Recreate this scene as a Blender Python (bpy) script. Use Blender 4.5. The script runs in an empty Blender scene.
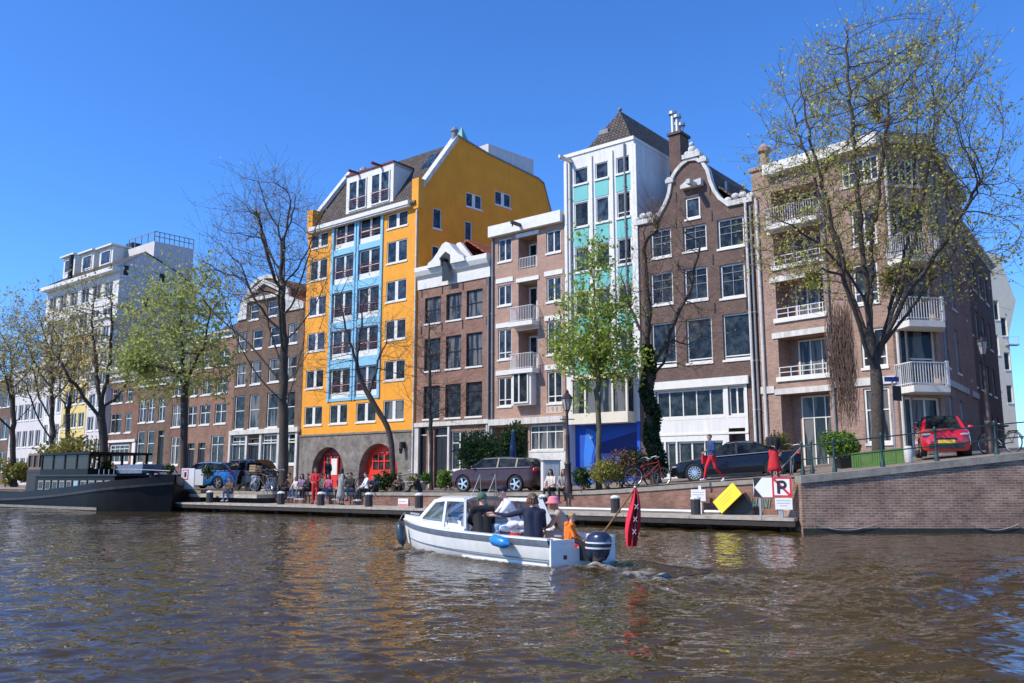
import bpy, bmesh, math, random
import numpy as np
from mathutils import Vector, Matrix, geometry
random.seed(7)
R = math.radians
sc = bpy.context.scene
COL = sc.collection
H = 1.55                       # camera height over the water
F = 865.0
TH = math.atan(138.5/F)
CT, ST = math.cos(TH), math.sin(TH)

# ---------------------------------------------------------------- camera, light, sky
cam = bpy.data.cameras.new('camera'); cam.sensor_width = 36; cam.lens = 36*F/1024
cam.clip_start = .1; cam.clip_end = 5000
co = bpy.data.objects.new('camera', cam); COL.objects.link(co)
co.location = (0, 0, H); co.rotation_euler = (math.pi/2+TH, 0, 0)
sc.camera = co
SUN_DIR = Vector((-.925, -.38, 0)).normalized(); ELEV = R(44)
tosun = Vector((SUN_DIR.x*math.cos(ELEV), SUN_DIR.y*math.cos(ELEV), math.sin(ELEV)))
sl = bpy.data.lights.new('sun', 'SUN'); sl.energy = 5.0; sl.angle = R(.5); sl.color = (1, .91, .77)
so = bpy.data.objects.new('sun', sl); COL.objects.link(so)
so.rotation_euler = tosun.to_track_quat('Z', 'Y').to_euler()
w = bpy.data.worlds.new('World'); sc.world = w; w.use_nodes = True
nt = w.node_tree; bg = nt.nodes['Background']
sky = nt.nodes.new('ShaderNodeTexSky'); sky.sky_type = 'NISHITA'; sky.sun_disc = False
sky.sun_elevation = ELEV; sky.sun_rotation = math.atan2(tosun.x, tosun.y)
sky.altitude = 900; sky.air_density = 1.0; sky.dust_density = .25; sky.ozone_density = 5.0
hs = nt.nodes.new('ShaderNodeHueSaturation'); hs.inputs["Saturation"].default_value = 1.12; hs.inputs["Value"].default_value = 1.5
tint = nt.nodes.new('ShaderNodeMix'); tint.data_type = 'RGBA'; tint.blend_type = 'MULTIPLY'; tint.inputs[0].default_value = 1; tint.inputs[7].default_value = (.61, .84, 1.13, 1)
nt.links.new(sky.outputs[0], hs.inputs['Color']); nt.links.new(hs.outputs[0], tint.inputs[6]); nt.links.new(tint.outputs[2], bg.inputs[0])

bg.inputs[1].default_value = .15
sc.view_settings.view_transform = 'Standard'; sc.view_settings.look = 'None'
sc.view_settings.exposure = 0.0; sc.view_settings.gamma = 1
sc.cycles.max_bounces = 6; sc.cycles.use_denoising = True
try: sc.cycles.denoiser = 'OPENIMAGEDENOISE'
except Exception: pass

# ---------------------------------------------------------------- picture measurements -> points
def ray(px, py):
    a = (px-512)/F; b = (341.5-py)/F
    return Vector((a, CT-b*ST, ST+b*CT))
def P(px, Y, z):
    return Vector(((px-512)/F*(Y*CT+(z-H)*ST), Y, z))
def at(px, py, Y):
    d = ray(px, py); return Vector((d.x*Y/d.y, Y, H+d.z*Y/d.y))
ZX = [(-400, 1.05), (-8, 1.02), (0, 1.08), (3.2, 1.2), (4.6, 1.3), (6.5, 1.48), (9, 1.66), (12, 1.98), (15.6, 2.37), (22, 2.95), (30, 3.2), (400, 3.2)]
def gz(x):
    return float(np.interp(x, [a for a, _ in ZX], [b for _, b in ZX]))
class Plane:
    def __init__(s, O, d):
        s.O = Vector((O[0], O[1])); s.d = Vector((d[0], d[1])).normalized(); s.n = Vector((-s.d.y, s.d.x))
        s.ang = math.atan2(s.d.y, s.d.x)
    def loc(s, px, py):
        r = ray(px, py)
        # k*r.xy - t*d = O
        det = r.x*(-s.d.y)+s.d.x*r.y
        k = (s.O.x*(-s.d.y)+s.d.x*s.O.y)/det
        t = (r.x*s.O.y-r.y*s.O.x)/det*1.0
        q = Vector((r.x, r.y))*k-s.O
        return q.dot(s.d), H+k*r.z
    def X(s, px, py=480): return s.loc(px, py)[0]
    def Z(s, px, py): return s.loc(px, py)[1]
    def w(s, x, y, z):
        q = s.O+s.d*x+s.n*y; return Vector((q.x, q.y, z))
    def sub(s, x, y=0):
        q = s.O+s.d*x+s.n*y; return Plane(q, s.d)
def vp(x): return Vector(((x-512)/F, CT+.16012*ST))
FAC = Plane((-10.99, 62.5), -vp(-577))
QD = Vector((.805, -.593)); QN = Vector((.593, .805)); QO = Vector((3.6, 29.9))
def Q(s, q, z):
    p = QO+QD*s+QN*q; return Vector((p.x, p.y, z))
QANG = math.atan2(QD.y, QD.x)

# ---------------------------------------------------------------- materials
def mat(name, col, rough=.8, metal=0., var=.0, vscale=2., bump=0., bscale=20., spec=.5, col2=None, coat=0., emis=None, trans=0., tex='noise', streak=0.):
    m = bpy.data.materials.new(name); m.use_nodes = True
    n = m.node_tree; b = n.nodes['Principled BSDF']; L = n.links
    b.inputs['Base Color'].default_value = (*col, 1); b.inputs['Roughness'].default_value = rough
    b.inputs['Metallic'].default_value = metal; b.inputs['Specular IOR Level'].default_value = spec
    b.inputs['Coat Weight'].default_value = coat; b.inputs['Coat Roughness'].default_value = .05
    if trans: b.inputs['Transmission Weight'].default_value = trans
    if var or col2 or bump or streak: tc = n.nodes.new('ShaderNodeTexCoord')
    if var or col2:
        nz = n.nodes.new('ShaderNodeTexNoise'); nz.inputs['Scale'].default_value = vscale; nz.inputs['Detail'].default_value = 8
        nz.inputs['Roughness'].default_value = .65
        L.new(tc.outputs['Object'], nz.inputs['Vector'])
        cr = n.nodes.new('ShaderNodeValToRGB'); cr.color_ramp.elements[0].position = .3; cr.color_ramp.elements[1].position = .7
        c2 = col2 or tuple(c*(1-var) for c in col); c1 = col if col2 else tuple(min(1, c*(1+var*.5)) for c in col)
        cr.color_ramp.elements[0].color = (*c2, 1); cr.color_ramp.elements[1].color = (*c1, 1)
        L.new(nz.outputs[0], cr.inputs[0]); last = cr.outputs[0]
        if streak:
            mp = n.nodes.new('ShaderNodeMapping'); mp.inputs['Scale'].default_value = (5, 5, .35)
            n2 = n.nodes.new('ShaderNodeTexNoise'); n2.inputs['Scale'].default_value = 1.2; n2.inputs['Detail'].default_value = 6
            L.new(tc.outputs['Object'], mp.inputs[0]); L.new(mp.outputs[0], n2.inputs['Vector'])
            r2 = n.nodes.new('ShaderNodeMapRange'); r2.inputs[1].default_value = .35; r2.inputs[2].default_value = .65
            r2.inputs[3].default_value = 1-streak; r2.inputs[4].default_value = 1
            L.new(n2.outputs[0], r2.inputs[0])
            mx = n.nodes.new('ShaderNodeMix'); mx.data_type = 'RGBA'; mx.blend_type = 'MULTIPLY'; mx.inputs[0].default_value = 1
            L.new(last, mx.inputs[6]); L.new(r2.outputs[0], mx.inputs[7]); last = mx.outputs[2]
        L.new(last, b.inputs['Base Color'])
    if bump:
        bz = n.nodes.new('ShaderNodeTexNoise'); bz.inputs['Scale'].default_value = bscale; bz.inputs['Detail'].default_value = 5
        L.new(tc.outputs['Object'], bz.inputs['Vector'])
        bp = n.nodes.new('ShaderNodeBump'); bp.inputs['Strength'].default_value = bump; bp.inputs['Distance'].default_value = .03
        L.new(bz.outputs[0], bp.inputs['Height']); L.new(bp.outputs[0], b.inputs['Normal'])
    return m
def brick(name, c1, c2, mortar, sgn='ADD', bw=.22, bh=.065, blotch=.35, rough=.9, msize=.009):
    m = bpy.data.materials.new(name); m.use_nodes = True
    n = m.node_tree; b = n.nodes['Principled BSDF']; L = n.links; b.inputs['Roughness'].default_value = rough
    b.inputs['Specular IOR Level'].default_value = .25
    tc = n.nodes.new('ShaderNodeTexCoord'); sx = n.nodes.new('ShaderNodeSeparateXYZ'); L.new(tc.outputs['Object'], sx.inputs[0])
    ad = n.nodes.new('ShaderNodeMath'); ad.operation = sgn; L.new(sx.outputs[0], ad.inputs[0]); L.new(sx.outputs[1], ad.inputs[1])
    cb = n.nodes.new('ShaderNodeCombineXYZ'); L.new(ad.outputs[0], cb.inputs[0]); L.new(sx.outputs[2], cb.inputs[1])
    bt = n.nodes.new('ShaderNodeTexBrick'); bt.inputs['Scale'].default_value = 1
    bt.inputs['Brick Width'].default_value = bw; bt.inputs['Row Height'].default_value = bh; bt.inputs['Mortar Size'].default_value = msize
    bt.inputs['Color1'].default_value = (*c1, 1); bt.inputs['Color2'].default_value = (*c2, 1); bt.inputs['Mortar'].default_value = (*mortar, 1)
    L.new(cb.outputs[0], bt.inputs['Vector'])
    nz = n.nodes.new('ShaderNodeTexNoise'); nz.inputs['Scale'].default_value = 1.1; nz.inputs['Detail'].default_value = 9; nz.inputs['Roughness'].default_value = .7
    L.new(tc.outputs['Object'], nz.inputs['Vector'])
    mr = n.nodes.new('ShaderNodeMapRange'); mr.inputs[1].default_value = .3; mr.inputs[2].default_value = .72
    mr.inputs[3].default_value = 1-blotch; mr.inputs[4].default_value = 1+blotch*.45; L.new(nz.outputs[0], mr.inputs[0])
    mx = n.nodes.new('ShaderNodeMix'); mx.data_type = 'RGBA'; mx.blend_type = 'MULTIPLY'; mx.inputs[0].default_value = 1
    L.new(bt.outputs[0], mx.inputs[6]); L.new(mr.outputs[0], mx.inputs[7]); L.new(mx.outputs[2], b.inputs['Base Color'])
    bp = n.nodes.new('ShaderNodeBump'); bp.inputs['Strength'].default_value = .35; bp.inputs['Distance'].default_value = .012
    L.new(bt.outputs['Fac'], bp.inputs['Height']); bp.invert = True; L.new(bp.outputs[0], b.inputs['Normal'])
    return m
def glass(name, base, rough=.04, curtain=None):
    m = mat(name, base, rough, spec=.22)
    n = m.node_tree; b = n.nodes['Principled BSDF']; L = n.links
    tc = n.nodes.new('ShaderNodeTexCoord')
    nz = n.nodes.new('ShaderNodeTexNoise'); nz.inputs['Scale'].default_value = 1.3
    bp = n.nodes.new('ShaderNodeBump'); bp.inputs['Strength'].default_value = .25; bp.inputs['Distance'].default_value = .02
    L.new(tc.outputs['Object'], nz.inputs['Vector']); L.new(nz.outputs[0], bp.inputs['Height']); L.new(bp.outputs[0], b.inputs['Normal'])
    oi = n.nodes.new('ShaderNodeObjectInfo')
    if not curtain:  # mottled base colour paints in reflected branches
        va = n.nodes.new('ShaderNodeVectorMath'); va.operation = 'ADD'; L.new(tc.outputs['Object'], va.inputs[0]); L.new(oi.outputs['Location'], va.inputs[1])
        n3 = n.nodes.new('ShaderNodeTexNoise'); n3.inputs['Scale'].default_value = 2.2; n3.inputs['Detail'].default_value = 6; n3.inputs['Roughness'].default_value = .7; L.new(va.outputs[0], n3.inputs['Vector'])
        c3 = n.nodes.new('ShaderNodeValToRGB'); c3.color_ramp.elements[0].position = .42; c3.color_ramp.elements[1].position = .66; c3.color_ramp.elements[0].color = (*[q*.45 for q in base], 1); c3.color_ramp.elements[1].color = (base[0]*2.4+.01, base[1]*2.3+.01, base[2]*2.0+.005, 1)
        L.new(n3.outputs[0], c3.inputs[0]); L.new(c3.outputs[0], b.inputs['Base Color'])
    if curtain:
        mp = n.nodes.new('ShaderNodeMapping'); mp.inputs['Scale'].default_value = (1, 1, .12)
        va = n.nodes.new('ShaderNodeVectorMath'); va.operation = 'ADD'
        L.new(tc.outputs['Object'], va.inputs[0]); L.new(oi.outputs['Location'], va.inputs[1])
        L.new(va.outputs[0], mp.inputs[0]); n2 = n.nodes.new('ShaderNodeTexNoise'); n2.inputs['Scale'].default_value = 2.6; n2.inputs['Detail'].default_value = 3
        L.new(mp.outputs[0], n2.inputs['Vector'])
        cr = n.nodes.new('ShaderNodeValToRGB'); cr.color_ramp.elements[0].position = .46; cr.color_ramp.elements[1].position = .54
        cr.color_ramp.elements[0].color = (*base, 1); cr.color_ramp.elements[1].color = (*curtain, 1)
        L.new(n2.outputs[0], cr.inputs[0]); L.new(cr.outputs[0], b.inputs['Base Color'])
    return m
M = {}
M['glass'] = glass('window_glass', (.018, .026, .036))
M['glass_b'] = glass('window_glass_sky_tint', (.028, .045, .075))  # blue base colour paints in the sky reflection of upper panes
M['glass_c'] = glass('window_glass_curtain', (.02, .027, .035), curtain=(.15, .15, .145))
M['white'] = mat('white_paint', (.74, .72, .66), .5, var=.12, vscale=3, bump=.1)
M['white_dirty'] = mat('weathered_white_stone', (.76, .74, .69), .75, col2=(.56, .54, .5), vscale=2.2, bump=.25, streak=.25)
M['stucco'] = mat('white_stucco', (.76, .75, .72), .85, var=.1, vscale=1.4, bump=.2, streak=.12)
M['grey_stucco'] = mat('pale_grey_stucco', (.66, .62, .60), .85, var=.1, vscale=1.0, bump=.2, streak=.12)
M['cream'] = mat('cream_stucco', (.72, .66, .52), .85, var=.1, bump=.2)
M['orange'] = mat('orange_stucco', (.86, .36, .035), .85, var=.14, vscale=1.0, bump=.3, streak=.07)
M['orange_side'] = mat('shade_side_orange_stucco', (.95, .33, .02), .85, var=.14, vscale=.7, bump=.3, streak=.07)  # orange copy made redder and brighter to paint bounce light into the shaded side
M['yellow'] = mat('yellow_stucco', (.72, .56, .2), .85, var=.12, bump=.2)
M['ltblue'] = mat('light_blue_paint', (.24, .52, .68), .5, var=.06)
M['teal'] = mat('turquoise_panel', (.10, .45, .42), .5, col2=(.16, .50, .47), vscale=.9)
M['blue'] = mat('bright_blue_paint', (.010, .085, .50), .55, var=.15, vscale=.8)
M['blue_lt'] = mat('lighter_blue_paint', (.03, .20, .72), .55, var=.1)
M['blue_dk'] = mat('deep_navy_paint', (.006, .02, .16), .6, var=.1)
M['red_door'] = mat('red_door_paint', (.75, .035, .015), .45, var=.12)
M['maroon'] = mat('maroon_metal', (.16, .02, .03), .5)
M['br_dark'] = brick('dark_brown_brick', (.17, .095, .075), (.10, .057, .048), (.22, .18, .155))
M['br_brown'] = brick('brown_brick', (.20, .115, .075), (.12, .068, .048), (.22, .18, .14))
M['br_red'] = brick('red_brown_brick', (.26, .115, .075), (.17, .075, .052), (.25, .19, .15))
M['br_rose'] = brick('rose_brick', (.34, .17, .12), (.22, .11, .08), (.32, .25, .2))
M['br_pink'] = brick('pink_brick', (.48, .28, .205), (.36, .20, .145), (.45, .37, .31), blotch=.2)
M['br_corner'] = brick('pinkish_brown_brick', (.42, .255, .195), (.29, .17, .13), (.42, .35, .29), blotch=.25)
M['br_quay'] = brick('quay_brick', (.46, .25, .165), (.26, .14, .095), (.42, .36, .29), blotch=.65, bw=.23, bh=.075, msize=.011)
M['br_quay2'] = brick('quay_brick_low', (.36, .18, .12), (.23, .12, .085), (.28, .2, .17), sgn='SUBTRACT', blotch=.6, bw=.29, bh=.062, msize=.008)
M['tile'] = brick('dark_roof_tile', (.17, .14, .12), (.10, .085, .075), (.035, .03, .028), bw=.26, bh=.24, msize=.035, blotch=.35)
M['tile_red'] = brick('orange_roof_tile', (.46, .15, .07), (.34, .10, .05), (.12, .04, .025), bw=.26, bh=.24, msize=.035)
M['lead'] = mat('lead_grey', (.22, .23, .24), .6, var=.2)
M['black'] = mat('black_metal', (.015, .015, .016), .45)
M['dark'] = mat('dark_interior', (.012, .011, .011), .9)
M['steel'] = mat('galvanised_steel', (.45, .46, .47), .45, metal=.6, var=.2)
M['concrete'] = mat('concrete', (.42, .40, .36), .9, col2=(.26, .25, .225), vscale=2, bump=.3)
M['deck'] = mat('weathered_deck', (.52, .45, .36), .85, col2=(.28, .25, .21), vscale=3, bump=.4, bscale=12)
M['wood_dk'] = mat('dark_wet_timber', (.04, .032, .026), .8, var=.4, vscale=4, bump=.4)
M['plaster_grey'] = mat('rough_grey_plaster', (.29, .26, .23), .95, col2=(.10, .09, .08), vscale=1.6, bump=.6, bscale=6)
M['coping'] = mat('stone_coping', (.36, .32, .26), .9, col2=(.20, .175, .145), vscale=3, bump=.4)
M['green_iron'] = mat('dark_green_iron', (.02, .055, .05), .45, var=.2)
M['pave'] = mat('street_brick_paving', (.27, .215, .17), .9, col2=(.18, .145, .115), vscale=5, bump=.4, bscale=14)
M['skin'] = mat('skin', (.55, .32, .23), .6)
M['copper'] = mat('green_copper', (.16, .38, .32), .6, var=.2)

# ---------------------------------------------------------------- mesh builder
class MB:
    def __init__(s): s.v = []; s.f = []; s.m = []; s.k = 0; s.T = None
    def mi(s, k): s.k = k; return s
    def add(s, vs, fs):
        o = len(s.v)
        s.v += [(s.T @ Vector(v)) if s.T else Vector(v) for v in vs]
        s.f += [tuple(i+o for i in f) for f in fs]; s.m += [s.k]*len(fs); return s
    def box(s, x0, x1, y0, y1, z0, z1):
        v = [(x, y, z) for z in (z0, z1) for y in (y0, y1) for x in (x0, x1)]
        return s.add(v, [(0, 2, 3, 1), (4, 5, 7, 6), (0, 1, 5, 4), (2, 6, 7, 3), (0, 4, 6, 2), (1, 3, 7, 5)])
    def bar(s, a, b, w, h=None):
        a = Vector(a); b = Vector(b); h = h or w; d = (b-a).normalized()
        up = Vector((0, 0, 1)) if abs(d.z) < .95 else Vector((0, 1, 0))
        r = d.cross(up).normalized(); u = r.cross(d)
        v = [p+r*i*w/2+u*j*h/2 for p in (a, b) for i, j in ((-1, -1), (1, -1), (1, 1), (-1, 1))]
        return s.add(v, [(0, 1, 2, 3), (7, 6, 5, 4), (0, 4, 5, 1), (1, 5, 6, 2), (2, 6, 7, 3), (3, 7, 4, 0)])
    def tube(s, pts, rad, n=8, cap=True):
        pts = [Vector(p) for p in pts]; rad = rad if hasattr(rad, '__len__') else [rad]*len(pts)
        v = []; fs = []; pr = None
        for i, p in enumerate(pts):
            d = (pts[min(i+1, len(pts)-1)]-pts[max(i-1, 0)]).normalized()
            if pr is None:
                up = Vector((0, 0, 1)) if abs(d.z) < .9 else Vector((0, 1, 0)); r = d.cross(up).normalized()
            else: r = (pr-d*pr.dot(d)).normalized()
            pr = r; u = d.cross(r)
            for k in range(n):
                a = 2*math.pi*k/n; v.append(p+(r*math.cos(a)+u*math.sin(a))*rad[i])
        for i in range(len(pts)-1):
            for k in range(n):
                fs.append((i*n+k, i*n+(k+1) % n, (i+1)*n+(k+1) % n, (i+1)*n+k))
        if cap: fs += [tuple(range(n-1, -1, -1)), tuple(range((len(pts)-1)*n, len(pts)*n))]
        return s.add(v, fs)
    def lathe(s, prof, n=16, c=(0, 0, 0), T=None, cap=True):
        v = []; fs = []; c = Vector(c)
        for r, z in prof:
            for k in range(n):
                a = 2*math.pi*k/n; v.append(c+Vector((r*math.cos(a), r*math.sin(a), z)))
        for i in range(len(prof)-1):
            for k in range(n): fs.append((i*n+k, i*n+(k+1) % n, (i+1)*n+(k+1) % n, (i+1)*n+k))
        if cap: fs += [tuple(range(n-1, -1, -1)), tuple(range((len(prof)-1)*n, len(prof)*n))]
        if T: v = [T @ x for x in v]
        return s.add(v, fs)
    def ball(s, c, r, n=10, m=7):
        r = r if hasattr(r, '__len__') else (r, r, r); c = Vector(c)
        v = [c+Vector((0, 0, -r[2]))]; fs = []
        for i in range(1, m):
            ph = -math.pi/2+math.pi*i/m
            for k in range(n):
                a = 2*math.pi*k/n; v.append(c+Vector((r[0]*math.cos(ph)*math.cos(a), r[1]*math.cos(ph)*math.sin(a), r[2]*math.sin(ph))))
        v.append(c+Vector((0, 0, r[2]))); t = len(v)-1
        for k in range(n):
            fs.append((0, 1+(k+1) % n, 1+k)); fs.append((t, t-n+k, t-n+(k+1) % n))
        for i in range(m-2):
            for k in range(n): fs.append((1+i*n+k, 1+i*n+(k+1) % n, 1+(i+1)*n+(k+1) % n, 1+(i+1)*n+k))
        return s.add(v, fs)
    def prism(s, poly, y0, y1, ax='y'):
        # polygon in the (x,z) plane pushed from y0 to y1
        n = len(poly)
        g = (lambda p, y: (p[0], y, p[1])) if ax == 'y' else ((lambda p, y: (y, p[0], p[1])) if ax == 'x' else (lambda p, y: (p[0], p[1], y)))
        v = [g(p, y0) for p in poly]+[g(p, y1) for p in poly]
        tris = geometry.tessellate_polygon([[Vector((p[0], p[1], 0)) for p in poly]])
        fs = [tuple(t) for t in tris]+[(t[2]+n, t[1]+n, t[0]+n) for t in tris]
        fs += [(i, (i+1) % n, (i+1) % n+n, i+n) for i in range(n)]
        return s.add(v, fs)
    def loft(s, rings, close=True, cap=True):
        n = len(rings[0]); v = [p for r in rings for p in r]; fs = []
        for i in range(len(rings)-1):
            for k in range(n if close else n-1):
                fs.append((i*n+k, i*n+(k+1) % n, (i+1)*n+(k+1) % n, (i+1)*n+k))
        if cap: fs += [tuple(range(n-1, -1, -1)), tuple(range((len(rings)-1)*n, len(rings)*n))]
        return s.add(v, fs)
    def mesh(s, name, mats, smooth=False, fixn=True):
        me = bpy.data.meshes.new(name); me.from_pydata([tuple(v) for v in s.v], [], s.f)
        mats = mats if isinstance(mats, (list, tuple)) else [mats]
        for m in mats: me.materials.append(M[m] if isinstance(m, str) else m)
        me.polygons.foreach_set('material_index', s.m)
        if fixn and len(s.f) < 60000:
            bm = bmesh.new(); bm.from_mesh(me); bmesh.ops.recalc_face_normals(bm, faces=bm.faces); bm.to_mesh(me); bm.free()
        if smooth:
            me.polygons.foreach_set('use_smooth', [True]*len(me.polygons))
            if smooth != 'all': me.set_sharp_from_angle(angle=R(40))
        me.update(); return me
    def build(s, name, mats, parent=None, smooth=False, fixn=True):
        return link(name, s.mesh(name, mats, smooth, fixn), parent)
def link(name, me, parent=None, loc=None, rz=None):
    o = bpy.data.objects.new(name, me); COL.objects.link(o); o.parent = parent
    if loc is not None: o.location = loc
    if rz is not None: o.rotation_euler = (0, 0, rz)
    return o
def tag(o, label=None, cat=None, group=None, kind=None):
    if label: o['label'] = label
    if cat: o['category'] = cat
    if group: o['group'] = group
    if kind: o['kind'] = kind
    return o
def empty(name, loc, label, cat, group=None, rz=0):
    o = link(name, None, None, loc, rz); o.empty_display_size = .3
    return tag(o, label, cat, group)
def copy_tree(o, parent=None):
    c = o.copy(); COL.objects.link(c); c.parent = parent
    for ch in list(o.children): copy_tree(ch, c)
    return c
def textmesh(mb, txt, size, T, depth=.004):
    cu = bpy.data.curves.new('t', 'FONT'); cu.body = txt; cu.size = size; cu.align_x = 'CENTER'; cu.align_y = 'CENTER'; cu.extrude = depth
    cu.resolution_u = 2
    ob = bpy.data.objects.new('t', cu); me = ob.to_mesh()
    mb.add([T @ v.co for v in me.vertices], [tuple(p.vertices) for p in me.polygons])
    ob.to_mesh_clear(); bpy.data.objects.remove(ob); bpy.data.curves.remove(cu)
TXZ = Matrix.Rotation(math.pi/2, 4, 'X')   # letters stand in the xz plane, read from -y
# ---------------------------------------------------------------- buildings
WC = {}
def win_mesh(w, h, vs, hs, fw, mw, gm, fm):
    key = (round(w, 1), round(h, 1), tuple(vs), tuple(hs), fw, mw, gm, fm)
    w, h = round(w, 1), round(h, 1)
    if key not in WC:
        p = MB().box(0, w, 0, .02, 0, h).mesh('window', gm)
        f = MB(); db = fm.endswith('_db'); fm = fm.replace('_db', '')
        f.box(0, fw, -.05, 0.001, 0, h); f.box(w-fw, w, -.05, .001, 0, h)
        f.box(fw, w-fw, -.05, .001, 0, fw); f.box(fw, w-fw, -.05, .001, h-fw, h)
        if db: f.k = 1
        for a in vs:
            m2 = mw if len(vs) == 1 else .06
            f.box(a*w-m2/2, a*w+m2/2, -.046, .001, fw, h-fw)
        for a in hs: q = .03 if len(hs) < 2 else .018; f.box(fw, w-fw, -.042, .001, a*h-q, a*h+q)
        WC[key] = (p, f.mesh('frame', [fm, 'bar'] if db else fm))
    return WC[key]
SC = {}
def sill_mesh(w, m, d):
    w = round(w, 1); k = (w, m, d)
    if k not in SC: SC[k] = MB().box(-.05, w+.05, -d, .0, -.12, -.005).mesh('sill', m)
    return SC[k]
GL = ['glass', 'glass', 'glass_b', 'glass_c']
class Bld:
    def __init__(s, name, label, cat, pxl, pxr, plane=FAC, py=480, group=None, x01=None):
        if x01: x0, x1 = x01
        else: x0 = plane.X(pxl, py); x1 = plane.X(pxr, py)
        s.pl = plane.sub(x0); s.W = x1-x0
        p = s.pl.w(0, 0, 0); p.z = gz(p.x)
        s.root = empty(name, p, label, cat, group); s.holes = []
        s.gz = p.z
    def put(s, name, me, x=0, y=0, z=0, parent=None, pl=None):
        pl = pl or s.pl
        if parent is None:
            return link(name, me, s.root, pl.w(x, y, z)-s.root.location, pl.ang)
        o = link(name, me, parent); return o
    def X(s, px, py=480): return s.pl.X(px, py)
    def Z(s, px, py): return s.pl.Z(px, py)
    def rect(s, px0, px1, py0, py1):
        mx, my = (px0+px1)/2, (py0+py1)/2
        return s.pl.X(px0, my), s.pl.X(px1, my), s.pl.Z(mx, py1), s.pl.Z(mx, py0)
    def window(s, x0, x1, z0, z1, vs=(), hs=(), rec=.14, fw=.08, mw=.09, gm=None, fm='white', sill='white', hole=True, pl=None, sd=.06, y=0):
        gm = gm or random.choice(GL)
        if gm == 'glass_b' and z1 < 8.5: gm = random.choice(['glass', 'glass', 'glass_c'])  # painted sky blue is kept for high panes only
        if hole:
            ov = x0+round(x1-x0, 1)-(s.W-.1)
            if ov > 0: x0 -= ov; x1 -= ov
            if x0 < .08: x1 += .08-x0; x0 = .08
            s.holes.append((x0, x1, z0, z1, rec))
        p, f = win_mesh(x1-x0, z1-z0, vs, hs, fw, mw, gm, fm)
        o = s.put('window', p, x0, y+rec-.001, z0, pl=pl); link('frame', f, o)
        if sill:
            q = link('sill', sill_mesh(x1-x0, sill, sd), o); q.location = (0, -rec, 0)
        return o
    def grid(s, cols, rows, pyc, pxr, skip=(), **kw):
        # cols: pixel pairs measured at height pyc; rows: pixel pairs measured at column pxr
        for j, (a, b) in enumerate(rows):
            zt, zb = s.pl.Z(pxr, a), s.pl.Z(pxr, b)
            for i, (c, d) in enumerate(cols):
                if (i, j) in skip: continue
                s.window(s.pl.X(c, pyc), s.pl.X(d, pyc), zb, zt, **kw)
    def panel(s, name, m, outline, holes, pl=None, depth=None, back=True, y=0):
        pl = pl or s.pl; mb = MB()
        hs = []
        for (x0, x1, z0, z1, r) in holes:
            x1 = x0+round(x1-x0, 1) if r < .5 else x1; z1 = z0+round(z1-z0, 1) if r < .5 else z1
            hs.append((x0, x1, z0, z1, r))
        loops = [[Vector((p[0], p[1], 0)) for p in outline]]+[[Vector((a, c, 0)), Vector((a, d, 0)), Vector((b, d, 0)), Vector((b, c, 0))] for a, b, c, d, r in hs]
        flat = [p for l in loops for p in l]
        mb.add([(p.x, 0, p.y) for p in flat], [tuple(t) for t in geometry.tessellate_polygon(loops)])
        for (a, b, c, d, r) in hs:
            v = [(a, 0, c), (b, 0, c), (b, 0, d), (a, 0, d), (a, r, c), (b, r, c), (b, r, d), (a, r, d)]
            mb.add(v, [(0, 1, 5, 4), (1, 2, 6, 5), (2, 3, 7, 6), (3, 0, 4, 7)])
            if back: mb.add([v[4], v[5], v[6], v[7]], [(0, 1, 2, 3)])
        if depth:
            n = len(outline)
            v = [(p[0], 0, p[1]) for p in outline]+[(p[0], depth, p[1]) for p in outline]
            mb.add(v, [(i, (i+1) % n, (i+1) % n+n, i+n) for i in range(n)])
            mb.add([(p[0], depth, p[1]) for p in outline], [tuple(t) for t in geometry.tessellate_polygon([[Vector((p[0], p[1], 0)) for p in outline]])])
        me = mb.mesh(name, m, fixn=False)
        return s.put(name, me, 0, y, 0, pl=pl)
    def wall(s, m, ztop, depth=11, outline=None, zb=-.5):
        o = outline or [(0, zb), (s.W, zb), (s.W, ztop), (0, ztop)]
        s.w_obj = s.panel('wall', m, o, s.holes, depth=depth); return s.w_obj
    def mbx(s, name, m, boxes, parent=None):
        if len(boxes) > 1: return [s.mbx(name, m, [q], parent) for q in boxes][0]
        mb = MB()
        for b in boxes: mb.box(*b)
        return s.put(name, mb.mesh(name, m), parent=parent)
    def box_at(s, name, m, box):
        # like mbx for one box, with its own origin
        x0, x1, y0, y1, z0, z1 = box
        return s.put(name, MB().box(0, x1-x0, y0, y1, 0, z1-z0).mesh(name, m), x0, 0, z0)
    def gable_roof(s, x0, x1, ze, zr, y0, y1, m='tile'):
        mb = MB(); c = (x0+x1)/2
        mb.prism([(x0, ze), (x0, ze-.15), (c, zr-.15), (x1, ze-.15), (x1, ze), (c, zr)], y0, y1)
        mb.prism([(x0+.1, ze-.2), (x1-.1, ze-.2), (c, zr-.2)], y1-.3, y1-.1)
        return s.put('roof', mb.mesh('roof', m))
    def hip_roof(s, z, zr, y1, m='tile', y0=.35):
        mb = MB(); W = s.W
        a = min(W, y1)*.45
        v = [(0, y0, z), (W, y0, z), (W, y1, z), (0, y1, z), (a if W > y1 else W/2, (y0+y1)/2 if W > y1 else y0+a, zr), (W-a if W > y1 else W/2, (y0+y1)/2 if W > y1 else y1-a, zr)]
        if W > y1: f = [(0, 1, 5, 4), (1, 2, 5), (2, 3, 4, 5), (3, 0, 4)]
        else: f = [(0, 1, 4), (1, 2, 5, 4), (2, 3, 5), (3, 0, 4, 5)]
        mb.add(v, f+[(3, 2, 1, 0)]); return s.put('roof', mb.mesh('roof', m))
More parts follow.
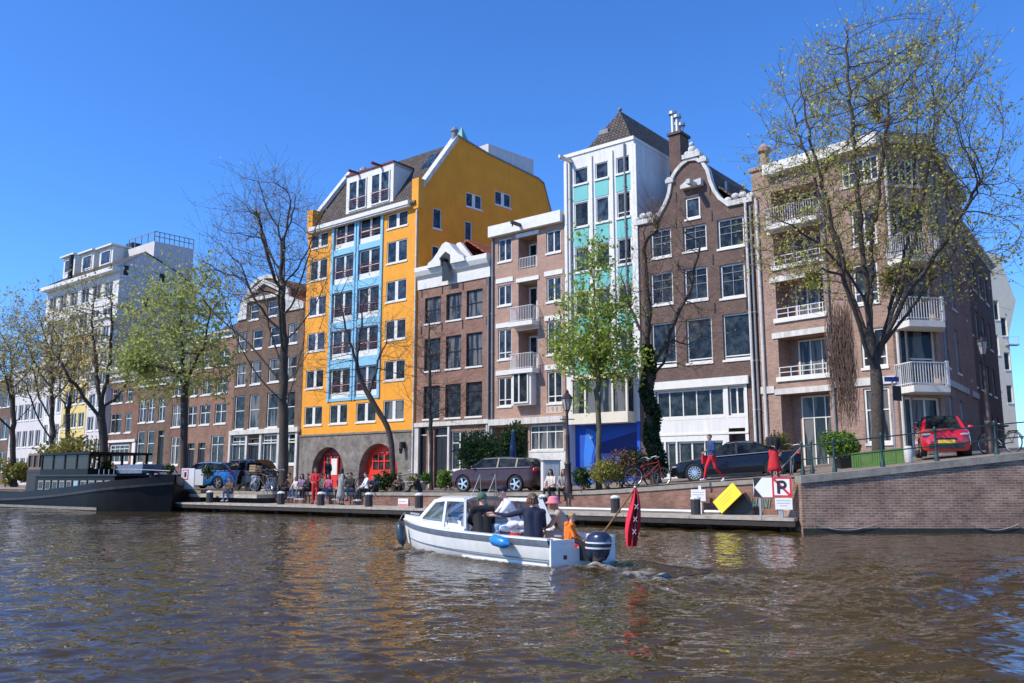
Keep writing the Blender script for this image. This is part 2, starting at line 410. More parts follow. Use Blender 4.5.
def anchors(b, zs, xs):
    me = MB().box(-.025, .025, -.04, .0, -.28, .28).mesh('wall_anchor', 'black')
    for z in zs:
        for x in xs: b.put('wall_anchor', me, x, 0, z)
def cornice(b, z0, z1, m='white', d=.35, x0=0, x1=None, name='cornice'):
    x1 = b.W if x1 is None else x1; h = z1-z0
    pr = [(0, z0), (-.08, z0), (-.1, z0+h*.45), (-d*.7, z0+h*.6), (-d, z0+h*.8), (-d, z1), (.3, z1+.004), (.3, z0)]
    mb = MB(); mb.prism(pr, x0, x1, 'x'); return b.put(name, mb.mesh(name, m))
def railing_mesh(w, d, h, step=.12, r=.012, top=.03, front=True, sides=True):
    mb = MB()
    def run(a, b):
        a = Vector(a); b = Vector(b); L = (b-a).length; n = max(2, int(L/step))
        for i in range(n+1):
            p = a.lerp(b, i/n); mb.box(p.x-r, p.x+r, p.y-r, p.y+r, 0, h)
        mb.bar(a+Vector((0, 0, h)), b+Vector((0, 0, h)), top); mb.bar(a+Vector((0, 0, .08)), b+Vector((0, 0, .08)), .025)
    if front: run((0, -d, 0), (w, -d, 0))
    if sides and d > .1: run((0, 0, 0), (0, -d, 0)); run((w, 0, 0), (w, -d, 0))
    return mb.mesh('railing', 'white_rail' if 'white_rail' in M else 'white')
M['white_rail'] = mat('white_metal_rail', (.62, .62, .62), .5)
def downpipe(b, x, z0, z1, m='lead', r=.06):
    mb = MB(); mb.tube([(x, -.09, z0), (x, -.09, z1)], r, 8)
    for k in range(int((z1-z0)/2.5)): mb.box(x-.08, x+.08, -.16, .0, z0+1+k*2.5, z0+1.06+k*2.5)
    return b.put('downpipe', mb.mesh('downpipe', m))
def hoist(b, x, z, L=.9, m='black', y=0):
    mb = MB(); mb.box(x-.07, x+.07, y-L, y+.05, z-.1, z+.1); mb.box(x-.03, x+.03, y-L+.1, y-L+.16, z-.25, z-.1)
    return b.put('hoist_beam', mb.mesh('hoist_beam', m))
def door(b, x0, x1, z0, z1, m, rec=.25, glass_top=True, handle=True):
    b.holes.append((x0, x1, z0, z1, rec+.001)); w = round(x1-x0, 1); h = round(z1-z0, 1)
    mb = MB(); mb.box(0, w, 0, .06, 0, h-.5 if glass_top else h)
    mb.box(.1, w/2-.05, -.02, 0, .15, h*.35); mb.box(w/2+.05, w-.1, -.02, 0, .15, h*.35)
    mb.box(.1, w/2-.05, -.02, 0, h*.42, h-.65); mb.box(w/2+.05, w-.1, -.02, 0, h*.42, h-.65)
    o = b.put('door', mb.mesh('door', m), x0, rec-.07, z0)
    if glass_top: link('transom_window', MB().box(.05, w-.05, .01, .05, h-.48, h-.05).mesh('transom_window', 'glass'), o)
    f = MB(); f.box(-.08, 0, -.06, .05, 0, h+.08); f.box(w, w+.08, -.06, .05, 0, h+.08); f.box(0, w, -.06, .05, h, h+.08)
    if glass_top: f.box(0, w, -.05, 0, h-.52, h-.46)
    link('frame', f.mesh('frame', 'white'), o)
    if handle: link('handle', MB().box(w-.14, w-.1, -.07, -.02, 1.0, 1.12).mesh('handle', 'steel'), o)
    return o

M['bar'] = mat('grey_blue_glazing_bar', (.16, .19, .23), .5)
# ======== orange apartment block
FSV = vp(1417)
b = Bld('apartment_block', 'tall orange block with light blue bay frames, tiled roof and two red arched doors', 'building', 299, 414, group=None)
OR = b; W = b.W
zbase = b.Z(413, 430); zeave = b.Z(413, 203)
cl = [(304.5, 322.3), (383, 403.5)]
rows = [(400, 420), (359.7, 380), (320, 339.4), (280.7, 301.2), (241, 262.8), (213, 228)]
XL = [(b.X(c, 415), b.X(d, 415)) for c, d in [(304.5, 322.3), (329.4, 347.4), (356, 375.5), (383, 403.5)]]
for j, (a, c) in enumerate(rows):
    zt, zb = b.Z(393, a), b.Z(393, c)
    for i in (0, 3): b.window(XL[i][0], XL[i][1], zb, zt, vs=(.5,), mw=.3, rec=.1, fw=.07, gm=random.choice(['glass', 'glass_b', 'glass_b']))
    if j == 0:
        for i in (1, 2): b.window(XL[i][0], XL[i][1], zb, zt, vs=(.5,), mw=.3, rec=.1, fw=.07, gm='glass')
bx0, bx1 = b.X(328.7, 360), b.X(380.3, 360)
bz0 = b.Z(354, 400); brow = [(b.Z(363.5, y0), b.Z(363.5, y1)) for y0, y1 in [(366, 396), (327, 356), (288, 318), (250, 279), (217, 243.5)]]
b.holes.append((bx0, bx1, bz0, zeave-.05, .3))
mid = (bx0+bx1)/2
bayw = [(bx0+.32, mid-.28), (mid+.28, bx1-.32)]
for zt, zb in brow:
    for x0, x1 in bayw:
        o = b.window(x0, x1, zb, zt, vs=(.5,), hs=(.45,), mw=.22, rec=.12, fw=.09, hole=False, sill=None, gm=random.choice(['glass', 'glass_b']))
        w_ = x1-x0
        link('sill_panel', MB().box(.02, w_-.02, -.09, -.052, -.0, .42).mesh('sill_panel', 'white'), o)
        rl = MB()
        for q in (.62, .8, .98, 1.15): rl.box(0, w_, -.16, -.13, q-.015, q+.015)
        for q in (0, .5, 1): rl.box(q*w_-.015, q*w_+.015, -.16, -.13, .5, 1.16)
        link('railing', rl.mesh('railing', 'maroon'), o)
mb = MB()
fr = [(bx0-.02, bx0+.22), (mid-.26, mid-.06), (mid+.06, mid+.26), (bx1-.22, bx1+.02)]
for x0, x1 in fr: mb.box(x0, x1, -.10, .16, bz0, zeave-.1)
mb.box(mid-.06, mid+.06, -.02, .16, bz0, zeave-.1)
prev = bz0
for zt, zb in brow:
    mb.box(bx0+.22, mid-.26, -.06, .14, prev, zb-.02); mb.box(mid+.26, bx1-.22, -.06, .14, prev, zb-.02); prev = zt+.02
mb.box(bx0+.22, mid-.26, -.06, .14, prev, zeave-.1); mb.box(mid+.26, bx1-.22, -.06, .14, prev, zeave-.1)
b.put('bay_frame', mb.mesh('bay_frame', 'ltblue'))
# ground floor of rough plaster with the two arches
up = b.holes; 
D2 = Plane((0, 0), (1, 0))
# side wall profile measured in the plane of the right-hand wall
spl = Plane(b.pl.w(W, 0, 0).xy, FSV)
prof_px = [(414, 215), (414, 206), (425, 183), (457, 136), (489, 155), (538, 179), (543.6, 184), (553, 220)]
prof = [spl.loc(*p) for p in prof_px]
LS = prof[-1][0]
side_out = [(0, 0), (LS, 0)]+[(LS, prof[-1][1])]+[p for p in prof[::-1][1:]]
side_out = [(max(0, x), z) for x, z in side_out]
sh = []
def swin(px0, px1, py0, py1, vs=()):
    mx, my = (px0+px1)/2, (py0+py1)/2
    x0, x1 = spl.X(px0, my), spl.X(px1, my); z0, z1 = spl.Z(mx, py1), spl.Z(mx, py0)
    sh.append((x0, x1, z0, z1, .1)); b.window(x0, x1, z0, z1, vs=vs, rec=.1, fw=.07, mw=.3, hole=False, pl=spl, gm='glass_b')
swin(466, 482, 194.5, 208, (.5,)); swin(495, 510.5, 193, 206, (.5,)); swin(433, 441.5, 209, 228.5); swin(465, 472.5, 222, 241); swin(432, 440, 246, 265)
b.panel('side_wall', 'orange_side', side_out, sh, pl=spl)
up_holes = b.holes
b.panel('wall', 'orange', [(0, zbase), (W, zbase), (W, zeave), (0, zeave)], up_holes)
# body behind: roof and far walls follow the profile, pushed along the facade
dn = Vector((spl.d.dot(b.pl.d), spl.d.dot(b.pl.n)))     # side direction in facade coordinates
def S(x, s_, z): return (x+dn.x*s_, dn.y*s_, z)
ridge = prof[3]; eav = (0.0, zeave+.1)
mb = MB()
rp = [(-.3, zeave-.15), (ridge[0], ridge[1]-.5), (prof[4][0], prof[4][1]-.35), (prof[5][0], prof[5][1]-.3), (LS, prof[-1][1]-.3)]
for (s0, z0), (s1, z1) in zip(rp, rp[1:]):
    mb.add([S(.15, s0, z0), S(W-.15, s0, z0), S(W-.15, s1, z1), S(.15, s1, z1)], [(0, 1, 2, 3)])
rf = b.put('roof', mb.mesh('roof', 'tile'))
mb = MB(); mb.add([S(0, s_, z) for s_, z in side_out], [tuple(t) for t in geometry.tessellate_polygon([[Vector((p[0], p[1], 0)) for p in side_out]])])
mb.add([S(0, LS, 0), S(W, LS, 0), S(W, LS, prof[-1][1]-.3), S(0, LS, prof[-1][1]-.3)], [(0, 1, 2, 3)])
b.put('rear_wall', mb.mesh('rear_wall', 'orange_side'))
# white verge bands
def verge(x0, x1, col='white_dirty'):
    mb = MB(); pts = [(p[0], p[1]) for p in prof[2:4]]
    (s0, z0), (s1, z1) = pts
    v = []
    for s_, z in ((s0-.15, z0-.1), (s1+.1, z1+.05)):
        v += [S(x0, s_, z-.35), S(x1, s_, z-.35), S(x1, s_, z+.12), S(x0, s_, z+.12)]
    mb.add(v, [(0, 1, 5, 4), (1, 2, 6, 5), (2, 3, 7, 6), (3, 0, 4, 7), (0, 3, 2, 1), (4, 5, 6, 7)])
    b.put('verge_band', mb.mesh('verge_band', col))
verge(W-.55, W+.03); verge(-.03, .5)
for x0, x1 in ((W-.6, W+.06), (-.06, .6)):
    zz = prof[2][1]; b.mbx('shoulder_block', 'orange', [(x0, x1, -.12, .9, zeave-.5, zz+.25)])
mb = MB(); 
for (s0, z0), (s1, z1) in zip(prof[3:], prof[4:]): 
    mb.add([S(x, s_, z+dz) for s_, z in ((s0, z0), (s1, z1)) for x, dz in ((W-.3, 0), (W+.08, 0), (W+.08, .12), (W-.3, .12))], [(0, 1, 5, 4), (1, 2, 6, 5), (2, 3, 7, 6), (3, 0, 4, 7), (0, 3, 2, 1), (4, 5, 6, 7)])
b.put('parapet_cap', mb.mesh('parapet_cap', 'lead'))
mb = MB(); mb.box(.62, W-.62, -.5, .3, zeave-.18, zeave+.12); mb.box(.62, W-.62, -.42, -.02, zeave-.3, zeave-.18)
b.put('cornice', mb.mesh('cornice', 'white'))
# dormer
dx0, dx1 = b.X(340, 195)+.4, b.X(386.6, 185)+.4; dzb, dzt = b.Z(363, 211), b.Z(363, 170)
mb = MB(); mb.box(dx0, dx1, .3, .42, dzb-.6, dzt); mb.box(dx0, dx0+.12, .42, 4.5, dzb-.6, dzt); mb.box(dx1-.12, dx1, .42, 4.5, dzb-.6, dzt)
mb.box(dx0, dx1, .42, 4.5, dzt-.25, dzt-.02)
dm = b.put('dormer', mb.mesh('dormer', 'white'))
mb = MB(); mb.box(dx0-.05, dx1+.05, .2, 4.55, dzt, dzt+.12); link('roof', mb.mesh('roof', 'maroon'), dm)
dw = (dx1-dx0)
for q in (0, 1):
    x0 = dx0+.35+q*(dw/2-.08); w_ = dw/2-.6
    p, f = win_mesh(w_, dzt-dzb-.9, (.5,), (.4,), .09, .22, 'glass_b', 'white')
    o = link('window', p, dm, (x0, .28, dzb+.35)); link('frame', f, o)
    rl = MB()
    for z in (.35, .55, .75, .95): rl.box(0, w_, -.14, -.11, z-.015, z+.015)
    link('railing', rl.mesh('railing', 'maroon'), o)
    hb = MB(); hb.box(x0+w_/2-.08, x0+w_/2+.08, -.7, .25, dzt-.12, dzt+.06); link('hoist_beam', hb.mesh('hoist_beam', 'maroon'), dm)
# skylight, chimneys, copper lantern roof, roof box
rs = lambda s_: rp[0][1]+(s_-rp[0][0])*(rp[1][1]-rp[0][1])/(rp[1][0]-rp[0][0])
for sx, ss in ((W-2.3, ridge[0]*.62),):
    mb = MB(); mb.add([S(sx+x, ss+s_, rs(ss+s_)+dz) for x, s_, dz in ((0, 0, .1), (1.2, 0, .1), (1.2, .9, .1), (0, .9, .1), (0, 0, -.1), (1.2, 0, -.1), (1.2, .9, -.1), (0, .9, -.1))], [(0, 1, 2, 3), (0, 1, 5, 4), (1, 2, 6, 5), (2, 3, 7, 6), (3, 0, 4, 7)])
    link('skylight', mb.mesh('skylight', 'glass_b'), rf)
mb = MB(); c = S(W-.25, ridge[0], ridge[1]); mb.lathe([(.22, -.2), (.22, .35), (.3, .4), (.3, .5), (.12, .75)], 10, c); b.put('chimney_pot', mb.mesh('chimney_pot', 'lead'))
mb = MB(); c = S(W*.42, ridge[0]*.3, dzt); mb.lathe([(.2, 0), (.2, .5), (.32, .55), (.32, .7), (.1, .9)], 10, (dx0+.9, 1.2, dzt)); b.put('flue', mb.mesh('flue', 'steel'))
q = spl.loc(474, 145); c = S(W-1.9, q[0]+.6, 0)
zt_ = spl.Z(476, 130)+.9; z0_ = q[1]-1.2
mb = MB(); mb.add([(c[0]-1.15, c[1]-1.0, z0_), (c[0]+1.15, c[1]-1.0, z0_), (c[0]+1.15, c[1]+1.0, z0_), (c[0]-1.15, c[1]+1.0, z0_), (c[0], c[1], zt_)], [(0, 1, 4), (1, 2, 4), (2, 3, 4), (3, 0, 4), (3, 2, 1, 0)])
b.put('copper_spire', mb.mesh('copper_spire', 'copper'))
q0, q1 = spl.loc(489, 152), spl.loc(537, 175)
zt_ = spl.Z(503, 149)
mb = MB(); mb.add([S(x, s_, z) for z in (q0[1]-2.5, zt_+.2) for s_ in (q0[0]+.3, q1[0]) for x in (W-3.5, W-.35)], [(0, 2, 3, 1), (4, 5, 7, 6), (0, 1, 5, 4), (2, 6, 7, 3), (0, 4, 6, 2), (1, 3, 7, 5)])
b.put('roof_box', mb.mesh('roof_box', 'grey_stucco'))
# arcade
def arch_pts(xc, hw, z0, n=14, zc=None):
    zc = z0+1.6 if zc is None else zc
    return [(xc-hw, z0)]+[(xc-hw*math.cos(math.pi*i/n), zc+hw*math.sin(math.pi*i/n)) for i in range(n+1)]+[(xc+hw, z0)]
aouts = []; g0 = b.gz
for c0, c1, ty in ((312, 343.5, 447), (359, 397.6, 443.5)):
    x0, x1 = b.X(c0), b.X(c1); zt = b.Z((c0+c1)/2, ty); hw = (x1-x0)/2
    aouts.append(((x0+x1)/2, hw, max(g0+.2, zt-hw)))
mb = MB(); outl = [(-.02, -.5), (W+.02, -.5), (W+.02, zbase), (-.02, zbase)]
al = [arch_pts(xc, hw, g0-.3, zc=zc) for xc, hw, zc in aouts]
loops = [[Vector((x, z, 0)) for x, z in l] for l in [outl]+al]; fl = [p for l in loops for p in l]
mb.add([(p.x, -.05, p.y) for p in fl], [tuple(t) for t in geometry.tessellate_polygon(loops)])
for l in al:
    n = len(l); mb.add([(x, y, z) for y in (-.05, .55) for x, z in l], [(i, i+1, i+1+n, i+n) for i in range(n-1)])
mb.box(-.02, W+.02, -.12, -.04, zbase-.1, zbase+.03)
b.put('arcade', mb.mesh('arcade', 'plaster_grey', fixn=False))
for k, (xc, hw, zc) in enumerate(aouts):
    mb = MB(); l = arch_pts(xc, hw, g0-.3, zc=zc); mb.add([(x, .55, z) for x, z in l], [tuple(t) for t in geometry.tessellate_polygon([[Vector((x, z, 0)) for x, z in l]])])
    b.put('arch_back', mb.mesh('arch_back', 'red_door' if k else 'maroon', fixn=False))
    d = MB(); dx = xc-hw*.55; ww = hw*1.25 if k else hw*.9
    h1 = 1.25
    d.box(dx, dx+ww, .43, .49, g0-.3, g0+h1)
    for q in range(2):
        a = dx+q*ww/2; 
        for bar_ in (0, ww/2-.08): d.box(a+bar_, a+bar_+.08, .42, .49, g0+h1, zc+hw*.62)
        for z in (g0+h1+.6, g0+h1+1.2): d.box(a+.08, a+ww/2-.08, .44, .48, z-.04, z+.04)
        d.box(a+ww/4-.03, a+ww/4+.03, .44, .48, g0+h1, zc+hw*.62)
    o = b.put('door', d.mesh('door', 'red_door'))
    link('pane', MB().box(dx+.05, dx+ww-.05, .492, .51, g0+h1, zc+hw*.6).mesh('pane', 'glass'), o)
    if k == 0: link('poster', MB().box(dx+ww*.55, dx+ww*.95, .39, .415, g0+.9, g0+2.1).mesh('poster', 'white'), o)
    link('handle', MB().box(dx+ww/2-.12, dx+ww/2-.08, .37, .43, g0+1.0, g0+1.2).mesh('handle', 'steel'), o)
mb = MB(); x = b.X(405, 450); mb.box(x-.1, x+.1, -.45, -.05, b.Z(405, 448), b.Z(405, 442)); mb.lathe([(.08, 0), (.15, .35), (.05, .45)], 8, (x, -.4, b.Z(405, 448)-.4)); b.put('wall_lantern', mb.mesh('wall_lantern', 'black'))
downpipe(b, W-.1, g0, zeave-.6, 'white_dirty')

# ======== small rose brick house with the bell hood
b = Bld('brick_house', 'narrow rose brick house with white bell hooded cornice beside the orange block', 'building', 415.2, 490)
cols = [(424, 440), (445.5, 461), (466, 482)]
for j, (a, c) in enumerate([(290, 316.5), (333, 366), (382, 416)]):
    zt, zb = b.Z(474, a), b.Z(474, c)
    for c0, c1 in cols:
        b.window(b.X(c0, 370), b.X(c1, 370), zb, zt, vs=() if j < 1 else (), hs=(.52,) if j < 2 else (.75,), fm='black', rec=.16, fw=.07, gm=random.choice(['glass', 'glass_b', 'glass_c']))
zc0, zc1 = b.Z(452, 284), b.Z(452, 262.5); W = b.W; g0 = b.gz
b.window(b.X(451, 450), b.X(467, 450), b.Z(459, 470), b.Z(459, 431), vs=(.5,), hs=(.7,), gm='glass')
b.window(b.X(471, 450), b.X(486, 450), b.Z(478, 470), b.Z(478, 431), vs=(.5,), hs=(.7,), gm='glass_c')
door(b, b.X(419, 455), b.X(427, 455), g0, b.Z(423, 428), 'black'); door(b, b.X(434, 455), b.X(447, 455), g0, b.Z(440, 428), 'black')
b.wall('br_rose', zc0+.2)
zb2 = b.Z(452, 421)
b.mbx('shopfront', 'white_dirty', [(-0, .35, -.14, -.003, g0-.5, zb2-.3), (b.X(429.5), b.X(432), -.14, -.003, g0-.5, zb2-.3), (b.X(448.2), b.X(450), -.14, -.003, g0-.5, zb2-.3), (b.X(487), W, -.14, -.003, g0-.5, zb2-.3), (0, W, -.22, -.003, zb2-.3, zb2-.02)])
cornice(b, zc0, zc1, 'white', .45)
xc = b.X(451.5, 265); hw = 1.25
hood = [(xc-hw-.5, zc1-.25), (xc-hw-.35, zc1+.1), (xc-hw, zc1+.25), (xc-hw*.6, zc1+.7), (xc-hw*.25, zc1+1.2), (xc, zc1+1.32), (xc+hw*.25, zc1+1.2), (xc+hw*.6, zc1+.7), (xc+hw, zc1+.25), (xc+hw+.35, zc1+.1), (xc+hw+.5, zc1-.25), (xc+.45, zc1-.25), (xc+.45, zc1+.35), (xc, zc1+.65), (xc-.45, zc1+.35), (xc-.45, zc1-.25)]
mb = MB(); mb.prism(hood, -.62, .1); b.put('cornice_hood', mb.mesh('cornice_hood', 'white'))
b.mbx('hoist_door', 'black', [(xc-.42, xc+.42, -.47, -.452, zc0+.15, zc1+.3)])
hoist(b, xc, zc1+.05, 1.1)
b.gable_roof(.2, W-.2, zc1-.2, zc1+1.9, 1.3, 10, 'tile_red')
mb = MB(); mb.prism([(xc-1.7, zc1-.2), (xc+1.7, zc1-.2), (xc+.15, zc1+1.55), (xc-.15, zc1+1.55)], .7, 1.0); b.put('gable_wall', mb.mesh('gable_wall', 'white'))
anchors(b, [b.Z(452, 288), b.Z(452, 326)], [.35, b.X(442.5, 300), b.X(463, 300), W-.3])
downpipe(b, W-.12, g0, zc0, 'lead', .07)

# ======== modern pink brick house with balconies
b = Bld('modern_house', 'pale pink brick house with white roof edge and middle column of little balconies', 'building', 491.5, 566.3)
W = b.W; g0 = b.gz; zt = b.Z(527, 229)
PK = b
lc = (b.X(498, 340), b.X(512, 340)); rc = (b.X(546.9, 340), b.X(562.2, 340))
for (a, c) in [(239, 261), (284.5, 305), (329.7, 359), (377, 406)]:
    b.window(*lc, b.Z(505, c), b.Z(505, a), vs=(.5,), hs=() if a < 300 else (.22,), rec=.12, fw=.08, gm='glass_b')
for (a, c) in [(230, 252), (277, 301), (322, 354), (371.5, 403)]:
    b.window(*rc, b.Z(554.5, c), b.Z(554.5, a), vs=(.5,), hs=() if a < 300 else (.22,), rec=.12, fw=.08, gm='glass_b')
mx0, mx1 = b.X(518.5, 320), b.X(537.5, 320)
zr = [(b.Z(528, 236), b.Z(528, 268)), (b.Z(528, 281), b.Z(528, 322)), (b.Z(528, 330), b.Z(528, 369))]
for k, (z1, z0) in enumerate(zr):
    b.holes.append((mx0, mx1, z0, z1, 1.0))
    o = b.window(mx0+.15, mx1-.15, z0+.1, z1-.25, vs=(.5,), rec=.98, hole=False, sill=None, gm='glass')
    if k:
        mb = MB(); mb.box(mx0-.25, mx1+.15, -.75, -.003, z0-.32, z0-.05); bal = b.put('balcony', mb.mesh('balcony', 'white'))
        r = link('railing', railing_mesh(mx1-mx0+.3, .68, .95), bal, (mx0-.2, 0, z0-.05))
    else:
        r = b.put('railing', railing_mesh(mx1-mx0-.1, .0, .7), mx0+.05, .05, z0+.03)
    b.mbx('lintel', 'white', [(mx0-.15, mx1+.15, -.06, -.002, z1, z1+.25)])
x0, x1 = b.X(517, 388), b.X(536.5, 388); z0, z1 = b.Z(527, 404), b.Z(527, 371)
mb = MB(); mb.box(x0, x1, -.55, -.003, z0-.1, z1+.05); bw = b.put('oriel', mb.mesh('oriel', 'white'))
p, f = win_mesh(x1-x0-.3, z1-z0-.1, (.4,), (), .09, .1, 'glass', 'white'); o = link('window', p, bw, (x0+.15, -.575, z0)); link('frame', f, o)
zbn = b.Z(528, 420)
gx0, gx1 = b.X(492, 445)+.1, b.X(528, 445)
b.holes.append((gx0, gx1, g0-.3, zbn-.35, 1.2)); b.holes.append((b.X(530, 440), b.X(563.5, 440), b.Z(547, 450), zbn-.3, .12))
x0, x1 = b.X(530, 440), b.X(563.5, 440)
b.window(x0, x1, b.Z(547, 450), zbn-.3, vs=(.25, .5, .75), hs=(.72,), rec=.12, hole=False, gm='glass_c')
b.wall('br_pink', zt)
mb = MB(); mb.box(gx0+.1, gx1-.1, 1.1, 1.18, g0-.3, zbn-.5)
for k in range(6): mb.box(gx0+.1, gx1-.1, 1.07, 1.1, g0+.1+k*.4, g0+.14+k*.4)
b.put('garage_door', mb.mesh('garage_door', 'dark'))
b.mbx('lower_panel', 'white', [(gx1+.1, W-.02, -.03, -.002, g0-.5, b.Z(547, 451.5))])
b.mbx('ledge', 'white_dirty', [(0, W, -.35, -.002, zbn-.25, zbn+.12)])
b.mbx('lintel', 'white', [(lc[0]-.15, lc[1]+.1, -.05, -.002, b.Z(505, q), b.Z(505, q)+.3) for q in (282.5, 327.5, 375)]+[(rc[0]-.15, rc[1]+.1, -.05, -.002, b.Z(554.5, q), b.Z(554.5, q)+.3) for q in (275, 320, 369.5)])
mx = mx0-.25
b.mbx('roof_edge', 'white', [(-.05, W+.0, -.4, .3, zt-.12, zt+.6)])
hoist(b, b.X(524, 235), zt+.2, 1.3); downpipe(b, .1, g0, zt-.1, 'lead', .07)
mb = MB(); mb.box(b.X(546.5, 409), b.X(563, 409), -.02, -.003, b.Z(555, 413), b.Z(555, 406)); pq = b.put('date_stone', mb.mesh('date_stone', mat('pale_stone', (.55, .45, .36), .9)))
mb = MB(); textmesh(mb, '1 9 8 7', .42, Matrix.Translation((b.X(555, 409), -.024, b.Z(555, 409.5))) @ TXZ); link('numerals', mb.mesh('numerals', mat('weathered_numerals', (.28, .22, .18), .9)), pq)
x0 = b.X(511, 223); mb = MB(); mb.lathe([(.16, 0), (.16, .5), (.28, .55), (.28, .65), (.05, .8)], 10, (b.X(523, 223), .9, zt+.3)); b.put('flue', mb.mesh('flue', 'steel'))

# ======== white house with turquoise panels
b = Bld('white_house', 'tall white house with turquoise panels, pyramid tiled roof and blue ground floor', 'building', 567.5, 641.5)
WH = b; W = b.W; g0 = b.gz; zt = b.Z(603, 144.5)-.22
cols = [(b.X(574.3, 200), b.X(587.8, 200)), (b.X(595.7, 200), b.X(608.3, 200)), (b.X(616.8, 200), b.X(630.8, 200))]
ys = [(156.5, 172.6), (192, 217), (239, 264), (284.5, 309), (331, 354)]
tp = []
for j, (a, c) in enumerate(ys):
    z1, z0 = b.Z(623.8, a), b.Z(623.8, c)
    for i, (x0, x1) in enumerate(cols):
        zz0 = z0; b.window(x0, x1, zz0, z1, rec=.1, fw=.06, sd=.1, gm=random.choice(['glass_b', 'glass_b', 'glass']), hs=() if j == 0 else (.2,) if i == 2 else ())
        nz = b.Z(623.8, ys[j+1][0])+.08 if j < 4 else b.Z(623.8, 373)
        tp.append((x0-.03, x1+.03, -.03, -.003, nz, z0-.14))
b.holes.append((.2, W-.2, g0-.4, b.Z(603, 423), .6))
# side wall seen over the neighbour
LSW = 13
b.wall('stucco', zt, depth=LSW)
b.mbx('panel', 'teal', tp)
b.mbx('pilaster', 'white', [(x-.1, x+.1, -.10, -.004, b.Z(603, 372), zt-.3) for x in (.12, (cols[0][1]+cols[1][0])/2, (cols[1][1]+cols[2][0])/2, cols[2][1]+.35, W-.1)])
b.mbx('parapet', 'white', [(-.03, W+.03, -.07, .12, zt, zt+.22), (-.03, .15, .12, LSW, zt, zt+.2), (W-.15, W+.03, .12, LSW, zt, zt+.2)])
d3 = Plane(b.pl.w(0, 2.6, 0).xy, b.pl.d); ax, za = d3.loc(620, 111)
mb = MB(); y1 = LSW-.3; xl = W*.235
mb.add([(xl, .2, zt+.05), (W-.17, .2, zt+.05), (W-.17, y1, zt+.05), (xl, y1, zt+.05), (ax, 2.6, za), (ax, y1-3.2, za)], [(0, 1, 4), (1, 2, 5, 4), (2, 3, 5), (3, 0, 4, 5), (3, 2, 1, 0)])
rf = b.put('roof', mb.mesh('roof', 'tile'))
mb = MB(); kk = .5; mb.box(ax-.75, ax-.1, .2+2.4*kk-.12, .2+2.4*kk+.3, zt+(za-zt)*kk-.2, zt+(za-zt)*kk+.12); link('skylight', mb.mesh('skylight', 'lead'), rf)
mb = MB(); mb.ball((ax, 2.6, za+.1), .14); link('finial', mb.mesh('finial', 'lead'), rf)
downpipe(b, .5, b.Z(603, 420), zt-.1, 'lead'); downpipe(b, W-.6, b.Z(603, 420), zt-.1, 'lead')
hoist(b, .55, zt-.35, 1.3, 'steel')
# oriel on the first floor
ox0, ox1 = b.X(576, 400)+.3, b.X(641, 400); oz0, oz1 = b.Z(600, 420), b.Z(600, 377)
mb = MB(); mb.box(ox0, ox1-.3, -.95, -.003, oz0-.25, oz0+.35); mb.box(ox0, ox1-.3, -.95, -.003, oz1-.2, oz1+.12)
for x in np.linspace(ox0+.06, ox1-.36, 5): mb.box(x-.06, x+.06, -.95, -.83, oz0+.35, oz1-.2)
mb.box(ox1-.42, ox1-.3, -.2, -.003, oz0+.35, oz1-.2)
orl = b.put('oriel', mb.mesh('oriel', 'cream'))
link('pane', MB().box(ox0+.1, ox1-.42, -.88, -.85, oz0+.35, oz1-.2).mesh('pane', 'glass_c'), orl)
link('side_pane', MB().box(ox1-.40, ox1-.37, -.83, -.2, oz0+.35, oz1-.2).mesh('side_pane', 'glass'), orl)
# blue ground floor with the painted fish
mb = MB(); zb = b.Z(603, 423); mb.box(.2, W-.2, .55, .599, g0-.4, zb); mb.box(-.002, .2, -.04, -.003, g0-.5, zb); mb.box(W-.2, W, -.04, -.003, g0-.5, zb)
bl = b.put('ground_floor_wall', mb.mesh('ground_floor_wall', 'blue'))
bh = zb-g0
fish = [(.9, g0+.2), (.8, g0+bh*.5), (1.0, zb-.2), (2.1, zb-.6), (1.6, zb-1.1), (1.35, g0+bh*.45), (1.4, g0+.2)]
mb = MB(); mb.prism(fish, .53, .549); link('fish_mural', mb.mesh('fish_mural', 'blue_lt'), bl)
mb = MB(); mb.ball((1.35, .53, zb-.75), (.1, .02, .1)); link('fish_eye', mb.mesh('fish_eye', 'white'), bl)
mb = MB(); mb.prism([(1.5, g0), (1.5, g0+bh*.45), (1.9, zb-1.1), (W-.5, zb-.5), (W-.5, g0+bh*.55), (3.2, g0+bh*.42), (3.0, g0)], .535, .549); link('mural_navy_shape', mb.mesh('mural_navy_shape', 'blue_dk'), bl)  # navy part of the wall painting
mb = MB()
for i, j in ((0, 1), (1, 0), (1, 1), (2, 0), (0, 0)): link('mural_square', MB().box(3.0+i*.55, 3.4+i*.55, .52, .534, g0+.7+j*.6, g0+1.05+j*.6).mesh('mural_square', 'blue_lt'), bl)

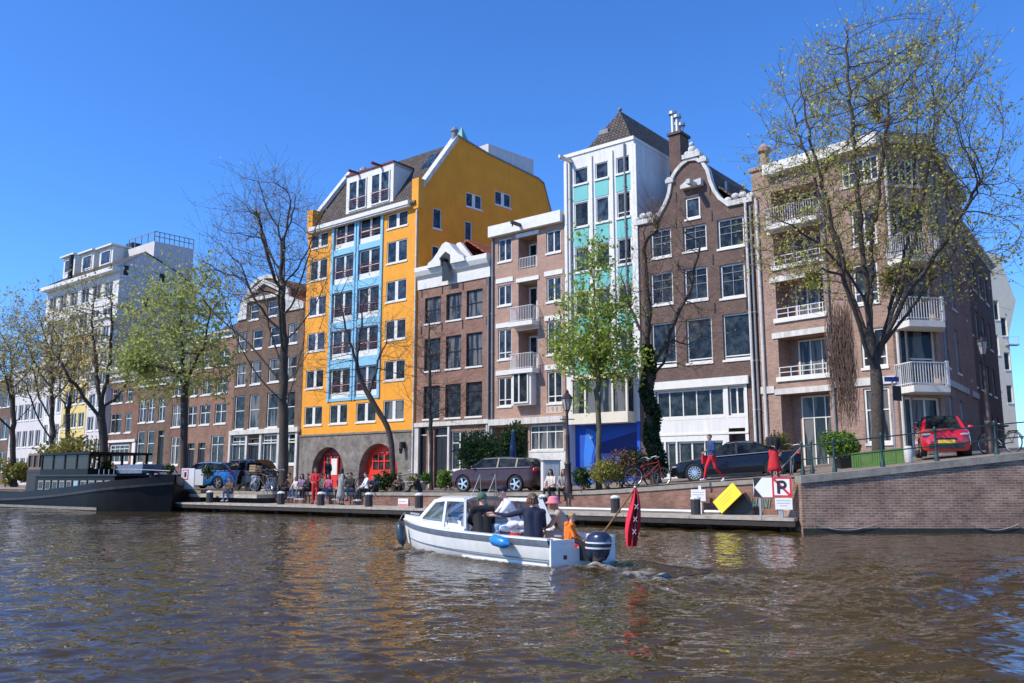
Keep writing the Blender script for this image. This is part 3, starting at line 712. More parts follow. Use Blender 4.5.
# ======== dark brick house with the neck gable
b = Bld('gabled_house', 'dark brown brick house with white trimmed curved gable and white ground floor', 'building', 641.6, 765)
W = b.W; g0 = b.gz
def G(px, py): return b.pl.loc(px, py)
trim_px = [(656.7, 217), (661, 211), (664.6, 205), (667.5, 198), (669, 192.7), (670.5, 183), (673, 176), (676, 171), (681.3, 164.6), (688.3, 159.3), (696.2, 158.3), (703.3, 162), (708.5, 170), (711, 180.4), (715.6, 191), (720.8, 198), (729.6, 204)]
trim = [G(*p) for p in trim_px]
zL = G(648, 222)[1]; zR = G(740, 206)[1]; zs = (zL+zR)/2
trim[0] = (trim[0][0], zs+.1); trim[-1] = (trim[-1][0], zs+.1)
outl = [(0, -.5), (W, -.5), (W, zs), (trim[-1][0], zs)]+trim[::-1]+[(trim[0][0], zs), (0, zs)]
b.window(*b.rect(685, 700.3, 197, 218), rec=.12, gm='glass_b', fw=.1)
for c0, c1, a, c in [(650.5, 671.6, 229.6, 257), (683, 706.8, 224.4, 250), (717.3, 743.7, 217.3, 247)]: b.window(*b.rect(c0, c1, a, c), vs=(.5,), hs=(.5, .75), mw=.04, rec=.16, gm='glass', fw=.1, fm='white_db')
for c0, c1, a, c in [(650.5, 672.7, 273, 304), (684, 708.5, 267.5, 300), (720, 746, 263.4, 297)]: b.window(*b.rect(c0, c1, a, c), vs=(.5,), hs=(.5, .75), mw=.04, rec=.16, gm='glass', fw=.1, fm='white_db')
for c0, c1, a, c in [(651.7, 675.3, 322.7, 365.8), (686.4, 711.3, 318, 362.4), (723, 749.4, 313, 359)]: b.window(*b.rect(c0, c1, a, c), hs=(.08,), rec=.16, gm='glass', fw=.085)
m1 = b.rect(656, 723.7, 389.5, 417.5); b.window(*m1, vs=(.2, .4, .6, .8), rec=.14, gm='glass', fw=.1)
m2 = b.rect(728.5, 745.6, 386.6, 417); b.window(m2[0], m2[1], m1[2], m1[3], vs=(.5,), rec=.14, gm='glass', fw=.1)
zg = b.Z(690, 442)
for c0, c1 in ((655, 664), (666.6, 676), (678, 704.7), (706, 723.7)): b.window(b.X(c0, 455), b.X(c1, 455), g0+.35, zg, rec=.14, gm='glass', fw=.1, vs=(.5,) if c1-c0 > 20 else ())
b.holes.append((b.X(729.4, 440), b.X(746.5, 440), b.Z(738, 443.7), b.Z(738, 427), .6))
door(b, b.X(731, 460), b.X(744, 460), g0, b.Z(738, 447), 'black', glass_top=False)
lo = [h for h in b.holes if h[3] < b.Z(690, 385)]; zband = b.Z(700, 385); xl0, xl1 = b.X(652, 420), b.X(748.5, 420)
b.wall('br_dark', 0, depth=12, outline=outl)
b.panel('plastered_front', 'stucco', [(xl0, -.5), (xl1, -.5), (xl1, zband), (xl0, zband)], [(h[0], h[1], h[2], h[3], .05) for h in lo], y=-.05, back=False)
b.w2 = None
b.mbx('lintel_band', 'white', [(xl0-.05, xl1+.15, -.22, -.052, zband-.12, zband+.3), (xl0, xl1, -.09, -.052, zg+.35, zg+.45)])
mb = MB()
def ribbon(mb, pts, w, y0, y1):
    n = len(pts); off = []
    for i in range(n):
        a = Vector(pts[max(i-1, 0)]); c = Vector(pts[min(i+1, n-1)]); d = (c-a).normalized(); nn = Vector((-d.y, d.x)); p = Vector(pts[i]); off.append((p-nn*w*.7, p+nn*w*.3))
    rings = [[(o[0].x, y0, o[0].y), (o[0].x, y1, o[0].y), (o[1].x, y1, o[1].y), (o[1].x, y0, o[1].y)] for o in off]
    mb.loft(rings)
ribbon(mb, trim, .19, -.12, .25)
mb.box(-.05, trim[0][0]+.1, -.14, .25, zs, zs+.28); mb.box(trim[-1][0]-.1, W+.02, -.14, .25, zs, zs+.28)
for i in (5, 11):
    x, z = trim[i]; mb.box(x-.24, x+.24, -.18, .25, z-.02, z+.2); mb.box(x-.15, x+.15, -.16, .2, z+.2, z+.3)
b.put('gable_trim', mb.mesh('gable_trim', 'white_dirty'))
mb = MB(); tx, tz = (trim[9][0]+trim[10][0])/2, trim[9][1]
mb.box(tx-.55, tx+.55, -.2, .25, tz, tz+.25)
for dx, dz, r in ((0, .5, .24), (-.3, .3, .17), (.3, .3, .17), (-.5, .12, .13), (.5, .12, .13), (0, .25, .25), (0, .8, .15)): mb.ball((tx+dx, 0, tz+dz), (r, .16, r))
b.put('gable_ornament', mb.mesh('gable_ornament', 'white_dirty', smooth=True))
for sgn, xx in ((1, trim[0][0]*.45), (-1, (trim[-1][0]+W)/2)):
    mb = MB()
    for k in range(4): mb.ball((xx+sgn*(k-1.3)*.42, -.02, zs+.36+(.14 if k in (1, 2) else 0)), (.22, .12, .17))
    b.put('gable_ornament', mb.mesh('gable_ornament', 'white_dirty', smooth=True))
hx, hz = G(697, 186); mb = MB(); mb.prism([(hx-.85, hz-.08), (hx+.4, hz-.08), (hx+.4, hz+.3), (hx-.1, hz+.22), (hx-.4, hz+.36), (hx-.85, hz+.1)], -.35, -.003); mb.box(hx-.1, hx+.12, -1.1, -.35, hz-.15, hz+.1); b.put('hoist_beam', mb.mesh('hoist_beam', 'white_dirty'))
b.gable_roof(.3, W-.3, zs-.1, tz-.4, .3, 12)
anchors(b, [b.Z(700, 262), b.Z(700, 310)], [.5, b.X(678, 260), b.X(713, 260), W-.55]); anchors(b, [b.Z(700, 192)], [b.X(676, 192), b.X(710, 192)])
anchors(b, [b.Z(700, 218)], [b.X(676, 218), b.X(712, 218)])
downpipe(b, W-.35, g0, zs, 'white_dirty', .08); downpipe(b, W-.1, g0, zs-.2, 'lead', .06)
# chimney stack with flues
dy = 3.0; cpn = Plane(b.pl.w(0, dy, 0).xy, b.pl.d)
cxa, cxb = cpn.X(669, 145), cpn.X(688, 150)-.5; zc = cpn.Z(680, 133)
mb = MB(); mb.box(cxa, cxb, dy, dy+1.1, zs, zc); mb.box(cxa-.1, cxb+.1, dy-.1, dy+1.2, zc, zc+.15)
ch = b.put('chimney', mb.mesh('chimney', 'br_dark'))
for i, hh in enumerate((1.5, .8, 1.2, .7)):
    mb = MB(); mb.lathe([(.14, 0), (.14, hh-.25), (.26, hh-.22), (.26, hh-.05), (.1, hh)], 10, (cxa+.15+i*(cxb-cxa-.3)/3, dy+.3+.2*(i % 2), zc+.15)); link('flue', mb.mesh('flue', 'steel'), ch)
mb = MB(); q = G(724.5, 195); mb.tube([(q[0]-.6, 1.5, q[1]-1), (q[0]-.6, 1.5, q[1]+1.3)], .09, 8); b.put('vent_pipe', mb.mesh('vent_pipe', 'steel'))
# ======== corner block on the side street
fpl = Plane(FAC.w(FAC.X(765.5), 0, 0).xy, -vp(-290))
b = Bld('corner_block', 'pinkish brown brick block on the street corner with loggias and white corner balconies', 'building', 765.5, 903, plane=fpl)
CB = b; W = b.W; g0 = b.gz; zt = b.Z(808, 166)
lx = (b.X(776, 300), b.X(824, 300))
lrows = [(185, 222), (228, 262), (278, 316), (335.5, 376), (393, 446)]
for k, (a, c) in enumerate(lrows):
    z1, z0 = b.Z(800, a), b.Z(800, c)
    if k == 4: z0 = g0
    b.holes.append((lx[0], lx[1], z0, z1, 1.1))
    b.window(lx[0]+.5, lx[1]-.3, z0+.02, z1-.1, vs=(.36, .7), hs=(.7,) if k == 4 else (), mw=.1, rec=1.09, hole=False, sill=None, gm=random.choice(['glass_b', 'glass', 'glass_c']))
    w_ = lx[1]-lx[0]
    if k < 4:
        mb = MB(); mb.box(lx[0]-.15, lx[1]+.15, -.1 if k else -.55, -.002, z0-.2, z0+.03)
        s_ = b.put('balcony', mb.mesh('balcony', 'white'))
        if k == 0: link('railing', railing_mesh(w_+.2, .5, .9), s_, (lx[0]-.1, 0, z0))
        else:
            rl = MB()
            for z in (.25, .5): rl.box(lx[0], lx[1], -.07, -.03, z0+z-.02, z0+z+.02)
            for x in np.linspace(lx[0]+.05, lx[1]-.05, 5): rl.box(x-.02, x+.02, -.07, -.03, z0, z0+.5)
            link('railing', rl.mesh('railing', 'white_rail'), s_)
    if k: b.mbx('lintel', 'white_dirty', [(lx[0]-.3, lx[1]+.2, -.06, -.003, z1, z1+.28)])
zb = b.Z(800, 391)
# right-hand column of windows
for c0, c1, a, c in [(851, 876, 206, 244), (853, 879, 263, 303), (861, 887.5, 327, 367), (864.7, 891, 387.5, 443)]:
    r_ = b.rect(c0, c1, a, c); b.window(*r_, vs=(.5,), hs=(.25,) if a < 380 else (.6,), rec=.12, fw=.1, gm=random.choice(['glass_b', 'glass_c']))
r_ = b.rect(841, 879, 159, 183); b.window(r_[0], r_[1], r_[2], min(r_[3], zt-.2), vs=(.2, .4, .6, .8), hs=(.5,), rec=.1, gm='glass_b', sill='white')
b.wall('br_corner', zt, depth=9)
b.mbx('ground_band', 'white_dirty', [(lx[1]+.2, W, -.08, -.003, zb, zb+.35), (0, lx[0]-.3, -.08, -.003, zb, zb+.35)])
b.mbx('roof_edge', 'white', [(.9, W+.05, -.45, .3, zt, zt+.55)])
mb = MB(); mb.box(0, 1.0, -.05, 1.0, zt-.5, zt+.5); mb.box(-.1, 1.1, -.15, 1.1, zt+.5, zt+.68); mb.lathe([(.22, 0), (.22, .9), (.34, .95), (.34, 1.15), (.1, 1.4)], 10, (.5, .5, zt+.68)); b.put('chimney', mb.mesh('chimney', 'br_corner'))
mb = MB(); mb.ball((1.5, -.25, zt+.1), (.45, .25, .25)); b.put('corbel', mb.mesh('corbel', 'white_dirty', smooth=True))
downpipe(b, b.X(829, 300), g0, zt-.1, 'lead'); downpipe(b, .25, g0, zt-1, 'white_dirty', .09)
# chamfered corner, in shade
c0w = fpl.w(b.pl.O[0]*0, 0, 0)
pA = b.pl.w(W, 0, 0).xy
rA = ray(951, 480); 
cdir = Vector((.985, .17))
cpl = Plane(pA, cdir); CW = cpl.X(951); 
zrows = [(150, 190), (203, 240), (262, 298), (325, 358), (393, 446)]
hs = []; zt2 = zt
bal = [(235, 262), (290, 325), (355, 388)]
for k, (a, c) in enumerate([(205, 256), (264, 322), (327, 384), (397, 458)]):
    z1, z0 = cpl.Z(917, a), cpl.Z(917, c)
    if k == 3: z0 = gz(14.5)+.05
    hs.append((CW*.32, CW*.32+1.4, z0, z1, .25)); o = b.window(CW*.32, CW*.32+1.4, z0, z1, hs=(.45,) if k < 3 else (.4, .62), vs=(.5,) if k == 3 else (), rec=.25, hole=False, pl=cpl, sill=None, gm='glass_c' if k else 'glass_b')
    hs.append((.35, .75, z0, z1, .15)); b.window(.35, .75, z0, z1, rec=.15, hole=False, pl=cpl, sill=None, gm='glass')
r0 = (cpl.Z(917, 186), cpl.Z(917, 160)); hs.append((.3, CW-.3, r0[0], r0[1], .15)); b.window(.3, CW-.3, r0[0], r0[1], vs=(.2, .4, .6, .8), rec=.15, hole=False, pl=cpl, gm='glass_b')
b.panel('corner_wall', 'br_corner', [(0, -.5), (CW, -.5), (CW, zt), (0, zt)], hs, pl=cpl)
b.put('roof_edge', MB().box(.05, CW, -.45, .3, zt, zt+.55).mesh('roof_edge', 'lead'), pl=cpl)
for a, c in bal:
    zf = cpl.Z(920, c)
    # platform follows the corner: straight front and a slanted right side
    pl_ = [(.0, 0), (.0, -1.25), (1.75, -1.25), (CW+.15, -.15), (CW+.1, 0)]
    mb = MB(); mb.prism(pl_, zf-.3, zf-.02, 'z'); o = b.put('balcony', mb.mesh('balcony', 'white'), pl=cpl)
    rl = MB(); pts = [Vector((*p, 0)) for p in pl_[:4]]
    for p, q in zip(pts, pts[1:]):
        n = max(2, int((q-p).length/.13))
        for i in range(n+1):
            u = p.lerp(q, i/n)*.97; rl.box(u.x-.014, u.x+.014, u.y-.014, u.y+.014, zf, zf+1.0)
        rl.bar(p*.97+Vector((0, 0, zf+1.0)), q*.97+Vector((0, 0, zf+1.0)), .05); rl.bar(p*.97+Vector((0, 0, zf+.08)), q*.97+Vector((0, 0, zf+.08)), .04)
    for p in (pts[2], pts[3]): rl.box(p.x*.97-.06, p.x*.97+.06, p.y*.97-.05, p.y*.97+.05, zf-.02, zf+1.08)
    link('railing', rl.mesh('railing', 'white_rail'), o)
downpipe_m = MB(); downpipe_m.tube([(.15, -.1, g0), (.15, -.1, zt)], .07, 8); b.put('downpipe', downpipe_m.mesh('downpipe', 'white_dirty'), pl=cpl)
# side-street wall
sp = Plane(cpl.w(CW, 0, 0).xy, vp(1149)); SL = sp.X(985)
sh = []
for k, (a, c) in enumerate([(205, 250), (268, 312), (330, 372), (398, 440)]):
    z1, z0 = sp.Z(957, a), sp.Z(957, c)
    x = 1.0
    while x < SL-1.5:
        w_ = 1.1; sh.append((x, x+w_, max(z0, gz(15)+.3), z1, .15)); b.window(x, x+w_, max(z0, gz(15)+.3), z1, vs=(.5,), hs=(.3,), rec=.15, hole=False, pl=sp, gm=random.choice(['glass', 'glass_c']), fm='white_dirty'); x += 3.0
b.panel('side_wall', 'br_corner', [(0, -.5), (SL, -.5), (SL, zt), (0, zt)], sh, pl=sp)
zq = sp.Z(960, 389); b.put('ground_band', MB().box(0, SL, -.08, -.003, zq-.1, zq+.2).mesh('ground_band', 'white_dirty'), pl=sp)
b.put('roof_edge', MB().box(.05, SL, -.3, .2, zt, zt+.5).mesh('roof_edge', 'lead'), pl=sp)
pts = [b.pl.w(0, 9, 0), b.pl.w(0, .2, 0), b.pl.w(W, .2, 0), cpl.w(CW, .2, 0), sp.w(SL, .2, 0)]
mb = MB(); off = b.root.location; mb.prism([(p.x-off.x, p.y-off.y) for p in pts], zt-.05-off.z, zt+.1-off.z, 'z'); o = link('flat_roof', mb.mesh('flat_roof', 'lead'), b.root)
mb = MB(); mb.box(2, 5, -2.2, -2.1, 0, .1)
# roof-top railing on the side wing
o = b.put('roof_railing', MB().bar((SL-5, -.1, zt+1.3), (SL, -.1, zt+1.3), .05).bar((SL-5, -.1, zt+.5), (SL-5, -.1, zt+1.3), .05).bar((SL, -.1, zt+.5), (SL, -.1, zt+1.3), .05).bar((SL-2.5, -.1, zt+.5), (SL-2.5, -.1, zt+1.3), .05).mesh('roof_railing', 'steel'), pl=sp)
# lower brown house further down the side street
p2 = Plane(sp.w(SL+.05, .3, 0).xy, vp(1149))
b = Bld('side_street_house', 'dark brown brick house further down the shaded side street', 'building', 0, 0, plane=p2, x01=(0, max(6, p2.X(1009))))
zt_ = b.pl.Z(990, 272); 
for k in range(4):
    z1 = zt_-1.0-k*3.0
    if z1-1.7 < b.gz+.3: continue
    x = 1.2
    while x < b.W-1.4: b.window(x, x+1.1, z1-1.7, z1, vs=(.5,), rec=.14, gm='glass', fm='white_dirty'); x += 2.6
b.wall('br_brown', zt_, depth=9)
cornice(b, zt_, zt_+.4, 'white_dirty')
# unseen house added right of the side street to block sky light from it
o1 = sp.w(0, -10.5, 0); opl = Plane((o1.x, o1.y), FAC.d)
b = Bld('unseen_shading_house', 'unseen brown brick house added to keep the side street in shade', 'building', 0, 0, plane=opl, x01=(0, 14))
for j in range(4):
    for i in range(5): b.window(.9+i*2.6, 2.3+i*2.6, b.gz+1+j*3.3, b.gz+3+j*3.3, vs=(.5,), hs=(.6,), rec=.14, gm=random.choice(['glass', 'glass_c']))
b.panel('wall', 'br_brown', [(0, -.5), (14, -.5), (14, 16.5), (0, 16.5)], b.holes)
mb = MB(); dd = Vector((vp(1149).dot(Vector((opl.d.x, opl.d.y))), vp(1149).dot(opl.n))).normalized()*46
mb.add([(0, 0, -.5), (14, 0, -.5), (14+dd.x, dd.y, -.5), (dd.x, dd.y, -.5), (0, 0, 16.5), (14, 0, 16.5), (14+dd.x, dd.y, 16.5), (dd.x, dd.y, 16.5)], [(1, 2, 6, 5), (2, 3, 7, 6), (3, 0, 4, 7), (4, 5, 6, 7)])
b.put('side_wall', mb.mesh('side_wall', 'br_brown', fixn=False)); cornice(b, 16.52, 17.0, 'white_dirty', .4)
# cream gabled house closing the side street
Yc = 95
q = at(990, 400, Yc); p3 = Plane((q.x, q.y), (1, .12))
b = Bld('cream_house', 'pale cream gabled house at the far end of the side street', 'building', 0, 0, plane=p3, x01=(0, p3.X(1022)))
L = b.pl.loc; W = b.W
pts = [L(990, 254), L(998, 253.5), L(1016, 301), L(1021, 330)]
outl = [(0, -.5), (W, -.5), (W, L(1021, 335)[1]), (pts[2][0], pts[2][1]), (pts[1][0], pts[1][1]), (0, pts[0][1])]
for a in (318, 352, 385): b.window(*b.rect(1007, 1013, a, a+18), rec=.15, gm='glass')
for a in (300, 335, 370, 405): 
    b.window(*b.rect(994, 999, a, a+20), rec=.15, gm='glass')
b.wall('cream', 0, depth=10, outline=outl)
mb = MB(); z = L(1008, 345)[1]; x0 = b.X(1005, 345); mb.box(x0, x0+1.3, -.6, 0, z-.12, z); o = b.put('balcony', mb.mesh('balcony', 'lead')); link('railing', railing_mesh(1.3, .55, .9, step=.3), o, (x0, 0, z))

# ======== brown house with the neck gable, left of the orange block
b = Bld('terrace_house', 'brown brick house with tall white shopfront and ornate neck gable beside the orange block', 'building', 229.5, 298.6)
W = b.W; g0 = b.gz; cols = [(235, 245), (249.5, 259.5), (267, 278), (285.5, 295)]
rws = [(330, 349), (361, 384), (394.5, 428.5)]
for j, (a, c) in enumerate(rws):
    zt, zb = b.Z(255, a), b.Z(255, c)
    for c0, c1 in cols: b.window(b.X(c0, 400), b.X(c1, 400), zb, zt, hs=(.55,), rec=.14, fm='white', fw=.1, gm=random.choice(['glass', 'glass_c']))
zt, zb = b.Z(262, 303), b.Z(262, 318)
for c0, c1 in ((250, 259.5), (267.5, 277.5)): b.window(b.X(c0, 310), b.X(c1, 310), zb, zt, hs=(.55,), rec=.14, fw=.1, gm='glass_b')
zs = b.Z(262, 320.5)+.35; zn = b.Z(262, 296); xa, xb = b.X(248, 300), b.X(283, 300)
zgb = b.Z(262, 434); zg0 = b.Z(262, 466)
for c0, c1 in ((231.5, 246), (262.5, 278), (280.5, 296)): b.window(b.X(c0, 450), b.X(c1, 450), zg0+.1, zgb-.05, vs=(.5,), hs=(.8,), rec=.1, fw=.12, gm=random.choice(['glass', 'glass_c']))
door(b, b.X(249, 450), b.X(260, 450), g0, zgb-.4, 'black')
n = 10; xm = (xa+xb)/2; hw = (xb-xa)/2; arc = [(xm+hw*math.cos(math.pi*i/n), zn+hw*.62*math.sin(math.pi*i/n)) for i in range(n+1)]
b.wall('br_brown', 0, depth=11, outline=[(0, -.5), (W, -.5), (W, zs), (xb, zs)]+arc+[(xa, zs), (0, zs)])
mb = MB(); ribbon(mb, [(xb+.02, zs)]+arc+[(xa-.02, zs)], .3, -.15, .2)
for sg, xx, x2 in ((-1, xa, .1), (1, xb, W-.1)):
    mb.prism([(xx, zs), (xx, zs+2.2), (xx+sg*.7, zs+1.9), (xx+sg*.9, zs+1.2), (xx+(x2-xx)*.75, zs+.75), (x2, zs+.5), (x2, zs)], -.12, .15)
b.put('gable_trim', mb.mesh('gable_trim', 'white_dirty'))
mb = MB(); ribbon(mb, [(xa-.25, zn+.1), (xm, zn+hw*.5), (xb+.25, zn+.1)], .35, -.25, -.1); mb.box(xa-.2, xb+.2, -.2, -.01, zn-.35, zn-.05); b.put('pediment', mb.mesh('pediment', 'white_dirty'))
b.gable_roof(.3, W-.3, zs-.2, zn+1.2, .3, 10, 'tile_red')
b.mbx('shopfront', 'white_dirty', [(-0, W, -.3, -.003, zgb+.02, zgb+.38)]+[(b.X(x, 450)-.13, b.X(x, 450)+.13, -.16, -.003, g0-.3, zgb+.02) for x in (230.6, 247.2, 261.3, 279.2, 297.3)]+[(.1, W-.1, -.05, -.002, zgb-.8, zgb-.7)])
hoist(b, xm, zn+.1, 1.0, 'white_dirty')

# ======== row of lower brown houses
def simple(name, label, pxl, pxr, m, cols, pyc, rws, pxr_, ztop, corn=True, ground=None, fm='white', hs=(.6,), vs=(.5,), roof='tile', cm='white', group=None, gms=None, depth=10, rise=2.4):
    b = Bld(name, label, 'building', pxl, pxr, group=group)
    for a, c in rws:
        zt, zb = b.Z(pxr_, a), b.Z(pxr_, c)
        for c0, c1 in cols: b.window(b.X(c0, pyc), b.X(c1, pyc), zb, zt, vs=vs, hs=hs, rec=.13, fm=fm, fw=.08, gm=random.choice(gms or ['glass', 'glass', 'glass_c', 'glass_b']))
    if ground: ground(b)
    zt = b.Z((pxl+pxr)/2, ztop); b.wall(m, zt, depth=depth)
    if corn: cornice(b, zt-.05, zt+.55, cm, .4)
    if roof: b.hip_roof(zt+.5, zt+rise, depth-.5, roof)
    return b
def gD(b):
    door(b, b.X(187.5, 450), b.X(194.5, 450), b.gz, b.Z(191, 443), 'black'); door(b, b.X(198, 450), b.X(205, 450), b.gz, b.Z(201, 443), 'black')
    b.window(b.X(210.5, 450), b.X(223.5, 450), b.Z(217, 464), b.Z(217, 436), vs=(.5,), hs=(.68,), rec=.13, fw=.1)
b = simple('terrace_house', 'red brown brick house with two dark front doors behind the blue car', 183, 229.3, 'br_rose', [(187, 196), (200.5, 211), (215.5, 227)], 400, [(352, 367), (378, 394), (404, 424)], 212, 341, ground=gD, roof='tile')
downpipe(b, .12, b.gz, b.Z(190, 345), 'lead')
b.mbx('plinth', 'ltgrey' if 'ltgrey' in M else 'grey_stucco', [(b.X(208, 465), b.X(228, 465), -.05, -.003, b.gz-.3, b.Z(217, 465.5))])
def gC(b):
    b.window(b.X(170.5, 450), b.X(179, 450), b.Z(175, 465), b.Z(175, 437), vs=(.5,), hs=(.68,), rec=.13, fw=.1)
b = simple('terrace_house', 'red brown brick house with pale cornice behind the leafy green tree', 167.5, 182.8, 'br_red', [(171.5, 180.5)], 400, [(378, 396), (405, 427)], 175, 369, ground=gC)
def gB(b):
    b.window(b.X(136.5, 450), b.X(143.5, 450), b.Z(140, 463), b.Z(140, 431), rec=.13, fw=.1, hs=(.6,)); b.window(b.X(146.5, 450), b.X(153.5, 450), b.Z(150, 463), b.Z(150, 430), rec=.13, fw=.1, hs=(.6,))
    door(b, b.X(157.5, 450), b.X(163.5, 450), b.gz, b.Z(160, 431), 'black')
    b.mbx('plinth', 'ltblue_grey', [(.1, b.X(156, 465), -.06, -.003, b.gz-.3, b.Z(145, 464))])
M['ltblue_grey'] = mat('blue_grey_panel', (.35, .42, .52), .8, var=.1)
b = simple('terrace_house', 'brown brick house with tall blue reflecting windows behind the houseboat bow', 134, 167.3, 'br_brown', [(137.5, 144.5), (148, 154.5), (158.5, 165.5)], 410, [(399, 422)], 150, 386, ground=gB, gms=['glass_b'])
def gA(b):
    b.window(b.X(110, 450), b.X(129, 450), b.Z(120, 463), b.Z(120, 444), vs=(.25, .5, .75), hs=(.75,), rec=.1, fw=.15, gm='glass')
    b.mbx('shopfront', 'white', [(0, b.W, -.2, -.003, b.Z(120, 442.5), b.Z(120, 440)), (.0, .3, -.1, -.003, b.gz-.3, b.Z(120, 443)), (b.W-.6, b.W, -.1, -.003, b.gz-.3, b.Z(120, 443))])
b = simple('terrace_house', 'red brick house with broad white cornice and white shopfront below the grey gable', 105.5, 133.8, 'br_red', [(107.5, 113), (116, 122), (126, 132)], 410, [(389, 403), (414, 433)], 118, 382, ground=gA, vs=(), hs=(.7,), roof='tile')
zt = b.Z(120, 377); cornice(b, zt, zt+.9, 'white', .5, name='upper_cornice')

# ======== big grey-white block
random.seed(3); b = Bld('grey_block', 'big pale grey block with three roof dormers and a terrace railing on top', 'building', 31, 104.5)
W = b.W; g0 = b.gz; ze = b.Z(70, 284)
sp = Plane(b.pl.w(W, 0, 0).xy, vp(1300))
pf = [sp.loc(*p) for p in [(104, 268), (145, 252.5), (181, 275), (196, 292)]]
for j in range(7):
    z1 = ze-1.0-j*2.75
    if z1-1.7 < g0+3: break
    for i in range(6):
        x = .8+i*(W-1.2)/6; b.window(x, x+(W-1.2)/6-.9, z1-1.6, z1, vs=(.5,), rec=.12, gm=random.choice(['glass', 'glass_b', 'glass_c']))
b.window(1, W*.4, g0+.6, g0+2.6, vs=(.2, .4, .6, .8), rec=.12); b.window(W*.5, W*.9, g0+.6, g0+2.6, vs=(.2, .4, .6, .8), rec=.12)
b.panel('wall', 'stucco', [(0, -.5), (W, -.5), (W, ze), (0, ze)], b.holes)
sh = []
for px0, px1, py0, py1 in [(123, 130, 264, 276), (159, 166, 272.5, 283), (143, 150, 297, 308)]:
    mx, my = (px0+px1)/2, (py0+py1)/2; x0, x1, z0, z1 = sp.X(px0, my), sp.X(px1, my), sp.Z(mx, py1), sp.Z(mx, py0)
    sh.append((x0, x1, z0, z1, .12)); b.window(x0, x1, z0, z1, rec=.12, hole=False, pl=sp, gm='glass')
Ls = pf[-1][0]; so_ = [(0, -.5), (Ls, -.5), pf[3], pf[2], pf[1], (pf[0][0]+.3, pf[0][1]), (0, ze)]
b.panel('side_wall', 'grey_stucco', so_, sh, pl=sp)
dn = Vector((sp.d.dot(b.pl.d), sp.d.dot(b.pl.n)))
mb = MB()
rp = [(-.5, ze-.1), (pf[1][0], pf[1][1]+.1), (pf[2][0], pf[2][1]+.1), (Ls, pf[3][1]+.1)]
for (s0, z0), (s1, z1) in zip(rp, rp[1:]): mb.add([(x+dn.x*s_, dn.y*s_, z) for x, s_, z in ((0, s0, z0), (W+.1, s0, z0), (W+.1, s1, z1), (0, s1, z1))], [(0, 1, 2, 3)])
mb.add([(dn.x*s_, dn.y*s_, z) for s_, z in so_], [tuple(t) for t in geometry.tessellate_polygon([[Vector((p[0], p[1], 0)) for p in so_]])])
rf = b.put('roof', mb.mesh('roof', 'tile', fixn=False))
b.mbx('eave', 'white', [(-.1, W+.1, -.8, .0, ze-.25, ze+.15)])
for px0, px1, py in ((64, 75, 256), (82, 94, 252), (100, 113, 247)):
    yd = 2.2; dpl = Plane(b.pl.w(0, yd, 0).xy, b.pl.d); x0, x1 = dpl.X(px0, py+6), dpl.X(px1, py+6); z1 = dpl.Z((px0+px1)/2, py+1); z0 = z1-2.8
    mb = MB(); mb.box(x0, x1, yd, yd+5, z0, z1); d_ = b.put('dormer', mb.mesh('dormer', 'white')); mb = MB(); mb.box(x0-.3, x1+.3, yd-.4, yd+5, z1, z1+.18); link('roof', mb.mesh('roof', 'white'), d_)
    p, f = win_mesh(x1-x0-.8, 1.6, (), (), .12, .1, 'glass_b', 'white'); o = link('window', p, d_, (x0+.4, yd-.02, z1-1.9)); link('frame', f, o)
q = b.pl.loc(58, 281); mb = MB(); mb.tube([(q[0]+.6, 1, ze+.2), (q[0]+.6, 1, b.Z(58, 250)-.6)], .24, 10); b.put('chimney', mb.mesh('chimney', 'black'))
mb = MB(); q0 = sp.loc(141, 254); q1 = sp.loc(196, 262); zt_ = sp.Z(155, 240)
def SB(mb, x0, x1, s0, s1, z0, z1): mb.add([(x+dn.x*s_, dn.y*s_, z) for z in (z0, z1) for s_ in (s0, s1) for x in (x0, x1)], [(0, 2, 3, 1), (4, 5, 7, 6), (0, 1, 5, 4), (2, 6, 7, 3), (0, 4, 6, 2), (1, 3, 7, 5)])
s0, s1 = sp.X(156, 250), sp.X(195, 262)
SB(mb, W-6, W-.4, s0, s1, pf[2][1]-3, zt_); rb = b.put('roof_room', mb.mesh('roof_room', 'grey_stucco'))
mb = MB()
for s_ in np.linspace(s0, s1, 9): SB(mb, W-.55, W-.47, s_-.04, s_+.04, zt_, zt_+1.1)
for z in (zt_+1.05, zt_+.55): SB(mb, W-.54, W-.48, s0, s1, z, z+.07)
for x in np.linspace(W-6, W-.6, 5): SB(mb, x, x+.08, s0, s0+.08, zt_, zt_+1.1)
SB(mb, W-6, W-.5, s0, s0+.06, zt_+1.05, zt_+1.12); link('railing', mb.mesh('railing', 'lead'), rb)
mb = MB(); SB(mb, W-7.5, W-6.2, s0+.5, s0+1.6, pf[1][1]-2, zt_+1.0); b.put('flue', mb.mesh('flue', 'black'))
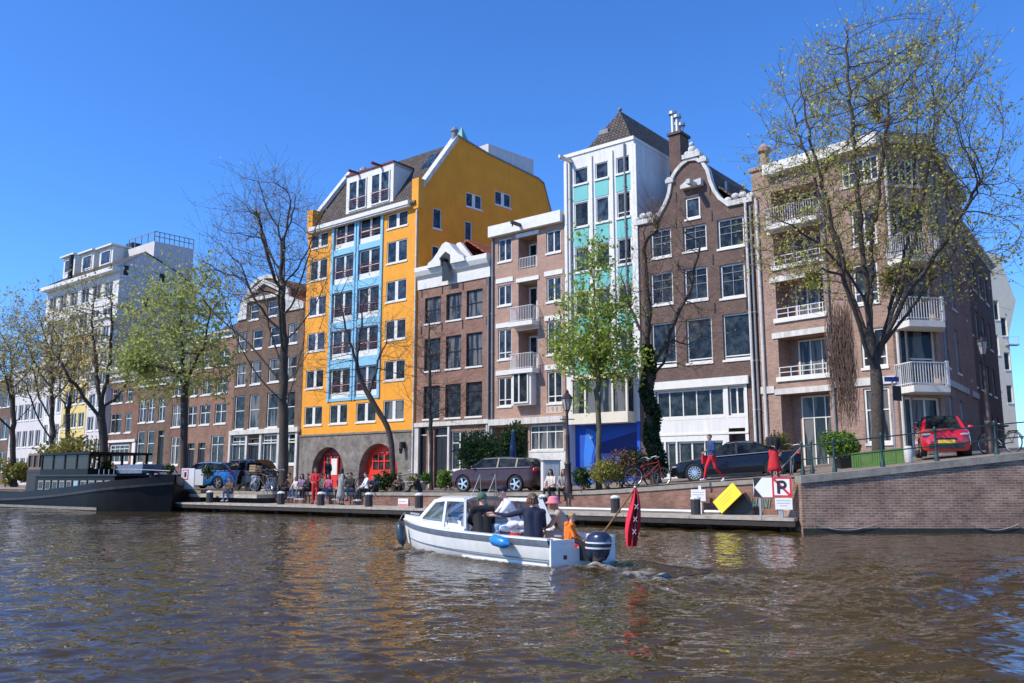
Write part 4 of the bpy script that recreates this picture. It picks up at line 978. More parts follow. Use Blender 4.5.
# yellow and white narrow fronts (their own houses, one step forward)
fw = Plane(FAC.w(0, -.5, 0).xy, FAC.d)
def narrow(name, label, pxl, pxr, m, top, n, rows_, fm='white'):
    b = Bld(name, label, 'building', pxl, pxr, plane=fw); zt = b.Z((pxl+pxr)/2, top); w_ = b.W
    for j in range(rows_):
        z1 = zt-.8-j*(zt-b.gz-.8)/rows_; z0 = z1-(zt-b.gz-.8)/rows_*.62
        for i in range(n):
            x = .35+i*(w_-.3)/n; b.window(x, x+(w_-.3)/n-.4, z0, z1, vs=(.5,), rec=.12, fm=fm, gm=random.choice(['glass', 'glass_b', 'glass_c']))
    b.wall(m, zt, depth=.6 if pxl > 30 else 10); b.mbx('roof_edge', 'white', [(-.03, w_+.03, -.2, .2, zt, zt+.3)]); return b
narrow('terrace_house', 'narrow yellow front with white window frames behind the bare trees', 56.5, 80.5, 'yellow', 338, 3, 6)
narrow('terrace_house', 'narrow white front with bay windows next to the yellow front', 81, 99, 'grey_stucco', 322, 2, 7)
narrow('terrace_house', 'long low white front behind the wheelhouse of the houseboat', 5, 37.7, 'grey_stucco', 372, 5, 4)
narrow('terrace_house', 'brown brick house cut by the left edge of the view behind the bare trees', -45, 4.7, 'br_brown', 385, 6, 3)
narrow('terrace_house', 'white front partly seen right of the wheelhouse below the grey block', 38, 56.2, 'stucco', 360, 3, 4)
# ---------------------------------------------------------------- ground, quay, water
def Yq(x):
    if x < 8.652: return 31.51-.7366*(x-4.79)
    return 26.3
xs = [-400, -200, -120, -90]+list(np.arange(-80, 8.6, 2.0))+[8.65, 8.66, 9.5, 10.5, 12, 13, 14, 15.6, 17, 19, 22, 26, 30, 40, 60, 100, 200, 400]
ks = [0.0, .5, 1.5, 3, 6, 10, 20, 40, 80, 200, 600, 1500]
mb = MB(); v = []
for x in xs:
    y0 = Yq(x)+.42*(1.24 if x < 8.655 else 1)
    for k in ks: v.append((x, y0+k, gz(x)))
nk = len(ks)
mb.add(v, [(i*nk+j, (i+1)*nk+j, (i+1)*nk+j+1, i*nk+j+1) for i in range(len(xs)-1) for j in range(nk-1)])
tag(mb.build('street', 'pave'), 'brick paved canal street rising towards the bridge', None, None, 'structure')
def wall_run(name, label, xa, xb, n, th=.42, cap=.14, cm='coping', m='br_quay', yf=Yq, zb=-1.2, drop=.0):
    root = empty(name, (xa, yf(xa), 0), label, 'quay wall'); mb = MB(); mc = MB(); O = root.location
    X = sorted(set([xa, xb]+[float(t) for t in np.linspace(xa, xb, n)]))
    nn = 1.24 if xb < 8.7 else 1
    for a, c in zip(X, X[1:]):
        ya, yc = yf(a), yf(c); za, zc = gz(a)+.03-drop, gz(c)+.03-drop
        def blk(M_, o1, o2, zl1, zl2, zu1, zu2):
            M_.add([(a-O.x, ya+o1-O.y, zl1), (c-O.x, yc+o1-O.y, zl2), (c-O.x, yc+o2-O.y, zl2), (a-O.x, ya+o2-O.y, zl1), (a-O.x, ya+o1-O.y, zu1), (c-O.x, yc+o1-O.y, zu2), (c-O.x, yc+o2-O.y, zu2), (a-O.x, ya+o2-O.y, zu1)],
                   [(0, 1, 2, 3), (4, 7, 6, 5), (0, 4, 5, 1), (1, 5, 6, 2), (2, 6, 7, 3), (3, 7, 4, 0)])
        blk(mb, 0, th*nn, zb, zb, za-cap, zc-cap); blk(mc, -.06, (th+.02)*nn, za-cap+.001, zc-cap+.001, za, zc)
    link('brickwork', mb.mesh('brickwork', m, fixn=False), root); link('coping', mc.mesh('coping', cm, fixn=False), root); return root
wall_run('quay_wall', 'low red brown brick quay wall behind the landing deck', -17.6, 8.64, 24, m='br_quay2', drop=.06)
wall_run('quay_wall', 'brick quay wall running on behind the moored houseboat', -120, -17.65, 30, m='br_quay2')
rw = wall_run('quay_wall', 'high brick canal wall rising to the bridge under the iron railing', 8.66, 34, 18, th=.5, cap=.22)
# return face where the high wall steps forward of the low one
O = rw.location
link('end_face', MB().box(-.005, .55, .5, 2.75, -1.2, gz(8.66)-.05).mesh('end_face', 'br_quay'), rw)
link('algae_band', MB().box(0, 25.3, -.012, -.002, -.4, .13).mesh('algae_band', mat('dark_algae', (.03, .028, .018), .6, var=.4, vscale=6)), rw)
mb = MB()
for i in range(3):
    x0 = [.3, 5.0, 6.6][i]; x1 = x0+[1.9, 1.4, 1.6][i]
    mb.tube([(x0+(x1-x0)*t, -.05, .26-.18*math.sin(math.pi*t)) for t in np.linspace(0, 1, 10)], .013, 6)
link('mooring_rope', mb.mesh('mooring_rope', 'concrete'), rw)

# landing deck
S0, S1 = -26.2, 6.0
root = empty('landing_deck', Q(S0, 0, 0), 'long pale timber landing deck along the canal below the low brick wall', 'landing stage', rz=QANG)
L = S1-S0; ZD = .42
mb = MB(); k = 0; x = 0
while x < L-.01:
    x2 = min(L, x+2.4); mb.box(x+.01, x2-.01, .0, 2.0, ZD-.09, ZD); x = x2
link('planking', mb.mesh('planking', 'deck'), root)
mb = MB(); mb.box(0, L, .03, .22, ZD-.26, ZD-.092); link('edge_beam', mb.mesh('edge_beam', 'wood_dk'), root)
mb = MB(); x = .5
while x < L: mb.tube([(x, .5, -1.5), (x, .5, ZD-.1)], .13, 8); mb.box(x-.08, x+.08, .25, 1.95, ZD-.25, ZD-.092); x += 2.4
link('piles', mb.mesh('piles', 'wood_dk'), root)
mb = MB(); mb.box(0, 5.6, .9, 2.0, ZD+.25, ZD+.42); link('raised_platform', mb.mesh('raised_platform', 'deck'), root)
mb = MB(); mb.box(0, 5.6, 1.6, 2.0, ZD+.001, ZD+.25); link('platform_base', mb.mesh('platform_base', 'wood_dk'), root)

# water: one sheet, waves modelled near, flat far off
nr, na = 1000, 640
rr = np.concatenate([[0.6], 2.2*np.exp(np.linspace(0, math.log(150/2.2), nr-6)), [190, 260, 400, 800, 1600]])
aa = np.concatenate([np.linspace(-math.radians(44), math.radians(44), na-40), np.linspace(math.radians(44), math.radians(316), 41)[1:-1]])
nr, na = len(rr), len(aa)
RR, AA = np.meshgrid(rr, aa, indexing='ij'); X = RR*np.sin(AA); Y = RR*np.cos(AA)
rng = np.random.default_rng(5); Z = np.zeros_like(X)
dx = np.where(RR < 150, RR*.0043, 99)
def addw(lam, amp, th, ph, sk=1.0):
    global Z
    k = 2*math.pi/lam; a = (X*math.cos(th)+Y*math.sin(th))*k+ph
    fade = np.clip(lam/(dx*2.5)-1, 0, 1)
    Z += amp*fade*(np.sin(a)+.25*np.sin(2*a+.6))
main = math.radians(-84)
for i in range(76):
    lam = .14*1.064**i; th = main+rng.normal()*.62; ph = rng.uniform(0, 6.28)
    addw(lam, .0040*lam**.70*(1.0 if lam < 1.2 else .30), th, ph)
mod = .75+.45*np.sin(X*.31+1+1.5*np.sin(Y*.17))*np.sin(Y*.23+.5+np.sin(X*.2)); Z *= np.clip(mod, .35, 1.3)
# boat: stern at BS, heading BH
BS = np.array([1.28, 16.1]); BH = np.array([-.655, .756]); BN = np.array([.756, .655])
def rel(x, y): return (x-BS[0])*BH[0]+(y-BS[1])*BH[1], (x-BS[0])*BN[0]+(y-BS[1])*BN[1]
a_, n_ = rel(X, Y)
bk = np.clip(-a_, 0, None); lat = np.abs(n_)
wk = np.exp(-(lat/(.55+.16*bk))**2)*np.exp(-bk/4.5)*(a_ < .1)
def rnd(sc_, n=24, seed=1):
    r2 = np.random.default_rng(seed); o = np.zeros_like(X)
    for i in range(n):
        t = r2.uniform(0, 6.28); k = 2*math.pi/(sc_*r2.uniform(.6, 1.6)); o += np.sin((X*math.cos(t)+Y*math.sin(t))*k+r2.uniform(0, 6.28))
    return o/math.sqrt(n/2)
turb = rnd(.35, 30, 3); turb2 = rnd(.9, 24, 4)
Z += wk*(.03*turb+.03*turb2)
for sgn in (1, -1):
    d0 = bk*.36+.7 ; w_ = .35+.05*bk; crest = lat-d0
    Z += .08*np.exp(-(crest/w_)**2)*np.cos(crest*3.6)*np.exp(-bk/14)*(a_ < 4)*(sgn*n_ > 0)
d = a_-5.2; bw = np.exp(-((d+.6)/1.0)**2)*np.exp(-((lat-.55)/.35)**2); Z += .09*bw+.03*bw*turb
for i in range(7):   # transverse waves of the wake
    Z += .022*np.exp(-(lat/(1.2+.4*bk))**2)*np.sin(bk*2.6+lat*.5)*np.exp(-bk/10)*(a_ < -.3)/2.2
ins = (a_ > -.1) & (a_ < 5.2) & (lat < .8); Z = np.where(ins, Z-.05, Z)
Z = np.where(RR > 120, 0, Z)
verts = np.stack([X.ravel(), Y.ravel(), Z.ravel()], 1)
ii, jj = np.meshgrid(np.arange(nr-1), np.arange(na), indexing='ij'); j2 = (jj+1) % na
fa = np.stack([ii*na+jj, ii*na+j2, (ii+1)*na+j2, (ii+1)*na+jj], -1).reshape(-1, 4)
me = bpy.data.meshes.new('water'); me.vertices.add(len(verts)+0); me.vertices.foreach_set('co', verts.ravel())
me.loops.add(len(fa)*4); me.loops.foreach_set('vertex_index', fa.ravel()[::1]); me.polygons.add(len(fa))
me.polygons.foreach_set('loop_start', np.arange(0, len(fa)*4, 4)); me.polygons.foreach_set('loop_total', np.full(len(fa), 4))
me.polygons.foreach_set('use_smooth', np.ones(len(fa), bool)); me.update(calc_edges=True); me.flip_normals()
m = mat('canal_water', (.056, .036, .012), .015, spec=.5); n = m.node_tree; bs = n.nodes['Principled BSDF']; bs.inputs['IOR'].default_value = 1.333
tc = n.nodes.new('ShaderNodeTexCoord'); mp = n.nodes.new('ShaderNodeMapping'); mp.inputs['Rotation'].default_value = (0, 0, .08); mp.inputs['Scale'].default_value = (.9, 1.25, 1)
nz = n.nodes.new('ShaderNodeTexNoise'); nz.inputs['Scale'].default_value = 3.6; nz.inputs['Detail'].default_value = 2; nz.inputs['Roughness'].default_value = .5
bp = n.nodes.new('ShaderNodeBump'); bp.inputs['Strength'].default_value = .5; bp.inputs['Distance'].default_value = .06
L_ = n.links; L_.new(tc.outputs['Object'], mp.inputs[0]); L_.new(mp.outputs[0], nz.inputs['Vector']); L_.new(nz.outputs[0], bp.inputs['Height']); L_.new(bp.outputs[0], bs.inputs['Normal'])
me.materials.append(m)
# foam where the water is churned: a second material on those faces

fc = (wk*np.clip(turb*.7+turb2*.6, 0, 3)*np.exp(-bk/2.6))*1.6+bw*np.clip(turb*.8+.5, 0, 2)*1.6+.9*np.exp(-((lat-(bk*.36+.75))/.10)**2)*np.exp(-bk/3.5)*np.clip(turb*.6+.1, 0, 2)*(a_ < 0)
tf = rnd(.13, 30, 9); fc = fc*np.clip(.7+.25*tf, 0, 1.6)*.8+np.exp(-(lat/(.35+.10*bk))**2)*np.exp(-bk/4.5)*(a_ < -.3)*np.clip(.45+.35*tf, 0, 1)
fa_ = np.where(ins, 0, np.clip(fc, 0, 1.5)).ravel().astype(np.float32)
at_f = me.attributes.new('foam', 'FLOAT', 'POINT'); at_f.data.foreach_set('value', fa_)
an = n.nodes.new('ShaderNodeAttribute'); an.attribute_name = 'foam'; fz = n.nodes.new('ShaderNodeTexNoise'); fz.inputs['Scale'].default_value = 11; fz.inputs['Detail'].default_value = 6; fz.inputs['Roughness'].default_value = .7
L_.new(tc.outputs['Object'], fz.inputs['Vector']); mu = n.nodes.new('ShaderNodeMath'); mu.operation = 'MULTIPLY'; L_.new(an.outputs['Fac'], mu.inputs[0]); L_.new(fz.outputs[0], mu.inputs[1])
mr_ = n.nodes.new('ShaderNodeMapRange'); mr_.inputs[1].default_value = .10; mr_.inputs[2].default_value = .75; mr_.inputs[4].default_value = .62; L_.new(mu.outputs[0], mr_.inputs[0])
mc = n.nodes.new('ShaderNodeMix'); mc.data_type = 'RGBA'; mc.inputs[6].default_value = (.056, .036, .012, 1); mc.inputs[7].default_value = (.66, .63, .58, 1); L_.new(mr_.outputs[0], mc.inputs[0]); L_.new(mc.outputs[2], bs.inputs['Base Color'])
m2_ = n.nodes.new('ShaderNodeMapRange'); m2_.inputs[3].default_value = .015; m2_.inputs[4].default_value = .6; L_.new(mr_.outputs[0], m2_.inputs[0]); L_.new(m2_.outputs[0], bs.inputs['Roughness'])
wo = bpy.data.objects.new('water', me); COL.objects.link(wo); wo['kind'] = 'structure'; wo['label'] = 'brown rippled canal water with a boat wake'
# ---------------------------------------------------------------- trees
def leafmat(name, c1, c2, tr=.45):
    m = bpy.data.materials.new(name); m.use_nodes = True; n = m.node_tree; L = n.links
    for x in list(n.nodes): n.nodes.remove(x)
    out = n.nodes.new('ShaderNodeOutputMaterial'); d = n.nodes.new('ShaderNodeBsdfPrincipled'); t = n.nodes.new('ShaderNodeBsdfTranslucent'); mx = n.nodes.new('ShaderNodeMixShader')
    d.inputs['Roughness'].default_value = .55; d.inputs['Specular IOR Level'].default_value = .3
    g = n.nodes.new('ShaderNodeNewGeometry'); cr = n.nodes.new('ShaderNodeValToRGB'); cr.color_ramp.elements[0].color = (*c1, 1); cr.color_ramp.elements[1].color = (*c2, 1)
    L.new(g.outputs['Random Per Island'], cr.inputs[0]); L.new(cr.outputs[0], d.inputs['Base Color']); L.new(cr.outputs[0], t.inputs['Color'])
    mx.inputs[0].default_value = tr; L.new(d.outputs[0], mx.inputs[1]); L.new(t.outputs[0], mx.inputs[2]); L.new(mx.outputs[0], out.inputs[0]); return m
M['bark'] = mat('grey_brown_bark', (.095, .075, .06), .95, col2=(.045, .036, .03), vscale=9, bump=.8, bscale=22)
M['bark_lt'] = mat('mossy_bark', (.17, .15, .075), .95, col2=(.08, .065, .04), vscale=7, bump=.7, bscale=22)
M['twig'] = mat('twig_bark', (.13, .085, .065), .9)
M['bud'] = leafmat('young_olive_leaves', (.36, .31, .07), (.56, .50, .20))
M['leafy'] = leafmat('opening_yellow_green_leaves', (.38, .37, .06), (.62, .60, .18))
M['spring'] = leafmat('fresh_green_leaves', (.22, .32, .035), (.46, .55, .10))
M['pale'] = leafmat('pale_green_leaves', (.33, .38, .08), (.54, .57, .19))
M['ivy'] = leafmat('dark_ivy_leaves', (.015, .035, .012), (.06, .09, .03), .2)
M['green'] = leafmat('shrub_leaves', (.06, .13, .02), (.20, .32, .05), .35)
M['olive'] = leafmat('olive_shrub_leaves', (.20, .19, .04), (.36, .33, .08), .35)
M['deep'] = leafmat('deep_green_leaves', (.02, .05, .015), (.07, .12, .03), .25)
M['redleaf'] = leafmat('reddish_shrub_leaves', (.10, .05, .03), (.22, .13, .05), .3)

def grow(seeds, attr, step, infl, kill, iters, up=.08, rng=None, jit=.12):
    pos = []; par = []
    for s, pidx in seeds:
        prev = pidx
        for k, p in enumerate(s):
            if prev is None or k > 0 or pidx is None or True:
                pos.append(np.array(p, float)); par.append(-1 if prev is None else prev); prev = len(pos)-1
    pos = list(pos); A = np.array(attr); alive = np.ones(len(A), bool)
    P_ = np.array(pos); D = np.full(len(A), 1e9); N = np.zeros(len(A), int)
    def upd(new, base):
        d = np.linalg.norm(A[:, None, :]-new[None], axis=2); j = d.argmin(1); dm = d[np.arange(len(A)), j]; c = dm < D; D[c] = dm[c]; N[c] = j[c]+base
    upd(P_, 0)
    for it in range(iters):
        act = alive & (D < infl)
        if not act.any(): 
            if it > 3: break
            act = alive & (D < 1e8)
        idx = N[act]; dirs = A[act]-P_[idx]; dirs /= np.linalg.norm(dirs, axis=1)[:, None]+1e-9
        u = np.unique(idx); acc = np.zeros((len(P_), 3)); np.add.at(acc, idx, dirs)
        a = acc[u]; ln = np.linalg.norm(a, axis=1)[:, None]; a = a/(ln+1e-9)
        a += rng.normal(0, jit, a.shape); a[:, 2] += up; a /= np.linalg.norm(a, axis=1)[:, None]
        new = P_[u]+a*step; base = len(P_)
        P_ = np.vstack([P_, new]); par += list(u)
        upd(new, base); alive &= D > kill
        if len(P_) > 9000: break
    return P_, np.array(par)
def radii(P_, par, r0, ex, rmax):
    n = len(P_); acc = np.zeros(n)
    for i in range(n-1, -1, -1):
        if acc[i] == 0: acc[i] = r0**ex
        if par[i] >= 0: acc[par[i]] += acc[i]
    r = acc**(1/ex); return np.minimum(r*(rmax/r[0] if r[0] > 0 else 1) if True else r, rmax)
def skin_tubes(P_, par, r, thr, rng):
    ch = [[] for _ in P_]
    for i, p in enumerate(par):
        if p >= 0: ch[p].append(i)
    big, small = MB(), MB(); starts = [(None, i) for i in range(len(P_)) if par[i] < 0]
    while starts:
        p, i = starts.pop(); chain = [] if p is None else [p]; rads = [] if p is None else [min(r[i]*1.15, r[p])]
        while True:
            chain.append(i); rads.append(r[i]); c = ch[i]
            if not c: break
            c = sorted(c, key=lambda q: -r[q]); starts += [(i, q) for q in c[1:]]; i = c[0]
        if len(chain) < 2: continue
        # split the chain where it gets thin
        k = next((j for j, q in enumerate(rads) if q < thr), len(chain))
        if k > 1: big.tube([P_[q] for q in chain[:k+1]], rads[:k+1], 9 if rads[0] > .12 else 6, cap=False)
        k2 = max(0, k-1) if k > 1 else 0
        if k < len(chain) and len(chain)-k2 > 1: small.tube([P_[q] for q in chain[k2:]], [min(x, thr) for x in rads[k2:]], 3, cap=False)
    return big, small
def leaves(P_, r, dens, size, spread, thr, rng, clump=1, droop=.0, flat=.5):
    idx = np.where(r < thr)[0] if True else 0; n = int(len(idx)*dens)
    c = P_[rng.choice(idx, n)]+rng.normal(0, spread, (n, 3)); c[:, 2] -= droop
    c = np.repeat(c, clump, 0)
    if clump > 1: c = c+rng.normal(0, size*.6, c.shape)
    return leafcards(c, size, rng, flat)
def leafcards(c, size, rng, flat=.5):
    n = len(c); a = rng.normal(size=(n, 3)); a /= np.linalg.norm(a, axis=1)[:, None]
    b = rng.normal(size=(n, 3)); b[:, 2] *= flat; b -= a*(a*b).sum(1)[:, None]; b /= np.linalg.norm(b, axis=1)[:, None]
    s = size*rng.uniform(.6, 1.3, (n, 1)); 
    v = np.stack([c-a*s*.5, c+b*s*.32, c+a*s*.6, c-b*s*.32], 1).reshape(-1, 3)
    me = bpy.data.meshes.new('crown'); me.vertices.add(n*4); me.vertices.foreach_set('co', v.ravel())
    me.loops.add(n*4); me.loops.foreach_set('vertex_index', np.arange(n*4)); me.polygons.add(n); me.polygons.foreach_set('loop_start', np.arange(0, n*4, 4)); me.polygons.foreach_set('loop_total', np.full(n, 4)); me.update(calc_edges=True)
    return me
def tree(name, label, px, Y, trunk, env, n_attr, rmax, leaf=None, dens=0, lsize=.1, spread=.12, step=.38, infl=2.6, kill=.55, seed=1, limbs=(), bark='bark', up=.08, group='trees along the canal quay', r0=.0045, thr=.022, ex=2.35, clump=1, zbase=None, twigs=.95, leafthr=.012, hollow=.3, flare=True, auto=None, jit=.07):
    """trunk: pixel points up the trunk; env: list of (px, py, rx_px, ry_px, depth m) ellipsoids; limbs: pixel polylines with depth offsets"""
    rng = np.random.default_rng(seed); base = P(px, Y, gz(P(px, Y, 1.2).x)); s = F/(Y*CT)
    if zbase is not None: base.z = zbase
    tp = [np.array(base)]
    for q in trunk: tp.append(np.array(at(q[0], q[1], Y+(q[2] if len(q) > 2 else 0))))
    def dens_path(pts, st):
        out = [pts[0]]
        for a, c in zip(pts, pts[1:]):
            L = np.linalg.norm(c-a); k = max(1, int(L/st))
            for i in range(1, k+1): out.append(a+(c-a)*i/k+(rng.normal(0, .03, 3) if i < k else 0))
        return out
    T = dens_path(tp, step); seeds = [(T, None)]; allp = list(T)
    for lb in limbs:
        lp = [np.array(at(q[0], q[1], Y+q[2])) for q in lb]
        j = int(np.argmin([np.linalg.norm(x-lp[0]) for x in allp])); lp[0] = allp[j]; D_ = dens_path(lp, step)[1:]; seeds.append((D_, j)); allp += D_
    if auto:
        n_, h0, h1, reach, rise = auto
        for i in range(n_):
            f = i/(n_-1); k = int((h0+(h1-h0)*f)*(len(T)-1)); p0 = T[k]; az = i*2.4+seed; rc = reach*(1-.45*f)*rng.uniform(.75, 1.15); ri = rise*(1-.25*f)*rng.uniform(.8, 1.1)
            o3 = np.array([math.cos(az), math.sin(az)*.8, 0]); u3 = np.array([0, 0, 1.])
            lp = [p0, p0+o3*rc*.30+u3*ri*.16, p0+o3*rc*.62+u3*ri*.45, p0+o3*rc*.85+u3*ri*.75, p0+o3*rc+u3*ri]
            D_ = dens_path(lp, step)[1:]; seeds.append((D_, k))
    at_ = []
    tot = sum(e[2]*e[3] for e in env)
    for ex_, ey, rx, ry, dz in env:
        c = np.array(at(ex_, ey, Y)); n = int(n_attr*rx*ry/tot); u = rng.normal(size=(n, 3)); u /= np.linalg.norm(u, axis=1)[:, None]
        rad = rng.uniform(hollow**2, 1, (n, 1))**.5; at_.append(c+u*rad*np.array([rx/s, dz, ry/s]))
    at_ = np.vstack(at_); at_ = at_[at_[:, 2] > base.z+1.8]
    P_, par = grow(seeds, at_, step, infl, kill, 90, up, rng, jit)
    # smooth the limbs, then add side twigs on the thin wood
    for _ in range(2):
        has = par >= 0; av = P_.copy(); cnt = np.zeros(len(P_)); sm = np.zeros_like(P_); np.add.at(sm, par[has], P_[has]); np.add.at(cnt, par[has], 1)
        m_ = (cnt > 0) & has; av[m_] = .5*P_[m_]+.25*P_[par[m_]]+.25*sm[m_]/cnt[m_][:, None]; P_ = av
    kids = np.bincount(par[par >= 0], minlength=len(P_)); desc = np.ones(len(P_))
    for i in range(len(P_)-1, -1, -1):
        if par[i] >= 0: desc[par[i]] += desc[i]
    for rd in range(2):
        if rd: kids = np.bincount(par[par >= 0], minlength=len(P_)); thin = np.where(kids == 0)[0]
        else: thin = np.where((desc < 30) & (par >= 0))[0]
        thin = thin[par[thin] >= 0]; pick = rng.choice(thin, int(len(thin)*twigs*(1 if rd == 0 else .8)))
        d0 = P_[pick]-P_[par[pick]]; d0 /= np.linalg.norm(d0, axis=1)[:, None]+1e-9; d1 = d0*.9+rng.normal(0, .42, d0.shape); d1[:, 2] += .30; d1 /= np.linalg.norm(d1, axis=1)[:, None]
        l1 = rng.uniform(.6, 1.5, (len(pick), 1))*step; q1 = P_[pick]+d1*l1; q2 = q1+(d1+rng.normal(0, .12, d1.shape)+[0, 0, .12])*l1
        n0 = len(P_); P_ = np.vstack([P_, q1, q2]); par = np.concatenate([par, pick, n0+np.arange(len(pick))])
    tips = (np.bincount(par[par >= 0], minlength=len(P_)) == 0).sum(); ex = max(1.75, math.log(max(tips, 5))/math.log(rmax/r0))
    r = radii(P_, par, r0, ex, rmax)
    r = np.maximum(r, .005)
    if flare: r[0] *= 1.35; r[1] *= 1.08
    big, small = skin_tubes(P_-np.array(base), par, r, thr, rng)
    root = empty(name, base, label, 'tree', group)
    big.build('trunk', bark, root, smooth='all', fixn=False)
    if small.v: small.build('branches', 'twig', root, smooth='all', fixn=False)
    if leaf:
        me = leaves(P_-np.array(base), r, dens, lsize, spread, leafthr*1.5, rng, clump); me.materials.append(M[leaf]); link('crown', me, root)
    return root

# big tree on the bridge ramp
tree('quay_tree', 'tall plane tree coming into olive leaf in front of the corner block', 878, 30.0, [(877, 400), (875, 360, .1)],
     [(872, 165, 128, 150, 5.0), (885, 95, 98, 82, 3.6), (925, 235, 95, 85, 4.0), (800, 240, 52, 75, 3.0)], 3900, .21, leaf='leafy', dens=.55, lsize=.11, spread=.07, step=.30, infl=1.9, kill=.36, seed=3, up=.26, ex=2.25, leafthr=.009, clump=2,
     limbs=[[(876, 380, 0), (852, 300, -.8), (826, 200, -1.4), (806, 120, -1.8), (796, 70, -2)], [(875, 360, 0), (900, 280, 1.2), (915, 190, 1.8), (918, 110, 2), (915, 60, 2.1)], [(880, 350, 0), (925, 290, 1.2), (965, 240, 2), (1000, 205, 2.4)], [(876, 365, 0), (866, 300, -.3), (858, 200, -.6), (850, 100, -.8), (845, 30, -1)], [(876, 372, 0), (890, 320, .5), (915, 240, .8), (930, 160, 1), (936, 95, 1.2)], [(875, 350, 0), (840, 260, .6), (815, 180, 1), (790, 110, 1.4)], [(870, 330, 0), (872, 240, 1), (885, 140, 1.3), (892, 50, 1.6)], [(880, 350, 0), (905, 300, -1), (950, 235, -1.5), (985, 175, -2)], [(866, 300, 0), (830, 250, -1), (790, 225, -1.6), (765, 215, -2)]])
# young green tree in front of the blue ground floor
tree('young_tree', 'slender young tree with fresh green leaves and mossy trunk beside the lamp post', 599, 33.5, [(599, 420), (598, 380), (597, 330), (594, 285), (592, 255)],
     [(592, 345, 30, 52, 1.5), (594, 270, 15, 38, .7), (618, 365, 26, 22, 1.3), (572, 352, 22, 26, 1.1), (612, 318, 24, 26, 1.2), (577, 308, 18, 22, 1.0)], 1300, .105, leaf='spring', dens=3.0, lsize=.15, spread=.14, step=.22, infl=1.6, kill=.3, seed=5, bark='bark_lt', ex=2.3, leafthr=.012, up=.1)
# ivy-wrapped tree
IV = tree('ivy_tree', 'bare branched tree with its trunk wrapped in dark ivy beside the blue ground floor', 656, 35.5, [(652, 430), (648, 390), (648, 350)],
     [(665, 260, 42, 70, 2.4), (640, 300, 36, 45, 2.0), (690, 330, 30, 40, 1.8)], 900, .2, leaf='bud', dens=.12, lsize=.1, spread=.05, step=.30, infl=2.0, kill=.42, seed=8, ex=2.3,
     limbs=[[(648, 350, 0), (646, 290, 0), (643, 230, .3)], [(650, 375, 0), (668, 335, -.4), (690, 290, -.6), (705, 235, -.6)], [(647, 340, 0), (630, 305, .3), (618, 270, .5)], [(652, 385, 0), (664, 362, .2), (668, 340, .4), (690, 345, .4)]])
rng = np.random.default_rng(4); n = 5200; t = rng.uniform(0, 1, n); ph = rng.uniform(0, 6.28, n)
pa = [np.array(at(x, y, 35.5)) for x, y in ((657, 478), (653, 430), (648, 390), (648, 345))]
seg = np.minimum((t*3).astype(int), 2); f = t*3-seg
c = np.array([pa[s]*(1-g)+pa[s+1]*g for s, g in zip(seg, f)]); rad = (.31-.12*t)*rng.uniform(.75, 1.25, n)*(1+.35*np.sin(t*17+ph))
c[:, 0] += np.cos(ph)*rad; c[:, 1] += np.sin(ph)*rad
me = leafcards(c-np.array(IV.location), .16, rng); me.materials.append(M['ivy']); link('ivy', me, IV)
# leaning bare tree and thin bare tree
tree('quay_tree', 'leaning bare tree curving away from the right red arched door', 394, 42.5, [(392, 445), (388, 425), (372, 400), (360, 375), (356, 345, .3)],
     [(352, 320, 34, 50, 3.0), (330, 370, 26, 36, 2.4), (390, 355, 26, 38, 2.4)], 800, .135, leaf='bud', dens=.1, lsize=.1, spread=.05, step=.34, infl=2.2, kill=.48, seed=11, limbs=[[(360, 378, 0), (350, 340, -.4), (338, 300, -.6), (352, 262, -.6)], [(366, 392, 0), (378, 360, .6), (392, 330, 1)], [(356, 350, 0), (362, 310, .8), (374, 280, 1)]], ex=2.4)
tree('quay_tree', 'thin straight bare tree in front of the narrow rose brick house', 431, 44.5, [(431, 440), (430, 400), (429, 350), (430, 300)],
     [(431, 350, 26, 52, 2.4), (440, 400, 36, 22, 2.0)], 900, .10, leaf='bud', dens=.06, lsize=.08, spread=.05, step=.3, infl=2.0, kill=.4, seed=12, ex=2.4)
# big bare tree left of the orange block
tree('quay_tree', 'big bare tree with a thick straight trunk left of the orange block', 284, 44.5, [(284, 430), (283, 385), (284, 340), (282, 290), (280, 240), (278, 200)],
     [(270, 250, 66, 78, 4.8), (240, 290, 42, 44, 4.2), (300, 265, 36, 56, 3.4), (275, 205, 34, 38, 3.2)], 3000, .235, leaf='bud', dens=.30, lsize=.10, spread=.08, step=.36, infl=2.2, kill=.48, seed=14, ex=2.25, up=.2, auto=(15, .28, .9, 3.0, 4.2),
     limbs=[[(282, 385, 0), (255, 350, .6), (225, 325, 1), (200, 300, 1.2)], [(283, 375, 0), (300, 352, .5), (322, 335, 1), (340, 322, 1.2)]])
